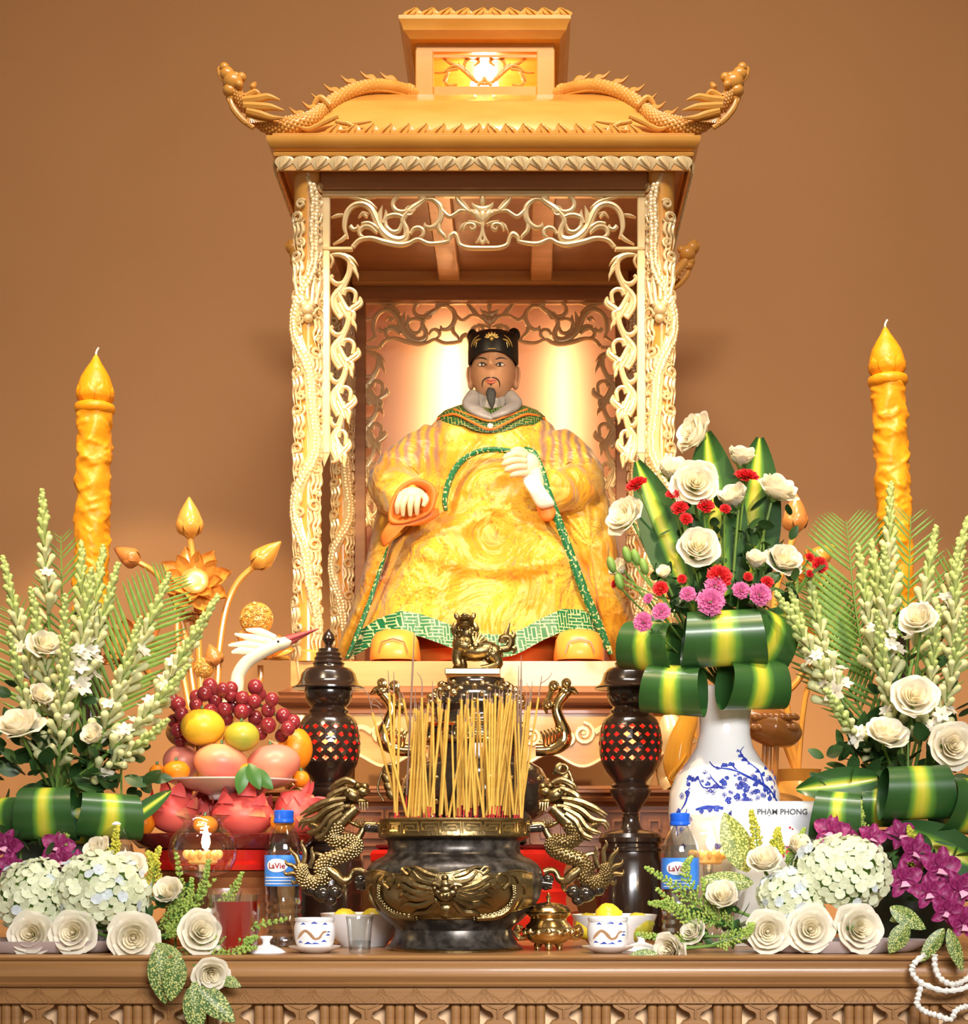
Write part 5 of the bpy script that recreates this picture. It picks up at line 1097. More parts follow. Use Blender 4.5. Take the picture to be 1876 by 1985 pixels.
def dragonfruit(px, py, rx, rz, tilt, dy, label):
    Y = FY+dy; s = S(Y); c = P(px, py, Y); e = empty('dragon_fruit', (c.x, c.y, c.z-rz*s*.9), label, 'fruit', 'dragon fruits on the tray'); T = rot(tilt, 'Y')
    mb = MB(); mb.ell((0,0,0), (rx*s, rx*s*.95, rz*s), 28, 18); mb.v = [tuple((T @ Vector((q[0]*(1-.18*max(0,q[2])/(rz*s)), q[1]*(1-.18*max(0,q[2])/(rz*s)), q[2])))+c) for q in mb.v]; mb.build('flesh', M['dragonfruit'], e, sharp=0)
    rr2 = random.Random(int(px)); k = 0
    for ring, (zz_, n_, L_) in enumerate(((-.1,6,.8),(.4,5,.9),(.78,5,1.05))):
        for j in range(n_):
            a = 2*PI*(j+.5*(ring % 2))/n_+rr2.uniform(-.2,.2); r0 = math.sqrt(max(0.04, 1-zz_**2))
            f = MB()
            def sf(u_, v):
                w = .30*(1-v**1.7); aa = a+(u_*2-1)*w/max(.35, r0); zz2 = zz_+v*L_*.62; rr0 = r0*(1-.1*v)+.05+.24*v*v*(1.2 if ring > 1 else .7)
                return tuple((T @ Vector((rx*s*rr0*math.cos(aa), rx*s*.95*rr0*math.sin(aa), rz*s*zz2)))+c)
            f.grid(sf, 4, 5); f.build('scale', M['dftip'], e, sharp=0)
    t = T @ Vector((0,0,rz*s*.96)); MB().tube([c+t*.95, c+t*1.12], [rx*s*.26, rx*s*.20], n=12).build('stub', M['dftip'], e)
    return e
dragonfruit(335,1574,52,42,.25,-.045,'dragon fruit at the left end of the maroon tray'); dragonfruit(470,1578,62,44,.05,-.055,'plump dragon fruit in the middle of the tray under the plate'); dragonfruit(575,1574,46,42,.95,-.02,'dragon fruit with long pointed scales leaning right towards the lantern'); dragonfruit(400,1578,50,40,-.3,.06,'dragon fruit at the back between two others under the plate')
ell_fruit('tangerine', 548, 1594, 24, 22, M['orange'], 'tangerine behind the blue bottle cap', group='tangerines in the offering', dy=-.12)
ell_fruit('tangerine', 398, 1600, 24, 20, M['orange'], 'tangerine low on the tray behind the left votive glass', group='tangerines in the offering', dy=-.135)
ell_fruit('tangerine', 275, 1592, 26, 30, M['orange'], 'tangerine at the far left edge of the tray beside green leaves', group='tangerines in the offering', dy=-.07)
PXC = 447; PZ = zf(1548); pc_ = (P(PXC,0,FY).x, FY, 0)
pl = empty('fruit_plate', (pc_[0], FY, PZ), 'white footed plate carrying mangoes and grapes above the dragon fruits', 'plate')
MB().lathe([(q[0]*fs, zf(q[1])) for q in ((38,1552),(42,1549),(44,1542),(70,1534),(105,1523),(128,1514),(129,1511),(126,1511),(100,1519),(60,1528),(1,1530))], 64, c=pc_).build('dish', M['plate'], pl)
ell_fruit('mango', 428, 1477, 52, 38, M['mango'], 'peach coloured mango at the front of the white plate', dy=-.045, tilt=.1); ell_fruit('mango', 530, 1480, 52, 39, M['mango2'], 'rosy red mango at the right of the white plate', dy=-.02, tilt=-.15); ell_fruit('mango', 352, 1476, 36, 34, M['mango2'], 'reddish mango at the left back of the white plate', dy=.03)
ell_fruit('tangerine', 342, 1494, 26, 21, M['orange'], 'tangerine at the left front of the white plate', group='tangerines in the offering', dy=-.06); ell_fruit('tangerine', 480, 1497, 18, 18, M['orange'], 'tangerine with leaves between the two big mangoes', group='tangerines in the offering', dy=-.095, stem=False)
ell_fruit('tangerine', 583, 1510, 17, 17, M['orange'], 'tangerine at the right rim of the white plate', group='tangerines in the offering', dy=.02); ell_fruit('tangerine', 305, 1497, 16, 16, M['orange'], 'small tangerine at the far left rim of the plate', group='tangerines in the offering', dy=-.01)
ell_fruit('orange_fruit', 572, 1452, 34, 44, M['orange'], 'orange fruit behind the rosy mango beside the lantern', dy=.07)
ell_fruit('pomelo', 393, 1409, 43, 37, M['yellowfruit'], 'large yellow citrus fruit under the grapes', dy=-.045); ell_fruit('citrus', 469, 1427, 34, 30, M['greenfruit'], 'small green and yellow citrus fruit beside the large yellow one', dy=-.05)
def leaf_mesh(L_, w, bend, m, name='leaf', fold=.15, nu=6, nv=12):
    mb = MB()
    def f(u_, v):
        a = u_*2-1; ww = w*.5*math.sin(PI*min(1, .02+.98*v**.85))**.8
        return (a*ww, bend*L_*v*v-abs(a)*ww*fold*-1, L_*v-.25*abs(bend)*L_*v**3)
    mb.grid(f, nu, nv); return mb.mesh(name, m, sharp=0)
tl = leaf_mesh(.055, .026, .35, M['leaf'])
for (px, py, d, nm) in ((482,1480,(.35,-.5,-.75),0),(490,1490,(.55,-.4,-.55),1),(476,1485,(-.2,-.5,-.9),2)):
    o = inst(tl, 'citrus_leaf', None, P(px, py, FY-.115), aim2(d)); tag(o, ['dark green citrus leaf hanging over the white plate rim','broad dark citrus leaf beside the rosy mango','narrow citrus leaf drooping in front of the plate'][nm], 'leaf', 'citrus leaves on the plate')
gr_ = empty('grape_bunch', P(455,1400,FY+.01), 'bunch of dark red grapes crowning the fruit pile', 'grapes')
g_me = MB().ell((0,0,0), (1,1,1.06), 18, 12).mesh('grape', M['grape'])
gp = [(407,1330),(432,1337),(382,1352),(417,1358),(447,1346),(448,1335),(470,1354),(495,1332),(502,1346),(493,1360),(527,1356),(520,1377),(468,1380),(435,1376),(380,1367),(352,1384),(362,1396),(344,1416),(495,1392),(549,1388),(568,1400),(520,1406),(546,1426),(438,1392),(396,1345),(345,1366),(332,1357),(408,1380),(452,1368),(480,1372),(505,1420),(558,1412),(420,1345),(338,1398),(350,1434)]
rg = random.Random(2)
for i, (px, py) in enumerate(gp): inst(g_me, 'grape', gr_, P(px, py, FY-.02+rg.uniform(-.03, .04)), scl(14.5*fs*rg.uniform(.92,1.06)))
MB().tube(cat([P(380,1360,FY+.03), P(450,1350,FY+.03), P(520,1375,FY+.03), P(560,1410,FY+.03)], 5), .003, n=7).build('stalk', M['leaf'], gr_)
# ---- cups, lids, glasses, bowls
def teacup(px, label, lab2, Y=3.035):
    s = S(Y); x0 = P(px, 0, Y).x; z = lambda py: TZ+(1848-py)*s
    sa = empty('saucer', (x0, Y, TZ), lab2, 'saucer', 'saucers under the tea cups'); MB().lathe([(q[0]*s, z(q[1])) for q in ((26,1848),(30,1846),(48,1839),(51,1835),(49,1835),(28,1842),(1,1842))], 48, c=(x0, Y, .0005)).build('dish', M['plate'], sa)
    c = empty('tea_cup', (x0, Y, z(1841)), label, 'cup', 'dragon tea cups'); b = MB().lathe([(q[0]*s, z(q[1])) for q in ((28,1841),(31,1838),(37,1828),(40,1812),(40,1798),(38,1790),(37,1788),(39,1785),(39,1780),(36,1780),(35,1790),(36,1812),(28,1834),(1,1834))], 48, c=(x0, Y, 0)).build('bowl', M['porcelain'], c)
    d1, d2 = MB(), MB()
    def on(ax, py, o=.3): r = interp([1780,1790,1812,1828,1838],[39,38,40,37,31],py)*s+o*s; a = ax/40; return np.array([x0+r*math.sin(a), Y-r*math.cos(a), z(py)])
    for k in range(2):
        o_ = k*125
        d2.tube(cat([on(o_+a, p) for a, p in ((-34,1820),(-24,1812),(-14,1806),(-4,1812),(4,1820),(14,1818),(22,1808),(30,1806))], 5), [1*s,4*s,5*s,5*s,4*s,4*s,4*s,1*s], n=6, ry=.5*s)
        for a, p, w in ((-28,1826,6),(-10,1828,9),(6,1828,8),(24,1824,6),(32,1812,5),(-20,1791,6),(4,1789,7),(26,1791,6),(34,1806,4),(14,1800,3)): d1.tube([on(o_+a-w, p+1), on(o_+a, p-1), on(o_+a+w, p+1)], [.4*s,2.2*s,.4*s], n=6, ry=.5*s)
    d1.build('cobalt_clouds', M['cobalt'], b); d2.build('painted_dragon', M['ochre'], b)
teacup(610, 'small porcelain cup painted with a dragon left of the big censer', 'small white saucer under the left dragon tea cup'); teacup(1178, 'small porcelain cup painted with a dragon right of the brass censer', 'small white saucer under the right dragon tea cup')
for px, lab, Y in ((516,'white porcelain cup lid lying left of the left tea cup',3.03), (1243,'white porcelain cup lid beside the right tea cup',3.10)):
    s = S(Y); x0 = P(px, 0, Y).x; e = empty('cup_lid', (x0, Y, TZ), lab, 'lid', 'loose cup lids'); z = lambda q: TZ+q*s
    MB().lathe([(q[0]*s, z(q[1])) for q in ((38,.5),(38,2),(32,7),(20,13),(9,17))], 40, c=(x0, Y, 0)).build('cover', M['porcelain'], e); MB().lathe([(q[0]*s, z(q[1])) for q in ((9,16),(7,20),(8,25),(13,30),(12,33),(4,34))], 32, c=(x0, Y, 0)).build('knob', M['porcelain'], e)
Y = 3.03; s = S(Y); x0 = P(697, 0, Y).x; e = empty('drinking_glass', (x0, Y, TZ), 'small clear glass with water left of the big censer foot', 'glass'); z = lambda py: TZ+(1849-py)*s
MB().lathe([(q[0]*s, z(q[1])) for q in ((19,1849),(21,1847),(24,1800),(27,1779),(26,1779),(23,1800),(19.5,1843),(1,1844))], 36, c=(x0, Y, .0005)).build('tumbler', M['glass'], e); MB().lathe([(q[0]*s, z(q[1])) for q in ((19,1843),(21.3,1825),(1,1825))], 36, c=(x0, Y, 0)).build('water', M['water'], e)
Y = 3.02; s = S(Y); x0 = P(455, 0, Y).x; e = empty('red_drink_glass', (x0, Y, TZ), 'clear glass of dark red drink beside the front left flowers', 'glass'); z = lambda py: TZ+(1843-py)*s
MB().lathe([(q[0]*s, z(q[1])) for q in ((40,1843),(44,1841),(48,1780),(50,1730),(48.6,1730),(46,1780),(42,1836))], 40, c=(x0, Y, .0005), cap1=False).build('tumbler', M['glass'], e); MB().lathe([(q[0]*s, z(q[1])) for q in ((41,1838),(45.5,1780),(47.5,1742),(1,1742))], 40, c=(x0, Y, 0)).build('drink', M['redtea'], e)
for px, lab, Y in ((704,'white bowl of yellow lemons behind the small water glass',3.27), (1190,'white bowl of lemons behind the right tea cup',3.22)):
    s = S(Y); x0 = P(px, 0, Y).x; e = empty('white_bowl', (x0, Y, TZ), lab, 'bowl', 'white lemon bowls'); z = lambda q: TZ+q*s
    MB().lathe([(q[0]*s, z(q[1])) for q in ((44,.5),(46,4),(62,20),(78,48),(84,64),(82,64),(74,46),(55,20),(1,12))], 48, c=(x0, Y, 0)).build('bowl', M['porcelain'], e)
def lemon(px, py, r, Y, label, m='lemon'):
    s = S(Y); c = P(px, py, Y); e = empty('lemon', c-Vector((0,0,r*s)), label, 'lemon', 'lemons in the white bowls'); mb = MB(); mb.lathe([(max(.01,q[0])*r*s, q[1]*r*s) for q in ((0,-1.05),(.25,-.95),(.7,-.72),(.98,-.2),(1,.1),(.8,.6),(.45,.88),(.2,1.0),(.14,1.1),(0,1.12))], 24, M=rot(1.3,'Y') @ rot(.5,'Z')); mb.v = [(q[0]+c.x, q[1]+c.y, q[2]+c.z) for q in mb.v]; mb.build('flesh', M[m], e, sharp=0); MB().ell(c+Vector((r*s*1.02,0,r*s*.3)), r*s*.1, 8, 6).build('nub', M['leaf'], e)
lemon(668,1788,28,3.25,'yellow lemon behind the left dragon tea cup'); lemon(722,1786,26,3.27,'yellow lemon in the left white bowl beside the censer'); lemon(1140,1796,27,3.20,'yellow lemon between the brass censer and the right tea cup'); lemon(1236,1798,30,3.19,'greenish yellow lemon right of the right tea cup','greenfruit'); lemon(1178,1776,26,3.23,'yellow lemon behind the right tea cup rim')
# ---- water bottles
def bottle(px, Y, cap, label, full=True, lab=True, top=1578):
    s = S(Y); x0 = P(px, 0, Y).x; z = lambda py: TZ+(1842-py)*s; e = empty('water_bottle', (x0, Y, TZ), label, 'bottle', 'plastic water bottles')
    prof = [(30,1841),(35,1838),(36,1828),(33,1822),(36,1816),(33,1808),(36,1800),(33,1792),(36,1784),(33,1776),(36,1768),(33,1760),(36,1752),(35,1738),(36,1728),(36.5,1662),(37,1654),(34,1640),(27,1622),(20,1610),(17,1604),(17,1600)]
    MB().lathe([(q[0]*s, z(q[1])) for q in prof], 32, c=(x0, Y, .0005), cap1=False).build('shell', M['pet'], e)
    MB().lathe([((q[0]-1.6)*s, z(q[1])) for q in prof if q[1] > 1630], 32, c=(x0, Y, .001)).build('water', M['water'], e)
    MB().lathe([(q[0]*s, z(q[1])) for q in ((18,1602),(20,1600),(20,1595),(18.5,1594),(19,1592),(19.5,1579),(17,1577),(1,1577))], 32, c=(x0, Y, 0)).build('cap', M[cap], e, sharp=30)
    if lab:
        lb = MB().lathe([(37.2*s, z(1724)), (37.4*s, z(1664))], 48, c=(x0, Y, 0), cap0=False, cap1=False).build('label', M['label'], e)
        def wrap(q, o=38): a = q[0]/(37*s)-.25; return (x0+o*s*math.sin(a), Y-o*s*math.cos(a), q[1])
        ov = MB(); n_ = 30; ov.rings([[wrap((q*22*s*math.cos(2*PI*k/n_), z(1684)+q*13*s*math.sin(2*PI*k/n_)), 38) for k in range(n_)] for q in (1,.8,.6,.4,.2,.02)], True, False, False); ov.build('label_oval', M['white'], lb)
        tm = text_mesh('LaVie', 15*s, 'label_text', M['redink'], .0001)
        for v in tm.vertices: v.co = Vector(wrap((v.co.x*1.0, z(1685)+v.co.y), 38.9))-Vector(lb['_o'])
        tm.update(); inst(tm, 'label_text', lb, (0,0,0), world=False)
        st2 = MB()
        for py in (1706, 1712, 1718): st2.add([wrap((t_*s, z(py+d)), 37.7) for t_ in range(-30, 31, 6) for d in (0, 2)], [(2*i, 2*i+1, 2*i+3, 2*i+2) for i in range(10)])
        st2.build('label_stripes', M['white'], lb)
    return e
bottle(550, 3.24, 'bluecap', 'clear water bottle with blue cap and label left of the censer'); bottle(1318, 3.14, 'bluecap', 'clear water bottle with blue cap in front of the porcelain vase'); bottle(222, 3.16, 'whitecap', 'clear bottle with white cap behind the front left flowers', lab=False)
# ---- votive glasses
def votive(px, Y, label, dx=6):
    s = S(Y); x0 = P(px, 0, Y).x; k0 = P(0, 1582, Y).z; z = lambda py: k0-(py-1582)*s; e = empty('votive_glass', (x0, Y, TZ), label, 'candle holder', 'crystal votive candle holders')
    mb = MB(); R = []
    for r, py, wv in ((20,1700,0),(52,1690,0),(64,1668,0),(67,1648,0),(63,1628,0),(50,1610,0),(40,1602,0),(38,1594,0),(42,1586,2),(50,1580,3)): R.append([(x0+(r+wv*math.sin(6*2*PI*k/48))*s*math.cos(2*PI*k/48), Y+(r+wv*math.sin(6*2*PI*k/48))*s*math.sin(2*PI*k/48), z(py)+wv*.6*s*math.cos(6*2*PI*k/48)) for k in range(48)])
    mb.rings(R, True, True, False).build('jar', M['glass'], e)
    b = MB(); R = []
    for i, (r, py) in enumerate(((34,0),(40,1),(24,8),(20,20),(34,36),(58,60),(66,86),(72,108))): R.append([(x0+r*s*(1+.06*math.cos(8*2*PI*k/64)*(i > 3))*math.cos(2*PI*k/64), Y+r*s*(1+.06*math.cos(8*2*PI*k/64)*(i > 3))*math.sin(2*PI*k/64), TZ+.0005+py*s*(1 if i < 7 else 1+.08*math.cos(8*2*PI*k/64))) for k in range(64)])
    b.rings(R, True, True, False).build('lotus_base', M['crystal'], e)
    cp = MB().lathe([(q[0]*s, z(q[1])) for q in ((22,1676),(28,1672),(30,1656),(26,1650),(1,1650))], 24, c=(x0, Y, 0)).build('wax_cup', M['votive'], e)
    MB().tube([(x0, Y, z(1676)), (x0, Y, TZ+60*s)], 10*s, n=12).build('inner_stem', M['crystal'], e)
    pt = MB()
    for k in range(12): a = 2*PI*k/12; pt.ell((x0+31*s*math.cos(a), Y+31*s*math.sin(a), z(1657)), (8*s,5*s,10*s), 8, 6, rot(a,'Z').to_3x3() @ rot(.5,'Y').to_3x3())
    pt.build('lotus_rim', M['votive'], cp); fl = MB(); fl.lathe([(q[0]*s, z(q[1])) for q in ((1,1650),(6,1642),(9,1634),(8,1626),(5,1614),(1.5,1602),(.3,1596))], 16, c=(x0+dx*s, Y, 0)); fl.build('flame', M['flame'], e)
    lamp('votive_light', 'POINT', (x0+dx*s, Y-.012, z(1630)), .5, (1.0,.66,.32), shadow_soft_size=.01)
votive(393, 3.13, 'glowing glass votive candle in front of the fruit pile'); votive(1372, 3.22, 'glowing glass votive candle in front of the porcelain vase', 5)
# ---- porcelain vase with plum blossom painting
VYY = 3.37; s = S(VYY); VXX = P(1404, 0, VYY).x; z = lambda py: P(0, py, VYY).z
vase = empty('porcelain_vase', (VXX, VYY, TZ), 'blue and white porcelain vase painted with plum blossom', 'vase')
vp = [(60,1823),(62,1815),(58,1800),(66,1740),(88,1680),(105,1612),(109,1575),(106,1535),(94,1502),(72,1475),(56,1450),(50,1425),(49,1400),(52,1375),(60,1345),(64,1335),(62,1333),(50,1345)]
vb = MB().lathe([(q[0]*s, z(q[1]) if q[1] < 1820 else TZ+.0005) for q in vp], 64, c=(VXX, VYY, 0)).build('body', M['porcelain'], vase)
vr = lambda py: interp([q[1] for q in reversed(vp[:14])], [q[0] for q in reversed(vp[:14])], py)*s
def vo(px, py, o=.5): r = vr(py)+o*s; a = math.asin(max(-.98, min(.98, (px-1404)*s/r))); return np.array([VXX+r*math.sin(a), VYY-r*math.cos(a), z(py)])
br, bl, ln = MB(), MB(), MB()
def branch(l, w): br.tube(cat([vo(*q) for q in l], 5), [x*s for x in w], n=6, ry=.5*s)
branch([(1500,1560),(1475,1530),(1440,1512),(1410,1498),(1378,1492),(1368,1480)], [3,4,3.5,3,2,1]); branch([(1440,1512),(1420,1500),(1405,1482)], [2.5,2,.8]); branch([(1470,1528),(1462,1500),(1440,1480),(1428,1462),(1436,1450)], [2.5,2,2,1.5,.6]); branch([(1480,1540),(1495,1520),(1480,1505)], [2,1.6,.6])
branch([(1420,1545),(1385,1530),(1355,1530),(1345,1508)], [2,2.5,2,.6]); branch([(1385,1530),(1372,1515),(1366,1504)], [1.5,1.5,.5]); branch([(1330,1530),(1322,1560),(1308,1590),(1310,1620)], [2,2.5,2,1]); branch([(1325,1520),(1335,1505)], [1.5,.6]); branch([(1390,1570),(1360,1568),(1340,1572)], [3,4,2]); branch([(1308,1600),(1320,1585),(1325,1570)], [1.5,2,.6])
rb = random.Random(4)
spots = [(rb.gauss(1450,32), rb.gauss(1528,22)) for _ in range(34)]+[(rb.gauss(1362,18), rb.gauss(1528,10)) for _ in range(10)]+[(1382,1495),(1395,1490),(1408,1488),(1420,1505),(1432,1518),(1447,1508),(1452,1525),(1462,1518),(1470,1505),(1478,1515),(1488,1530),(1458,1500),(1376,1530),(1362,1524),(1352,1518),(1390,1520),(1404,1540),(1416,1548),(1430,1545),(1444,1540),(1400,1555),(1412,1562),(1426,1558),(1438,1555),(1470,1545),(1482,1550),(1492,1545),(1406,1580),(1398,1590),(1344,1512),(1328,1524),(1316,1545),(1310,1575),(1306,1600),(1316,1610),(1330,1512),(1350,1575),(1365,1572),(1378,1570),(1330,1590),(1428,1470),(1434,1478),(1424,1460),(1392,1545),(1456,1550),(1500,1575),(1320,1640),(1350,1660),(1380,1640),(1420,1640),(1440,1660)]
for (px, py) in spots:
    c = vo(px, py, .6); n_ = (c-np.array([VXX, VYY, c[2]])); n_ /= np.linalg.norm(n_); t1 = np.array([-n_[1], n_[0], 0]); t2 = np.array([0,0,1.0]); r = rb.uniform(3.0, 5.2)*s; solid = rb.random() < .55
    for k in range(5):
        a = 2*PI*k/5+rb.random(); q = c+(t1*math.cos(a)+t2*math.sin(a))*r*.75
        (bl if solid else ln).tube([q+(t1*math.cos(b)+t2*math.sin(b))*r*.52 for b in np.linspace(0, 2*PI, 9)], .5*s if not solid else .9*s, n=4, cap=False)
        if solid: bl.ell(q, (r*.45, r*.12, r*.45), 6, 4, rot(math.atan2(n_[0], -n_[1]), 'Z').to_3x3())
    ln.ell(c, r*.22, 6, 4)
br.build('painted_branches', M['cobalt'], vb)
for q_, nm in ((bl, 'painted_blossoms'), (ln, 'painted_outlines')): q_.build(nm, M['cobalt'], vb)['kind'] = 'stuff'
# ---- name card
Y = 3.24; s = S(Y); cd = empty('name_card', (P(1500,0,Y).x, Y, TZ), 'white card printed PHAM PHONG in front of the porcelain vase', 'card')
sl = MB().box(P(1418,0,Y).x, P(1585,0,Y).x, Y, Y+.0012, P(0,1640,Y).z, P(0,1553,Y).z).build('name_slip', M['white'], cd, smooth=False); MB().box(P(1425,0,Y).x, P(1580,0,Y).x, Y+.003, Y+.006, TZ+.001, P(0,1600,Y).z).build('backing_card', M['white'], cd, smooth=False)
tm = text_mesh('PHẠM PHONG', 15*s, 'card_text', M['greyink'], .0002); inst(tm, 'card_text', sl, (P(1516,0,Y).x, Y-.0009, P(0,1574,Y).z), rot(PI/2, 'X'))
rd = MB()
for px, w in ((1497,3),(1527,3.4),(1519,2),(1512,1.4),(1540,2.2),(1478,2.4),(1460,2.4)): rd.box(P(px-w,0,Y).x, P(px+w,0,Y).x, Y+.0022, Y+.003, P(0,1662,Y).z, P(0,1642,Y).z)
rd.box(P(1470,0,Y).x, P(1536,0,Y).x, Y+.0022, Y+.003, P(0,1641.5,Y).z, P(0,1640,Y).z); rd.build('red_lettering', M['redink'], cd, smooth=False)
dd = MB(); dd.ell(P(1531,1604,Y-.0005), (2.6*s,.6*s,2.2*s), 8, 6); dd.ell(P(1536,1607,Y-.0005), (2*s,.6*s,1.8*s), 8, 6); dd.build('red_dots', M['redink'], sl)
# ---- candles
def candle(xb, xt, ytop, ybase, label, Y=3.72):
    s = S(Y); B = np.array(P(xb, ybase, Y)); T = np.array(P(xt, ytop, Y)); L_ = np.linalg.norm(T-B); e = empty('carved_candle', B, label, 'candle', 'pair of carved orange candles'); Mx = Matrix.Translation(B) @ aim(T-B)
    r0 = 36*s; h1 = L_-100*s
    mb = MB(); R = []; rc = random.Random(int(xb)); n_ = 72; N = 190
    bumps = [(rc.uniform(0, h1), rc.uniform(0, 2*PI), rc.uniform(-1,1), rc.uniform(8,22)*s) for _ in range(150)]
    ba = np.array(bumps)
    for i in range(N+1):
        zz = h1*i/N; ring = []
        for k in range(n_):
            a = 2*PI*k/n_; d = 1.9*s*math.sin(zz/(9*s)+2.2*math.sin(2*a+zz/(60*s)))*math.sin(a*2+zz/(33*s))+1.4*s*math.sin(zz/(15*s)-3*a)
            da = (a-ba[:,1]+PI) % (2*PI)-PI; u1 = (zz-ba[:,0])+ba[:,2]*da*r0; u2 = da*r0-ba[:,2]*(zz-ba[:,0])
            d += 3.0*s*float(np.exp(-(u1/(5*s))**2-(u2/(ba[:,3]))**2).sum().clip(0,1.3))
            rr_ = r0-4*s+d; ring.append(tuple(Mx @ Vector((rr_*math.cos(a), rr_*math.sin(a), zz))))
        R.append(ring)
    mb.rings(R).build('shaft', M['wax'], e, sharp=0)
    MB().lathe([(q[0]*s, h1+q[1]*s) for q in ((30,-4),(37,0),(39,8),(37,15),(28,19))], 40, M=Mx).build('collar', M['wax'], e, sharp=0)
    b = MB().lathe([(q[0]*s, h1+q[1]*s) for q in ((26,17),(33,24),(35,38),(33,52),(28,68),(19,84),(10,98),(5,108),(2,112))], 40, M=Mx).build('lotus_bud', M['wax'], e, sharp=0)
    pm = MB()
    for k in range(7):
        a = 2*PI*k/7
        def f(u_, v): 
            w = .46*math.sin(PI*(.2+.72*v))**.8*(1-.15*v); aa = a+(u_*2-1)*w; r = interp([0,.3,.6,1],[29,36.5,37,31],v)*s; return tuple(Mx @ Vector((r*math.cos(aa), r*math.sin(aa), h1+(18+lerp(0,40,v)*(1-.22*abs(u_*2-1)))*s)))
        pm.grid(f, 6, 8)
    pm.build('bud_petals', M['wax'], b, sharp=0)
    MB().tube(cat([Mx @ Vector((0,0,h1+110*s)), Mx @ Vector((.5*s,0,h1+118*s)), Mx @ Vector((5*s,0,h1+126*s))], 4), 2*s, n=7).build('wick', M['white_silk'], e)
    return e
candle(175, 186, 700, 1190, 'carved orange candle rising behind the left flowers'); candle(1742, 1716, 646, 1190, 'carved orange candle rising behind the right flowers')
for xb, lab in ((175,'dark wooden candlestick hidden behind the left flowers'), (1742,'dark wooden candlestick hidden behind the right flowers')):
    Y = 3.72; s = S(Y); x0 = P(xb, 0, Y).x; zt_ = P(0, 1190, Y).z-.002
    thing1(MB().lathe([(.09,TZ+.001),(.09,TZ+.02),(.05,TZ+.04),(.025,TZ+.08),(.022,TZ+.25),(.035,TZ+.28),(.022,TZ+.31),(.022,zt_-.05),(.034,zt_-.02),(.038,zt_)], 32, c=(x0, Y, 0)), 'candlestick', M['ebony'], lab, 'candlestick')
# ---- cranes
def crane(sx, label):
    Y = 3.62; s = S(Y); X = lambda px: P(px if sx > 0 else 2*938-px, 0, Y).x; q_ = lambda px, py, dy=0: np.array([X(px), Y+dy, P(0, py, Y).z]); zb_ = P(0, 1545, Y).z
    e = empty('crane_ornament', q_(375, 1545), label, 'ornament', 'pair of wooden cranes')
    mb = MB(); mb.tube(cat([q_(*a) for a in ((325,1412),(345,1418),(375,1412),(405,1402),(430,1385))], 6), [10*s,30*s,38*s,34*s,18*s], n=16, ry=[.01,.03,.04,.034,.016]); mb.build('body', M['cranewood'], e, sharp=0)
    f = MB()
    for k in range(16): 
        px, py = 340+(k % 8)*11, 1392+(k//8)*20; f.ell(q_(px, py, -.030), (10*s,4*s,7*s), 8, 6, rot(-sx*.4,'Y').to_3x3())
    f.build('wing_feathers', M['cranewood'], e)
    for px in (372, 392, 384): MB().tube([q_(px, 1430, .008*(px-382)/10), q_(px+4, 1546, .008*(px-382)/10)], 5.5*s, n=9).build('leg', M['cranewood'], e)
    MB().tube(cat([q_(*a) for a in ((425,1392),(448,1365),(458,1335),(462,1308),(480,1282),(510,1262),(545,1246))], 7), [22*s,17*s,14*s,13*s,13*s,14*s,13*s], n=14).build('neck', M['cranewhite'], e, sharp=0)
    h = MB(); h.ell(q_(545,1248), (24*s,13*s,12*s), 14, 9, rot(-sx*.35,'Y').to_3x3()); h = h.build('head', M['cranewhite'], e); b = MB()
    b.tube([q_(556,1240), q_(618,1219)], [9*s,1*s], n=10); b.tube([q_(556,1248), q_(600,1228)], [6*s,1*s], n=10); b.build('beak', M['cranered'], h)
    c = MB()
    for l in (((535,1238),(505,1226),(478,1222)), ((528,1244),(490,1238),(456,1230)), ((518,1256),(480,1250),(444,1252)), ((508,1266),(470,1262),(450,1266))): c.tube(cat([q_(*a, -.008) for a in l], 5), [6*s,8*s,2*s], n=9, ry=[4*s,4*s,1*s])
    c.build('crest', M['cranewhite'], h); MB().ell(q_(541,1245,-.0135), 2.6*s, 8, 6).build('eye', M['black'], h)
    t = MB(); t.ell(np.array([X(385), Y, zb_-.012]), (.07,.06,.022), 20, 10); t.ell(np.array([X(450), Y-.01, zb_-.012]), (.022,.016,.012), 10, 8); t.build('tortoise', M['cranewood'], e)
    thing1(MB().lathe([(.075,TZ+.001),(.08,TZ+.01),(.07,TZ+.03),(.05,TZ+.06),(.05,zb_-.075),(.075,zb_-.05),(.08,zb_-.036)], 32, c=(X(385), Y, 0)), 'crane_pedestal', M['redwood'], 'brown wooden pedestal under the left crane behind the fruit' if sx > 0 else 'brown wooden pedestal under the right crane behind the vase', 'pedestal')
crane(1, 'painted wooden crane with red beak rising behind the grapes'); crane(-1, 'brown wooden crane standing behind the porcelain vase')
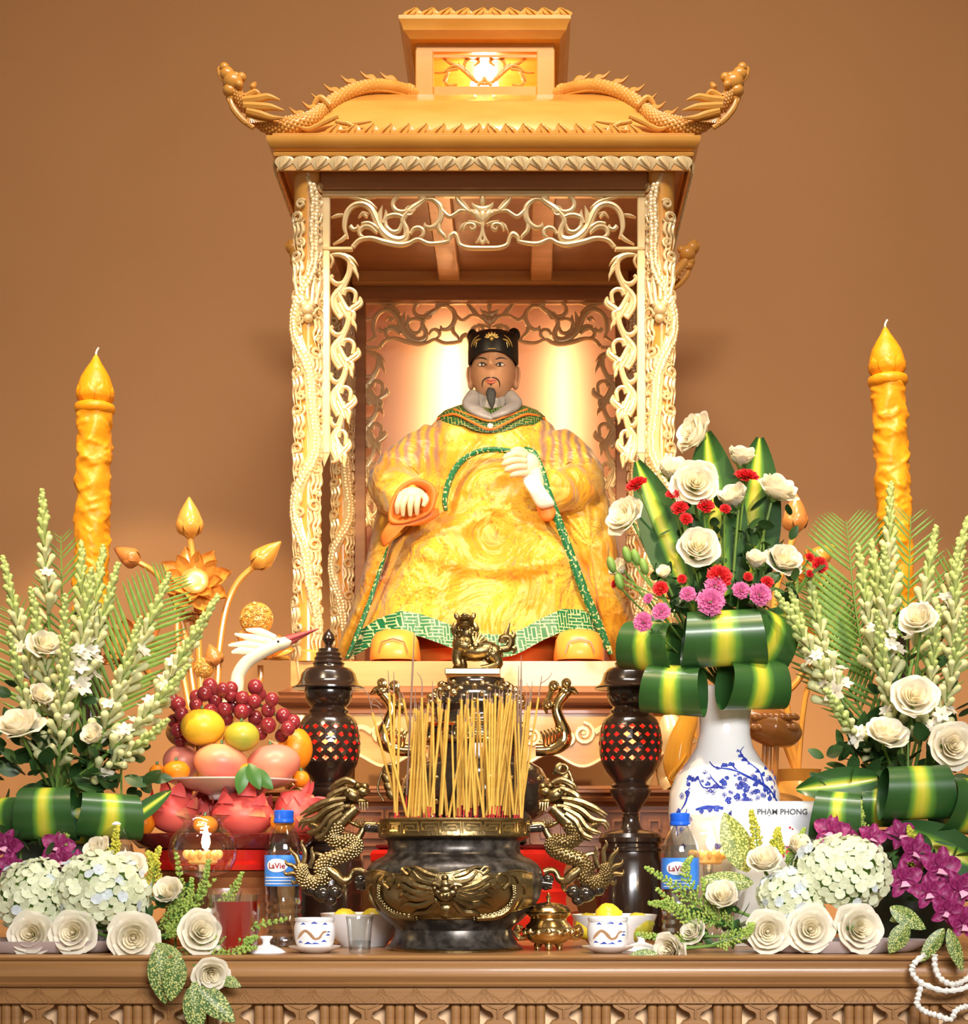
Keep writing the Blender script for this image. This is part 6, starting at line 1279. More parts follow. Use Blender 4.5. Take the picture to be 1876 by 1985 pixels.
# ---- wooden lotus sprays
def lotus_spray(parts, px0, label, Y, mir=False):
    s = S(Y); q_ = lambda px, py, dy=0: np.array(P(2*938-px if mir else px, py, Y))+np.array([0,dy,0]); e = empty('lotus_spray', (q_(px0, 1500)[0], Y, TZ), label, 'ornament', 'gilded wooden lotus sprays')
    x0 = q_(px0,0)[0]; MB().lathe([(.05,TZ+.001),(.055,TZ+.012),(.035,TZ+.05),(.06,TZ+.13),(.075,TZ+.20),(.06,TZ+.27),(.04,TZ+.32),(.05,TZ+.345),(.04,TZ+.34)], 32, c=(x0, Y, 0)).build('vase', M['lotuswood'], e)
    root = np.array([x0, Y, TZ+.33])
    def bud(px, py, dx, dz, L_, w, m='lotuswood'):
        c = q_(px, py); d = Vector((-dx if mir else dx, -.1, dz)).normalized(); T = Matrix.Translation(c) @ aim(d); b = MB().lathe([(max(.02,a)*w*s, (z_-.0)*L_*s) for a, z_ in ((.35,-.04),(.4,0),(.75,.1),(1,.3),(.95,.45),(.7,.65),(.4,.82),(.15,.95),(.03,1.0))], 24, M=T).build('bud', M[m], e, sharp=0)
        pm = MB()
        for k in range(5):
            a = 2*PI*k/5
            pm.grid(lambda u_, v: tuple(T @ Vector((lambda aa, r: (r*math.cos(aa), r*math.sin(aa), (v*.86*(1-.25*(u_*2-1)**2)+.0)*L_*s))(a+(u_*2-1)*.62*math.sin(PI*(.15+.8*v)), w*s*1.07*interp([0,.1,.3,.45,.65,.82,1],[.42,.78,1.02,.97,.74,.5,.3],v)))), 6, 9)
        pm.build('bud_petals', M[m], b, sharp=0)
    def stem(l, w=6): MB().tube(cat([q_(*a) if len(a) == 2 else a for a in l]+[root], 6), [w*s,w*s*1.1,w*s], n=9).build('stem', M['lotuswood'], e)
    def flower(px, py, r, d, np_=8, m='lotuswood'):
        c = q_(px, py); T = Matrix.Translation(c) @ aim(Vector((-d[0] if mir else d[0], d[1], d[2]))); hub = MB().lathe([(.01*r*s,0),(.34*r*s,.05*r*s),(.42*r*s,.34*r*s),(.36*r*s,.40*r*s),(.01,.42*r*s)], 20, M=T).build('flower_heart', M['goldthread'], e)
        for ring in range(2):
            for k in range(np_):
                a = 2*PI*(k+.5*ring)/np_; pm = MB()
                pm.grid(lambda u_, v: tuple(T @ Vector((lambda aa, rr_: (rr_*math.cos(aa), rr_*math.sin(aa), r*s*((.62 if ring == 0 else .35)*v+.10*(u_*2-1)**2*v-.0)))(a+(u_*2-1)*.52*math.sin(PI*(.12+.86*v))**.9/(1+.25*v), r*s*(.16+(.72 if ring == 0 else 1.0)*v**.8-.10*(u_*2-1)**2)))), 6, 7); pm.build('petal', M[m], e, sharp=0)
    def pod(px, py, r):
        c = q_(px, py); b = MB().ell(c, (r*s, r*s*.8, r*s), 24, 14).build('seed_pod', M['lotuswood'], e); sd_ = MB()
        for k in range(22):
            a = k*2.4; rr_ = math.sqrt((k+.5)/22)*.92; v = Vector((rr_*math.cos(a), -math.sqrt(max(0,1-rr_*rr_))*.8, rr_*math.sin(a))); p = c+np.array(v)*r*s*1.0; T = Matrix.Translation(p) @ aim(v); sd_.tube([T @ Vector((.16*r*s*math.cos(b_), .16*r*s*math.sin(b_), .02*r*s)) for b_ in np.linspace(0, 2*PI, 11)], .035*r*s, n=5, cap=False); sd_.ell(tuple(p), .07*r*s, 6, 5)
        sd_.build('seeds', M['goldthread'], b)
    parts(bud, stem, flower, pod)
def left_spray(bud, stem, flower, pod):
    bud(368,1040,.0,1,76,25); stem([(368,1042),(372,1070),(378,1110),(385,1250)]); bud(268,1090,-.85,.50,54,19,'lotusdark'); stem([(268,1090),(305,1115),(345,1180),(370,1300)], 5.5); bud(492,1098,.75,.66,72,21); stem([(492,1098),(460,1130),(438,1180),(425,1260),(420,1340)], 6)
    flower(378,1135,64,(.12,-.92,.30)); stem([(375,1150),(345,1200),(352,1290)], 6); flower(378,1190,26,(.0,-.3,-.9),6,'lotusdark'); flower(262,1262,62,(-.2,-.8,.4),8,'lotusdark'); stem([(262,1270),(300,1320),(360,1380)], 6)
    pod(497,1200,33); flower(505,1275,60,(.25,-.35,.9),6); stem([(505,1290),(500,1330),(450,1390)], 6); pod(352,1280,24); pod(395,1295,20); stem([(395,1300),(388,1360)], 5)
    bud(420,1290,-.3,.9,44,18,'lotusdark')
lotus_spray(left_spray, 395, 'gilded wooden lotus spray with three buds left of the shrine', 3.78)
def right_spray(bud, stem, flower, pod):
    bud(335,1030,.0,1,74,24,'lotusdark'); stem([(335,1030),(350,1080),(375,1200)]); bud(300,1090,-.75,.6,54,20); stem([(300,1090),(330,1130),(365,1230)], 5.5); flower(310,1120,46,(-.5,-.7,.3),7); flower(290,1260,58,(-.2,-.8,.4),8,'lotusdark'); stem([(290,1262),(330,1320),(370,1380)], 6); pod(250,1240,22); stem([(250,1240),(310,1330)], 5)
lotus_spray(right_spray, 330, 'gilded wooden lotus spray half hidden behind the bouquet and right flowers', 3.78, True)
# ---- amber glass fish
Y = 3.925; s = S(Y); e = empty('amber_glass_fish', (P(1315,0,Y).x, Y, BZ), 'amber glass fish ornament between the right lantern and the vase', 'ornament')
b = MB(); b.tube(cat([P(1338,1368,Y), P(1332,1400,Y), P(1318,1440,Y), P(1312,1480,Y), P(1318,1512,Y), P(1320,1529,Y)], 6), [14*s,20*s,24*s,27*s,22*s,16*s], n=18, ry=[.008,.012,.018,.020,.018,.016]); b.v = [(q[0], q[1], max(q[2], BZ+.0008)) for q in b.v]; b.build('body', M['amber'], e, sharp=0)
f = MB()
for k in range(8): f.tube(cat([P(1330-k*2,1462+k*3,Y-.016), P(1318-k*3,1482+k*4,Y-.020), P(1298+k*4,1500+k*2,Y-.016)], 4), [2*s,3*s,1*s], n=6)
f.build('fin_ribs', M['amber'], e); MB().prism([(P(x,0,Y).x, P(0,y,Y).z) for x, y in ((1345,1375),(1350,1432),(1338,1420),(1337,1470),(1326,1440),(1332,1395))], Y-.004, Y+.004).build('back_fin', M['amber'], e, smooth=False)
# ---------------------------------------------------------------- flowers
M['rose'] = mk('cream_rose', (0.88,0.82,0.66), (0.92,0.88,0.77), scale=12, rough=0.55, sss=.06, tl=0.35); M['roseheart'] = mk('rose_heart', (0.90,0.82,0.60), (0.93,0.88,0.72), scale=12, rough=0.55, tl=0.3)
M['stemgreen'] = mk('stem_green', (0.10,0.20,0.035), (0.16,0.28,0.05), scale=20, rough=0.5); M['budgreen'] = mk('tuberose_bud_green', (0.46,0.57,0.17), (0.60,0.68,0.27), scale=30, rough=0.5, tl=0.25); M['budcream'] = mk('tuberose_bud_cream', (0.62,0.66,0.30), (0.78,0.77,0.46), scale=25, rough=0.5, tl=0.25)
M['petalwhite'] = mk('tuberose_white', (0.86,0.82,0.70), rough=0.55, tl=0.35); M['carnred'] = mk('red_carnation', (0.66,0.02,0.025), (0.50,0.01,0.015), scale=60, rough=0.55, tl=0.25); M['carnpink'] = mk('pink_carnation', (0.74,0.24,0.50), (0.50,0.04,0.20), scale=40, rough=0.55, ramp=(.45,.62), tl=0.3)
M['hydra'] = mk('pale_green_hydrangea', (0.80,0.84,0.56), (0.90,0.92,0.74), scale=30, rough=0.55, tl=0.35); M['hydrablue'] = mk('pale_blue_hydrangea', (0.74,0.80,0.84), rough=0.55, tl=0.35); M['orchid'] = mk('magenta_orchid', (0.24,0.008,0.085), (0.46,0.06,0.24), scale=5, rough=0.45, tl=0.3); M['orchidlip'] = mk('orchid_lip', (0.62,0.30,0.42), rough=.5)
M['palm'] = mk('palm_leaflet', (0.16,0.32,0.05), (0.24,0.42,0.09), scale=15, rough=0.45, tl=0.3); M['darkleaf'] = mk('dark_rose_leaf', (0.018,0.055,0.014), (0.04,0.10,0.025), scale=20, rough=0.42); M['fern'] = mk('feathery_fern', (0.20,0.32,0.05), (0.34,0.42,0.08), scale=60, rough=0.6); M['goldenrod'] = mk('goldenrod', (0.50,0.46,0.04), (0.36,0.38,0.05), scale=60, rough=0.6)
M['pot'] = mk('dark_flower_pot', (0.03,0.04,0.025), rough=0.4); M['cord'] = mk('white_cord', (0.72,0.70,0.64), rough=0.8, bump=.5, bscale=80); M['tray'] = mk('white_flower_tray', (0.50,0.42,0.42), rough=0.2, coat=.4)
def variegated():
    m = mk('variegated_leaf', (0.60,0.60,0.20), (0.03,0.12,0.022), scale=34, rough=0.4, detail=2.0, dist=.5, ramp=(.43,.49), tl=0.2); return m
M['varieg'] = variegated()
def striped():
    m = mk('striped_dracaena_leaf', (0.05,0.14,0.02), rough=0.35, coat=.2); nt = m.node_tree; b = nt.nodes['Principled BSDF']; L = nt.links.new
    tc = nt.nodes.new('ShaderNodeTexCoord'); sp = nt.nodes.new('ShaderNodeSeparateXYZ'); L(tc.outputs['UV'], sp.inputs[0]); n = nt.nodes.new('ShaderNodeTexNoise'); n.inputs['Scale'].default_value = 3; L(tc.outputs['Object'], n.inputs['Vector'])
    ad = nt.nodes.new('ShaderNodeMath'); ad.operation = 'MULTIPLY_ADD'; ad.inputs[1].default_value = .05; L(n.outputs[0], ad.inputs[0]); L(sp.outputs[0], ad.inputs[2])
    r = nt.nodes.new('ShaderNodeValToRGB'); e = r.color_ramp.elements; e[0].position = 0; e[0].color = (0.02,0.072,0.015,1); e[1].position = 1; e[1].color = (0.02,0.072,0.015,1)
    for p, c in ((.34,(.025,.088,.018,1)),(.40,(.12,.28,.03,1)),(.46,(.45,.46,.03,1)),(.54,(.55,.50,.05,1)),(.60,(.34,.42,.03,1)),(.66,(.10,.25,.03,1)),(.74,(.025,.088,.018,1))): q = e.new(p); q.color = c
    L(ad.outputs[0], r.inputs[0]); L(r.outputs[0], b.inputs['Base Color']); return m
M['stripe'] = striped()
ORD = ['leftmost','second','third','fourth','fifth','sixth','seventh','eighth','ninth','tenth','eleventh','twelfth','thirteenth','fourteenth','fifteenth','sixteenth','seventeenth','eighteenth','nineteenth','twentieth']
def nth(i): return 'leftmost' if i == 0 else ORD[i]+' from the left'
rf = random.Random(21)
# ---- roses
def petal_s(r0, r1, h, phi, curl, nu=8, nv=8, wav=.0, ph=0.0):
    def f(u_, v):
        a = u_*2-1; k = max(0, (v-.7)/.3); r = r0+(r1-r0)*math.sin(v*PI/2)**.75+curl*k*k*h*(1-.3*a*a)+wav*math.sin(a*5+ph)*v; z = h*(v**.95)-.40*curl*k*k*h-h*.20*a*a*v*v
        w = phi/2*math.sin(PI*(.16+.66*v))**.55; return (r*math.cos(a*w), r*math.sin(a*w), z)
    return f
def solid(mb, name, m): return mb.mesh(name, m, sharp=0)
heart = MB()
for k in range(9):
    t = MB(); t.grid(petal_s(.03, .10+.04*k, 1.0-.012*k, 2.4, .03+.008*k, 6, 6), 8, 6); heart.join(t, rot(k*2.15, 'Z'))
heart.ell((0,0,.55), (.09,.09,.42), 8, 6); heart_me = solid(heart, 'rose_heart', M['roseheart'])
mid_me = solid(MB().grid(petal_s(.12, .56, .98, 2.1, .07, wav=.015), 9, 8), 'petal', M['rose']); out_me = solid(MB().grid(petal_s(.16, .78, .88, 1.9, .16, wav=.02, ph=1), 9, 8), 'petal', M['rose']); wide_me = solid(MB().grid(petal_s(.16, .98, .68, 1.75, .26, wav=.03, ph=2), 9, 8), 'petal', M['rose'])
cal = MB(); cal.lathe([(.04,-.45),(.06,-.2),(.16,-.1),(.20,.02),(.12,.14)], 12)
for k in range(5): cal.join(MB().grid(petal_s(.12, .45, .30, .5, .4), 3, 4), rot(k*1.257, 'Z'))
cal_me = solid(cal, 'calyx', M['stemgreen'])
def rose(px, py, r, Y, d, label, group, open_=1.0, stem=None):
    s = S(Y); c = P(px, py, Y); R = r*s*(1.12 if open_ < .9 else 1.04)*(1.1 if group == 'cream roses in the vase bouquet' else 1); T = aim(d, rf.uniform(0,6)); k = 1/1.02*open_
    e = empty('rose', c, label, 'rose', group); base = Matrix.Translation((0,0,0)) @ T @ Matrix.Translation((0,0,-.45*R))
    def put(me, nm, M2): inst(me, nm, e, (0,0,0), base @ scl(R) @ M2, world=False)
    put(heart_me, 'rose_heart', scl(.95,.95,1.0))
    n = 4
    for j in range(5): put(mid_me, 'petal', rot(j*1.257+.3, 'Z') @ scl(.95+.08*rf.random()))
    for j in range(5): put(out_me, 'petal', rot(j*1.257, 'Z') @ rot(rf.uniform(-.06,.06), 'Y') @ scl(k*(.95+.1*rf.random()), k, .98))
    for j in range(5 if open_ > .7 else 3): put(wide_me, 'petal', rot(j*1.257+.6, 'Z') @ rot(rf.uniform(-.12,.15)-(.25 if open_ < .85 else 0), 'Y') @ scl(k*(.9+.14*rf.random()), k, 1))
    put(cal_me, 'calyx', scl(1))
    if stem is not None:
        q = Vector(c)-Vector(T.to_3x3() @ Vector((0,0,1)))*R*.7; MB().tube(cat([q, q.lerp(Vector(stem), .5)+Vector((0,.01,-.01)), Vector(stem)], 5), .0028, n=6).build('stem', M['stemgreen'], e)
    return e
FR = (0,-1,.15)
LB, RB, VB = P(120,1560,3.30), P(1755,1520,3.30), P(1404,1340,VYY)
G1, G2, G3, G4, G5 = 'cream roses in the left bouquet', 'cream roses on the front left tray', 'cream roses in the right bouquet', 'cream roses on the front right tray', 'cream roses in the vase bouquet'
for a in ((88,1251,36,3.22,(.35,-.6,.6),'cream rose highest in the left bouquet below the tall tuberose',G1,.9,LB), (36,1405,43,3.17,(-.1,-.55,.8),'large cream rose low at the left edge of the picture',G1,1,LB), (181,1426,30,3.2,(-.3,-.75,.5),'cream rosebud in the middle of the left bouquet',G1,.75,LB), (78,1348,28,3.19,(.5,-.6,.5),'small cream rose just above the large rose at left',G1,.8,LB),
          (1780,1200,37,3.2,(-.3,-.7,.5),'cream rose highest in the right bouquet',G3,.9,RB), (1772,1352,43,3.17,(0,-.85,.4),'large round cream rose in the middle of the right bouquet',G3,1,RB), (1718,1422,40,3.17,(.1,-.6,.75),'cream rose with wide petals low left in the right bouquet',G3,1,RB), (1846,1446,43,3.16,(.1,-.95,.1),'large cream rose at the lower right edge above striped leaves',G3,1,RB),
          (1345,840,37,3.36,(-.75,-.45,.25),'topmost cream rose of the vase bouquet seen from the side',G5,.85,VB), (1302,912,33,3.33,(.05,-.6,.75),'cream rosebud below the topmost one in the vase bouquet',G5,.72,VB), (1348,938,38,3.27,(.05,-1,.15),'wide open cream rose facing forward at the bouquet top',G5,1,VB), (1437,886,31,3.34,(.1,-.45,.9),'upright cream rose between two tall leaves',G5,.75,VB), (1422,964,33,3.29,(-.35,-.5,.7),'cream rose under the red carnation at right of the bouquet',G5,.8,VB),
          (1507,948,38,3.33,(.35,-.5,.8),'cream rose with pointed petal at the right shoulder of the bouquet',G5,.9,VB), (1210,1000,37,3.3,(-.6,-.6,.35),'drooping cream rose at the far left of the vase bouquet',G5,.9,VB), (1353,1060,37,3.26,(0,-.95,.35),'closed cream rose in the centre of the vase bouquet',G5,.85,VB), (1465,1088,27,3.28,(.1,-.6,.8),'narrow cream rosebud right of centre in the vase bouquet',G5,.68,VB), (1520,1086,33,3.3,(.2,-.7,.5),'cream rose at the lower right of the vase bouquet',G5,.85,VB), (1287,1112,19,3.27,(-.2,-.7,.6),'tiny white rosebud low left in the vase bouquet',G5,.65,VB), (1200,1102,22,3.32,(-.7,-.4,.4),'small pale rose behind green buds at the bouquet left',G5,.8,VB)): rose(*a)
TL, TR = P(150,1790,3.08), P(1560,1790,3.08)
for a in ((186,1650,33,3.08,(-.5,-.6,.5),'cream rose above the left hydrangeas beside the white bottle cap',G2,.9,TL), (252,1682,36,3.07,(.2,-.7,.55),'cream rose above the right end of the left hydrangeas',G2,.9,TL), (327,1730,36,3.05,(-.1,-.75,.5),'half closed cream rose right of the left hydrangeas',G2,.8,TL), (60,1812,39,3.0,(0,-1,.08),'cream rose facing forward, leftmost on the front tray',G2,1,TL), (142,1808,39,3.0,(.05,-1,.1),'cream rose facing forward, second on the front left tray',G2,1,TL), (258,1818,47,2.985,(.2,-.95,.0),'largest cream rose overhanging the front left tray',G2,1,TL), (390,1806,42,2.985,(.35,-.85,.2),'cream rose beside the glass of red drink',G2,1,TL), (409,1888,35,2.92,(.25,-.85,-.25),'cream rose hanging lowest over the table edge',G2,.9,TL),
          (1482,1668,35,3.08,(-.1,-.6,.7),'cream rose in front of the name card',G4,.85,TR), (1548,1642,31,3.1,(.25,-.6,.6),'cream rosebud behind the right hydrangeas below the card',G4,.75,TR), (1400,1738,38,3.04,(-.1,-.7,.5),'tall half closed cream rose left of the right hydrangeas',G4,.8,TR), (1342,1806,26,3.03,(-.5,-.6,.4),'small cream rose low beside the water bottle',G4,.85,TR), (1298,1842,35,2.985,(-.55,-.75,-.05),'cream rose lying on the table edge right of the tea cup',G4,.85,TR), (1487,1806,39,3.0,(-.05,-1,.05),'cream rose facing forward, left of three on the right tray',G4,1,TR), (1570,1802,42,3.0,(-.05,-1,.12),'cream rose facing forward, middle of three on the right tray',G4,1,TR), (1664,1800,44,3.0,(.25,-.95,.1),'cream rose facing forward, right of three on the right tray',G4,1,TR)): rose(*a)
# ---- tuberoses
def bud_mesh(m, nm):
    return MB().lathe([(.035,0),(.06,.12),(.075,.4),(.12,.72),(.125,.85),(.08,.96),(.01,1.0)], 8).mesh(nm, m, sharp=0)
bg, bc = bud_mesh(M['budgreen'], 'bud'), bud_mesh(M['budcream'], 'bud')
star = MB()
for k in range(6): star.join(MB().grid(lambda u_, v: (.04+.42*v, (u_*2-1)*.14*math.sin(PI*(.1+.85*v)), .55+.22*v-.12*v*v), 3, 5), rot(k*PI/3, 'Z'))
star.lathe([(.03,0),(.05,.2),(.08,.58)], 8, cap1=False); star_me = solid(star, 'open_flower', M['petalwhite'])
def tuberose(tip, base, Y, label, group, bulge=0.0, n=42, dY=0.0):
    s = S(Y); T = np.array(P(tip[0], tip[1], Y+dY)); B = np.array(base); mid = (T+B)/2+np.array([bulge*s, -.01, 0]); e = empty('tuberose_spike', B, label, 'tuberose', group)
    pts = cat([B, mid, T], 16); MB().tube(pts, [.0036,.0034,.0028,.0016], n=6).build('stem', M['stemgreen'], e)
    L_ = np.linalg.norm(T-B)/s; start = max(.22, 1-250/L_); o = rf.uniform(0,6)
    for k in range(n):
        f = k/(n-1); t = start+(1-start)*f**.86; i = min(len(pts)-2, int(t*(len(pts)-1))); fr_ = t*(len(pts)-1)-i; p = pts[i]+(pts[i+1]-pts[i])*min(1, fr_); tan = pts[i+1]-pts[i]; tan = tan/np.linalg.norm(tan)
        a = o+k*2.4; n1 = np.cross(tan, [0,1,0]); n1 /= np.linalg.norm(n1); n2 = np.cross(tan, n1); out = n1*math.cos(a)+n2*math.sin(a)
        ang = lerp(.75, .16, f**.7); d = tan*math.cos(ang)+out*math.sin(ang); ln = lerp(48, 17, f**.8)*rf.uniform(.85,1.15)*s
        if f < .28 and rf.random() < .22: inst(star_me, 'open_flower', e, p, aim(d+np.array([0,-.5,0])) @ scl(ln*1.0))
        else: inst(bc if f < .42 else bg, 'bud', e, p, aim(d, a) @ scl(ln*(1.8 if f > .6 else 1.5), ln*(1.8 if f > .6 else 1.5), ln))
lt = sorted([(8,1090,3.30,-8),(82,962,3.36,-6),(62,1155,3.22,-6),(126,1165,3.20,0),(158,1062,3.34,0),(177,1112,3.26,2),(199,1072,3.38,4),(226,1105,3.30,6),(268,1210,3.24,10),(324,1122,3.30,16),(390,1205,3.24,26),(416,1165,3.30,24),(357,1300,3.18,28),(318,1402,3.16,26),(128,1248,3.14,0),(20,1240,3.16,-6)])
for i, (x, y, Y, b) in enumerate(lt): tuberose((x, y), LB+Vector((rf.uniform(-.05,.05), rf.uniform(-.03,.03), rf.uniform(-.02,.02))), Y, 'tuberose spike with pale buds, '+nth(i)+' in the left bouquet', 'tuberose spikes in the left bouquet', b)
rt = sorted([(1512,1160,3.20,-30),(1534,1152,3.26,-26),(1566,1118,3.30,-24),(1664,1068,3.28,-10),(1690,1058,3.34,-8),(1726,948,3.36,-4),(1714,1072,3.22,-4),(1812,1032,3.34,6),(1856,1066,3.30,8),(1874,1012,3.38,10),(1818,1188,3.2,4),(1606,1345,3.14,-20),(1700,1200,3.16,-6),(1868,1190,3.16,8)])
for i, (x, y, Y, b) in enumerate(rt): tuberose((x, y), RB+Vector((rf.uniform(-.05,.05), rf.uniform(-.03,.03), rf.uniform(-.02,.02))), Y, 'tuberose spike with pale buds, '+nth(i)+' in the right bouquet', 'tuberose spikes in the right bouquet', b)
# ---- palm fronds
blade = MB().grid(lambda u_, v: ((u_*2-1)*.035*math.sin(PI*(.08+.9*v))**.7, -.06*v*v+.02*abs(u_*2-1), v), 2, 7); blade_me = solid(blade, 'leaflet', M['palm'])
def frond(tip, base, Y, label, ln=60, n=22, curl=0.0):
    s = S(Y); T = np.array(P(*tip, Y)); B = np.array(base); e = empty('palm_frond', B, label, 'palm leaf', 'palm fronds'); pts = cat([B, (T+B)/2+np.array([curl*s, .01, 0]), T], 20); MB().tube(pts, [.003,.0022,.0010], n=6).build('rachis', M['palm'], e)
    for k in range(n):
        t = lerp(.32, .99, k/(n-1)); i = min(len(pts)-2, int(t*(len(pts)-1))); p = pts[i]; tan = pts[i+1]-pts[i]; tan = tan/np.linalg.norm(tan); nn = np.cross(tan, [0,1,0]); nn /= np.linalg.norm(nn)
        for sg in (-1, 1): d = tan*.75+nn*sg*.75+np.array([0,-.05,0]); inst(blade_me, 'leaflet', e, p, aim(d) @ scl(ln*s*math.sin(PI*(.25+.68*k/n))*1.25))
frond((118,1038), LB, 3.42, 'palm frond standing behind the leftmost tuberoses', 70, 20); frond((330,1120), LB, 3.40, 'palm frond arching right behind the left bouquet', 95, 24, -14); frond((20,1180), LB, 3.40, 'palm frond at the far left edge', 80, 18); frond((1640,1010), RB, 3.42, 'bright palm frond left of the right candle', 110, 26, -22); frond((1560,1130), RB, 3.42, 'palm frond arching left behind the right bouquet', 95, 24, -14); frond((1765,1000), RB, 3.44, 'palm frond in front of the right candle', 85, 20); frond((1868,1080), RB, 3.42, 'palm frond at the far right edge', 80, 18)
# ---- leaf blades and rolls
def with_uv(me, uvs):
    l = me.uv_layers.new(name='UVMap'); 
    for lp in me.loops: l.data[lp.index].uv = uvs[lp.vertex_index]
    return me
def roll_mesh(L_=1.0):
    # a leaf bent into a lying loop: x = across the leaf, stripe in the middle
    mb = MB(); uv = []; nu, nv = 16, 40
    def f(u_, v):
        a = .5*PI+2*PI*v*1.04; x = (u_*2-1)*.5*(1-.12*math.cos(2*PI*v)); r = 1+.05*math.sin(3*a)+.06*v; return (x, .46*r*math.cos(a)*-1, .5*r*math.sin(a)*(1+.02*x))
    mb.grid(f, nu, nv); uv = [(i/nu, j/nv) for j in range(nv+1) for i in range(nu+1)]; return with_uv(mb.mesh('leaf_loop', M['stripe'], sharp=0), uv)
roll_me = roll_mesh()
def roll(px, py, w, h, Y, yaw, tilt, label, d=1.0): 
    s = S(Y); o = inst(roll_me, 'rolled_leaf', None, P(px, py, Y), rot(yaw, 'Z') @ rot(tilt, 'Y') @ scl(w*s, h*s*d, h*s)); tag(o, label, 'leaf', 'rolled striped leaves')
roll(1400,1236,150,104,3.24,.0,-.05,'rolled striped leaf, large front roll under the vase bouquet'); roll(1470,1236,110,108,3.27,.6,.25,'rolled striped leaf, right of the large front roll'); roll(1262,1252,105,92,3.28,-.55,.12,'open rolled striped leaf at the left of the vase collar'); roll(1308,1336,112,92,3.26,-.35,.10,'rolled striped leaf, lower left under the vase collar'); roll(1458,1326,120,92,3.26,.35,-.05,'rolled striped leaf, lower right under the vase collar'); roll(1340,1246,80,80,3.36,-.2,0,'rolled striped leaf behind the large front roll')
roll(92,1576,108,98,3.14,.05,0,'rolled striped leaf, centre of the left bouquet base'); roll(15,1588,80,84,3.16,-.3,0,'rolled striped leaf at the left picture edge'); roll(208,1580,120,84,3.17,.45,.05,'rolled striped leaf, right end of the left bouquet base'); roll(155,1588,70,90,3.22,.2,0,'rolled striped leaf tucked behind the left bouquet base')
roll(1624,1582,92,94,3.16,-.25,.1,'rolled striped leaf beside the name card'); roll(1775,1535,130,100,3.14,.05,-.03,'rolled striped leaf, large roll under the right bouquet'); roll(1862,1560,90,104,3.15,.4,.1,'rolled striped leaf at the right picture edge'); roll(1700,1560,60,80,3.22,-.2,0,'rolled striped leaf half hidden between the right rolls')
def blade_leaf(L_, w):
    mb = MB(); nu, nv = 10, 22; f = lambda u_, v: ((u_*2-1)*w*.5*math.sin(PI*(.10+.88*v))**.75, .10*L_*v*v-abs(u_*2-1)*w*.12, v*L_); mb.grid(f, nu, nv); return with_uv(mb.mesh('leaf', M['stripe'], sharp=0), [(i/nu, j/nv) for j in range(nv+1) for i in range(nu+1)])
for (tx, ty, bx_, by_, w, Y, lab) in ((1372,830,1402,1180,120,3.34,'tall striped leaf behind the topmost rose of the vase bouquet'), (1476,842,1440,1180,112,3.36,'tall striped leaf at the right of the vase bouquet'), (1236,888,1345,1190,95,3.32,'tall striped leaf leaning left in the vase bouquet'), (1545,1530,1700,1510,64,3.2,'striped leaf pointing left from the right bouquet base'), (1730,1600,1900,1680,90,3.13,'broad yellow striped leaf below the right bouquet rolls'), (1545,1180,1450,1230,50,3.3,'short striped leaf at the right of the vase collar'), (330,1532,240,1600,34,3.2,'short pointed leaf beside the fruit tray'), (240,1560,170,1610,50,3.2,'bent leaf under the left bouquet rolls')):
    s = S(Y); a, b = P(bx_, by_, Y), P(tx, ty, Y); d = b-a; L_ = d.length; o = inst(blade_leaf(L_, w*s), 'striped_leaf', None, a, aim2(d)); tag(o, lab, 'leaf', 'flat striped leaves')
dl = leaf_mesh(1.0, .55, .18, M['darkleaf'], 'leaf')
def foliage(px, py, sx, sy, Y, n, label, size=(26,44), m=dl, dirs=None, name='foliage_sprig'):
    s = S(Y); e = empty(name, P(px, py+sy, Y), label, 'foliage', 'dark leafy sprigs'); 
    for k in range(n):
        x, y = px+rf.uniform(-sx, sx), py+rf.uniform(-sy, sy); d = Vector((rf.uniform(-1,1)+(x-px)/sx*.6, rf.uniform(-.9,-.1), rf.uniform(-.4,1))); inst(m, 'leaf', e, P(x, y, Y+rf.uniform(-.03,.05)), aim(d, rf.uniform(0,6)) @ scl(rf.uniform(*size)*s))
    MB().tube([P(px, py+sy, Y), P(px, py-sy*.6, Y)], .002, n=5).build('stem', M['stemgreen'], e)
for a in ((1400,1040,70,70,3.32,44,'dark rose leaves in the middle of the vase bouquet'), (1480,1060,55,65,3.33,34,'dark rose leaves at the right of the vase bouquet'), (1310,1090,60,60,3.33,32,'dark rose leaves at the left of the vase bouquet'), (1400,1160,110,40,3.31,60,'dark leaves above the vase collar',(30,54)), (1545,1140,35,35,3.28,9,'dark glossy leaves right of the pink carnations'),
          (110,1475,110,60,3.24,70,'dark leaves at the foot of the left bouquet',(34,62)), (235,1500,60,45,3.24,30,'dark leaves at the right foot of the left bouquet',(30,56)), (1760,1455,110,60,3.24,70,'dark leaves at the foot of the right bouquet',(34,62)), (1655,1490,60,45,3.24,30,'dark leaves at the left foot of the right bouquet',(30,56)), (1800,1690,80,60,3.13,46,'dark leaves behind the right orchids',(34,60)), (1600,1660,50,30,3.13,16,'dark leaves behind the right hydrangea'), (40,1650,60,30,3.13,18,'dark leaves behind the left orchids'), (340,1790,60,50,3.06,24,'dark leaves between the front left roses'), (1420,1800,60,40,3.06,22,'dark leaves left of the right hydrangeas'), (80,1380,80,60,3.28,22,'dark leaves behind the large left rose'), (1780,1330,80,60,3.28,22,'dark leaves behind the round right rose')): foliage(*a)
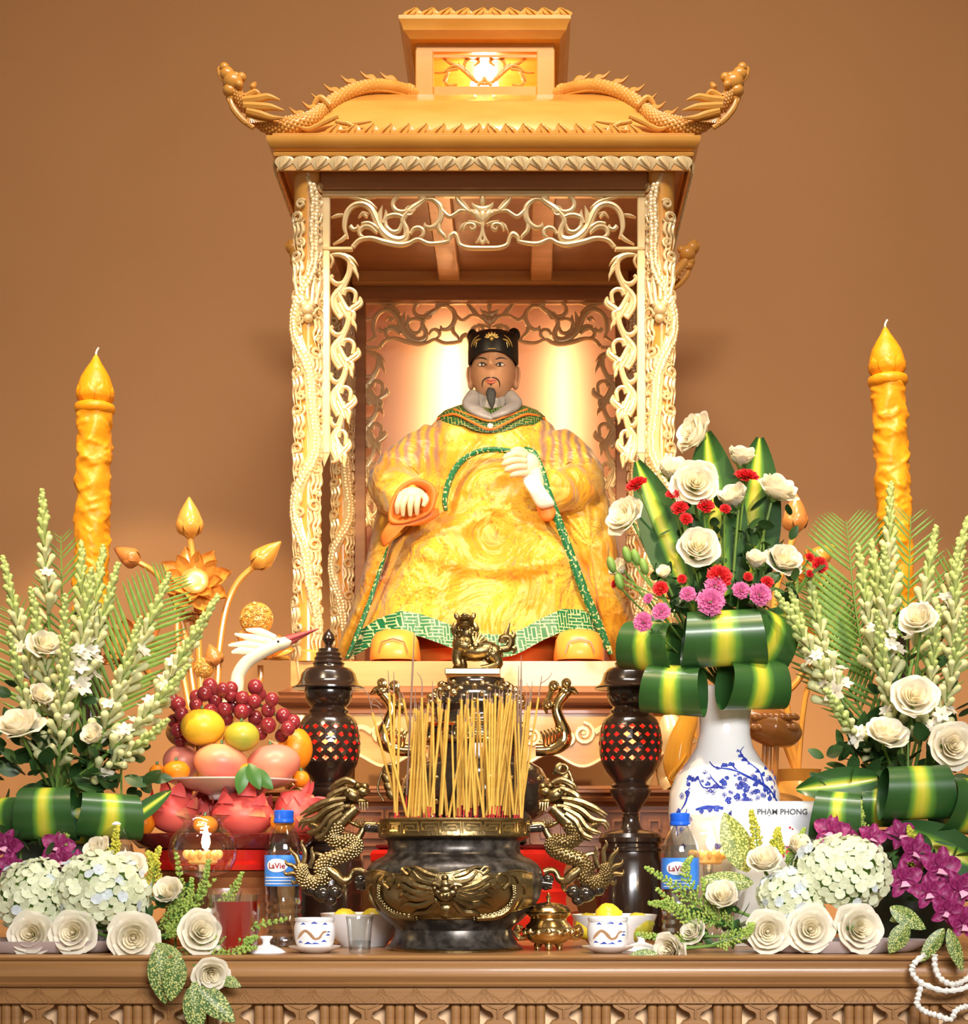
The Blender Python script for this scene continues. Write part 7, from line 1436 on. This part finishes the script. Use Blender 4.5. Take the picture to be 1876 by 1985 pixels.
# ---- carnations
def carn_mesh(m, nm, seed):
    rr_ = random.Random(seed); mb = MB()
    for k in range(26):
        t = k/25; a0 = k*2.4; tilt = lerp(.15, 1.45, t**.7); L_ = lerp(.75, 1.0, t)
        pt = MB().grid(lambda u_, v: ((u_*2-1)*.40*v**.7*(1+.1*math.sin(u_*23)), .07*math.sin(u_*19+k)*v*v, v*L_*(1-.10*abs(math.sin(u_*14)))), 8, 4); mb.join(pt, rot(a0, 'Z') @ rot(tilt, 'X'))
    mb.v = [(x, y, z*.75-.15) for x, y, z in mb.v]; return solid(mb, nm, m)
cr_me, cp_me = carn_mesh(M['carnred'], 'ruffled_petals', 1), carn_mesh(M['carnpink'], 'ruffled_petals', 2); cup_me = MB().lathe([(.06,-.9),(.16,-.85),(.22,-.4),(.24,-.05),(.2,.0)], 12).mesh('calyx', M['stemgreen'])
def carnation(px, py, r, Y, d, col, label):
    s = S(Y); e = empty('carnation', P(px, py, Y), label, 'carnation', ('red' if col == 'r' else 'pink')+' carnations in the vase bouquet'); T = aim(d, rf.uniform(0,6)) @ scl(r*s); inst(cr_me if col == 'r' else cp_me, 'ruffled_petals', e, (0,0,0), T, world=False); inst(cup_me, 'calyx', e, (0,0,0), T, world=False); q = Vector(P(px, py, Y))-Vector(aim(d).to_3x3() @ Vector((0,0,1)))*r*s*.8; MB().tube(cat([q, q.lerp(VB, .5)+Vector((0,.015,0)), VB], 4), .002, n=5).build('stem', M['stemgreen'], e)
for a in ((1233,938,25,3.29,(-.4,-.5,.7),'r','red carnation highest at the left of the vase bouquet'), (1303,957,15,3.27,(-.1,-.7,.6),'r','small red carnation under a cream rosebud'), (1317,984,19,3.26,(-.2,-.8,.5),'r','red carnation left below the wide open rose'), (1330,1005,15,3.25,(.1,-.8,.4),'r','small red carnation lowest of three left of centre'), (1367,980,21,3.26,(.1,-.75,.6),'r','red carnation just below the wide open rose'), (1406,986,13,3.26,(.1,-.8,.5),'r','tiny red carnation bud right of centre'), (1447,922,27,3.30,(.1,-.55,.8),'r','red carnation below the upright rose near the top right'), (1395,1117,29,3.23,(.1,-.85,.45),'r','large red carnation above the pink ones'), (1280,1140,18,3.25,(-.2,-.85,.4),'r','dark red carnation low at the left'), (1322,1122,11,3.25,(0,-.9,.3),'r','small dark red carnation bud low in the bouquet'), (1450,1118,11,3.25,(.1,-.9,.3),'r','small red carnation between pink ones and the narrow rosebud'), (1487,1128,15,3.25,(.1,-.85,.4),'r','red carnation at the right above a pink one'), (1590,1095,19,3.27,(.3,-.85,.2),'r','red carnation at the far right of the vase bouquet'), (1570,1080,11,3.28,(.2,-.8,.4),'r','small red bud left of the far right carnation'), (1570,1112,9,3.27,(.2,-.8,.2),'r','tiny red bud below the far right carnation'), (1190,1132,10,3.29,(-.8,-.4,.1),'r','tiny red bud at the far left of the bouquet'),
          (1377,1166,31,3.20,(-.05,-.95,.2),'p','largest pink carnation at the front centre of the bouquet'), (1387,1136,25,3.22,(.1,-.85,.4),'p','pink carnation just above the largest one'), (1333,1151,18,3.23,(-.1,-.9,.3),'p','small pink carnation left of the largest one'), (1281,1185,20,3.22,(-.2,-.9,.2),'p','pink carnation at the lower left of the bouquet'), (1246,1206,22,3.21,(-.4,-.85,.1),'p','lowest pink carnation hanging over the rolled leaf'), (1436,1144,20,3.22,(.05,-.9,.3),'p','small pink carnation right of the largest one'), (1473,1152,26,3.21,(.15,-.92,.25),'p','pink carnation at the right front of the bouquet'), (1256,1160,12,3.24,(-.5,-.8,.2),'p','pale pink carnation bud at the left of the bouquet')): carnation(*a)
for i, l in enumerate(([(1300,1180),(1250,1120),(1215,1075)], [(1290,1170),(1240,1110),(1232,1080)], [(1280,1160),(1215,1125),(1185,1095)], [(1290,1165),(1255,1120),(1248,1098)], [(1275,1165),(1225,1140),(1200,1128)])):
    e = empty('carnation_bud_stem', P(*l[0], 3.26), 'slender stem with closed green bud, '+nth(i)+' beside the statue', 'bud', 'green carnation buds'); MB().tube(cat([P(*q, 3.27) for q in l], 5), .0016, n=5).build('stem', M['stemgreen'], e); MB().ell(P(*l[-1], 3.27), (.008,.008,.016), 10, 8, rot(-.3,'Y').to_3x3()).build('bud', M['stemgreen'], e)
# ---- hydrangeas
fl4 = MB()
for k in range(4): fl4.join(MB().grid(lambda u_, v: (v*.98, (u_*2-1)*.72*math.sin(PI*(.10+.76*v))**.7, .16*v*v-.10*(u_*2-1)**2*v+.06), 4, 4), rot(k*PI/2, 'Z'))
fl4.ell((0,0,.1), .10, 6, 5); hy_me, hb_me = solid(fl4, 'floret', M['hydra']), None
hb_me = hy_me.copy(); hb_me.materials.clear(); hb_me.materials.append(M['hydrablue'])
def hydrangea(px, py, rx, rz, Y, label, n=150, blue=.10):
    s = S(Y); c = P(px, py, Y); e = empty('hydrangea', c-Vector((0,0,rz*s)), label, 'hydrangea', 'pale hydrangea heads'); MB().ell(c, (rx*s*.86, rx*s*.72, rz*s*.86), 20, 12).build('flower_core', M['stemgreen'], e)
    for k in range(n):
        zz_ = 1-2*(k+.5)/n; a = k*2.39996; r = math.sqrt(1-zz_*zz_); d = Vector((r*math.cos(a), r*math.sin(a), zz_))
        if d.y > .45 or d.z < -.8: continue
        p = c+Vector((d.x*rx*s, d.y*rx*s*.85, d.z*rz*s))*(.93+.14*rf.random()); inst(hb_me if rf.random() < blue else hy_me, 'floret', e, p, aim(d+Vector((rf.uniform(-.6,.6), rf.uniform(-.5,.2), rf.uniform(-.4,.55))), rf.uniform(0,6)) @ scl(rf.uniform(9,13)*s))
hydrangea(68,1738,76,70,3.07,'pale green hydrangea head at the far left on the front tray', 210); hydrangea(196,1730,88,76,3.06,'large pale green hydrangea head, second on the front left tray', 260, .14); hydrangea(1632,1694,92,72,3.06,'large pale green hydrangea head on the front right tray', 260, .06); hydrangea(1535,1735,62,52,3.05,'smaller bluish hydrangea head on the front right tray', 160, .25)
# ---- orchids
op_ = solid(MB().grid(lambda u_, v: ((u_*2-1)*.36*math.sin(PI*(.06+.88*v))**.75, .20*v-.14*(u_*2-1)**2+.05*math.sin(v*7), v), 6, 7), 'petal', M['orchid']); olip = solid(MB().grid(lambda u_, v: ((u_*2-1)*.26*(.4+.9*v), -.35*math.sin(v*2.2), -.1-.55*v+.25*v*v), 5, 6), 'lip', M['orchidlip'])
def orchid(px, py, r, Y, d, label, group):
    s = S(Y); e = empty('orchid_bloom', P(px, py, Y), label, 'orchid', group); T = rot(math.atan2(d[0], -d[1]), 'Z') @ rot(-d[2]*.8, 'X') @ rot(rf.uniform(-.5,.5), 'Y') @ scl(r*s)
    for k, (a, w) in enumerate(((0,.9),(1.2,1.25),(-1.2,1.25),(2.45,.9),(-2.45,.9))): inst(op_, 'petal', e, (0,0,0), T @ rot(a, 'Y') @ rot(.18, 'X') @ scl(w,1,1), world=False)
    inst(olip, 'lip', e, (0,0,0), T @ Matrix.Translation((0,-.1,.05)), world=False)
GL, GR = 'magenta orchids on the front left', 'magenta orchids on the front right'
for a in ((14,1640,34,3.10,(-.2,-1,.1),'magenta orchid at the left picture edge',GL), (112,1642,34,3.11,(.2,-1,.3),'magenta orchid above the left hydrangeas',GL), (120,1668,26,3.08,(-.3,-1,0),'small magenta orchid tucked over the left hydrangeas',GL), (152,1672,26,3.09,(.3,-1,.1),'magenta orchid beside the rose above the left hydrangeas',GL), (22,1680,28,3.09,(.2,-1,0),'magenta orchid lowest at the left picture edge',GL),
          (1610,1612,36,3.12,(-.2,-1,.2),'magenta orchid next to the name card',GR), (1652,1620,30,3.12,(.2,-1,.2),'magenta orchid above the large right hydrangea',GR), (1690,1624,30,3.11,(.2,-1,.3),'magenta orchid over the right shoulder of the hydrangea',GR), (1745,1618,32,3.12,(0,-1,.4),'pinkish orchid highest on the right spray',GR), (1772,1650,36,3.08,(.3,-1,.0),'magenta orchid below the pinkish one',GR), (1752,1706,38,3.04,(-.1,-1,.0),'magenta orchid touching the large right hydrangea',GR), (1822,1682,42,3.05,(.1,-1,.1),'large magenta orchid right of the hydrangea',GR), (1800,1730,34,3.03,(-.2,-1,0),'magenta orchid below the large one',GR), (1860,1725,40,3.03,(.1,-1,0),'magenta orchid at the right picture edge',GR), (1835,1765,34,3.01,(.0,-1,-.2),'magenta orchid low on the right spray',GR), (1868,1790,34,2.99,(.1,-1,-.3),'lowest magenta orchid at the right picture edge',GR)): orchid(*a)
# ---- variegated leaves
va = leaf_mesh(1.0, .48, .12, M['varieg'], 'leaf', .2)
for (bx_, by_, tx, ty, w, Y, lab) in ((305,1838,322,1950,1.2,2.93,'speckled leaf hanging over the table edge, left of two'), (345,1850,330,1945,1.3,2.915,'speckled leaf hanging over the edge beside the largest rose'), (372,1905,458,1982,1.15,2.91,'speckled leaf pointing down right below the lowest rose'), (372,1910,385,2010,1.2,2.905,'yellowish speckled leaf hanging lowest over the table'), (420,1890,468,1912,1.2,2.93,'small speckled leaf behind the lowest rose'), (300,1830,360,1860,1.0,2.96,'speckled leaf between two front left roses'),
          (1450,1690,1408,1570,1.35,3.12,'speckled leaf standing beside the votive glass and name card'), (1460,1712,1358,1700,1.0,3.08,'speckled leaf pointing left under the standing one'), (1725,1758,1800,1800,1.2,2.97,'pale speckled leaf below the right orchids'), (1760,1790,1725,1850,1.5,2.96,'broad pale speckled leaf at the right end of the tray'), (1830,1800,1785,1868,1.0,2.93,'yellow speckled leaf over the table edge at right'), (1838,1800,1872,1885,.9,2.92,'drooping green leaf at the right picture edge'), (1275,1850,1210,1862,1.3,2.965,'small speckled leaf lying left of the rose on the table edge'), (1760,1770,1725,1785,1.4,2.99,'speckled leaf tucked beside the right front rose')):
    a, b = P(bx_, by_, Y), P(tx, ty, Y-.01); d = b-a; o = inst(va, 'variegated_leaf', None, a, aim2(d, (.25,-1,.2)) @ scl(d.length*w*.78, d.length, d.length)); tag(o, lab, 'leaf', 'speckled variegated leaves')
# ---- feathery sprays
def spray(pts, Y, label, m, n=60, w=26, size=3.0, kind_='fern'):
    s = S(Y); p = cat([P(*q, Y) for q in pts], 8); e = empty('feathery_spray', p[0], label, 'foliage', 'feathery green sprays'); MB().tube(p, [.0018,.0012,.0006], n=5).build('stem', M['stemgreen'], e); mb = MB()
    for k in range(n):
        t = .12+.88*k/n; i = min(len(p)-2, int(t*(len(p)-1))); c = np.array(p[i]); tan = np.array(p[i+1])-c; tan /= np.linalg.norm(tan); nn = np.cross(tan, [0,1,0]); sg = 1 if k % 2 else -1; L_ = w*s*(1.05-t)*rf.uniform(.6,1.1)
        tip = c+(tan*.75+nn*sg*.7+np.array([0,rf.uniform(-.5,.3),0]))*L_; mb.tube([c, tip], [.0007,.0004], n=4)
        for j in range(4): q = c+(tip-c)*(.35+.2*j)+np.array([rf.uniform(-1,1),rf.uniform(-1,1),rf.uniform(-1,1)])*1.6*s; mb.ell(q, (size*s*rf.uniform(.6,1.1)), 5, 4)
    o = mb.build('needles', m, e, sharp=0); o['kind'] = 'stuff'
for a in (([(330,1790),(350,1730),(340,1650)],3.06,'feathery spray left of the votive glass','fern'), ([(345,1790),(390,1730),(405,1665)],3.04,'feathery spray in front of the votive glass','fern'), ([(340,1780),(300,1690),(310,1640)],3.09,'feathery spray above the half closed left rose','goldenrod'), ([(380,1800),(440,1745),(470,1690)],3.02,'feathery spray across the glass of red drink','fern'), ([(400,1820),(470,1800),(560,1780)],3.0,'feathery spray reaching towards the left tea cup','fern'), ([(390,1830),(460,1830),(500,1815)],2.99,'feathery spray behind the loose left lid','fern'), ([(210,1720),(222,1650),(228,1600)],3.12,'yellow spray in front of the white cap bottle','goldenrod'), ([(115,1660),(122,1625),(122,1600)],3.12,'short green spray above the left orchids','fern'),
          ([(1380,1790),(1310,1720),(1248,1680)],3.05,'feathery spray reaching left in front of the right lantern','fern'), ([(1370,1810),(1300,1760),(1256,1750)],3.03,'lower feathery spray left of the right tray','fern'), ([(1390,1800),(1330,1700),(1340,1660)],3.06,'feathery spray in front of the right water bottle','fern'), ([(1360,1830),(1290,1820),(1230,1810)],3.03,'feathery spray behind the right loose lid','fern'), ([(1470,1680),(1465,1620),(1455,1570)],3.12,'yellow spray standing before the name card','goldenrod'), ([(1510,1670),(1505,1635),(1508,1605)],3.12,'short yellow spray at the middle of the card','goldenrod'), ([(1530,1690),(1540,1650),(1560,1605)],3.11,'green spray beside the cream bud under the card','fern'), ([(1780,1700),(1770,1640),(1760,1600)],3.11,'yellow green spray among the right orchids','goldenrod'), ([(1680,1640),(1665,1590),(1668,1550)],3.13,'short spray above the right hydrangea','fern'), ([(1380,1830),(1440,1810),(1460,1790)],2.99,'dark spray between the front right roses','fern'), ([(300,1800),(360,1760),(372,1700)],3.05,'thick feathery spray right of the half closed left rose','fern'), ([(320,1820),(345,1790),(420,1700)],3.03,'feathery spray leaning towards the red drink','fern'), ([(290,1740),(300,1680),(285,1650)],3.08,'short spray behind the upper left roses','goldenrod'),
          ([(350,1840),(430,1850),(500,1835)],2.985,'low feathery spray along the table edge at left','fern'), ([(1400,1790),(1330,1770),(1270,1720)],3.04,'middle feathery spray left of the right tray','fern'), ([(1420,1800),(1380,1760),(1360,1700)],3.05,'feathery spray under the standing speckled leaf','fern')):
    spray(a[0], a[1], a[2], M[a[3]])
# ---- trays, pots, cord
for px, hw_, lab in ((70,205,'white oblong tray under the front left flowers'), (1618,185,'white oblong tray under the front right flowers')):
    Y = 3.075; s = S(Y); x0 = P(px, 0, Y).x; thing1(MB().lathe([(.80*hw_*s,TZ+.0008),(.84*hw_*s,TZ+.004),(.95*hw_*s,TZ+.014),(hw_*s,TZ+.021),(.985*hw_*s,TZ+.021),(.85*hw_*s,TZ+.010),(.001,TZ+.009)], 56, c=(x0, Y, 0), sy=.52), 'flower_tray', M['tray'], lab, 'tray')
for px, lab in ((120,'dark pot holding the left bouquet behind the rolled leaves'), (1755,'dark pot holding the right bouquet behind the rolled leaves')):
    x0 = P(px, 0, 3.30).x; thing1(MB().lathe([(.07,TZ+.001),(.08,TZ+.01),(.10,TZ+.08),(.105,TZ+.16),(.09,TZ+.21),(.08,TZ+.20)], 32, c=(x0, 3.30, 0)), 'flower_pot', M['pot'], lab, 'pot')
cd_ = empty('knotted_garland', P(1820,1852,2.93), 'knotted white cord garland hanging over the table edge at the right', 'garland')
for l in ([(1792,1850),(1772,1868),(1768,1885),(1785,1905),(1825,1920),(1860,1918),(1885,1908)], [(1812,1850),(1812,1872),(1822,1896),(1845,1908),(1866,1902),(1885,1888)], [(1786,1908),(1780,1930),(1778,1948),(1795,1962),(1815,1968),(1842,1976),(1852,1960),(1868,1952),(1890,1950)]):
    p = cat([P(*q, 2.93) for q in l], 8); MB().tube(p, [.0042+.0012*math.sin(i*1.9)+.0008*rf.random() for i in range(len(p))], n=8).build('strand', M['cord'], cd_)
for o in bpy.data.objects:
    if '_o' in o: del o['_o']
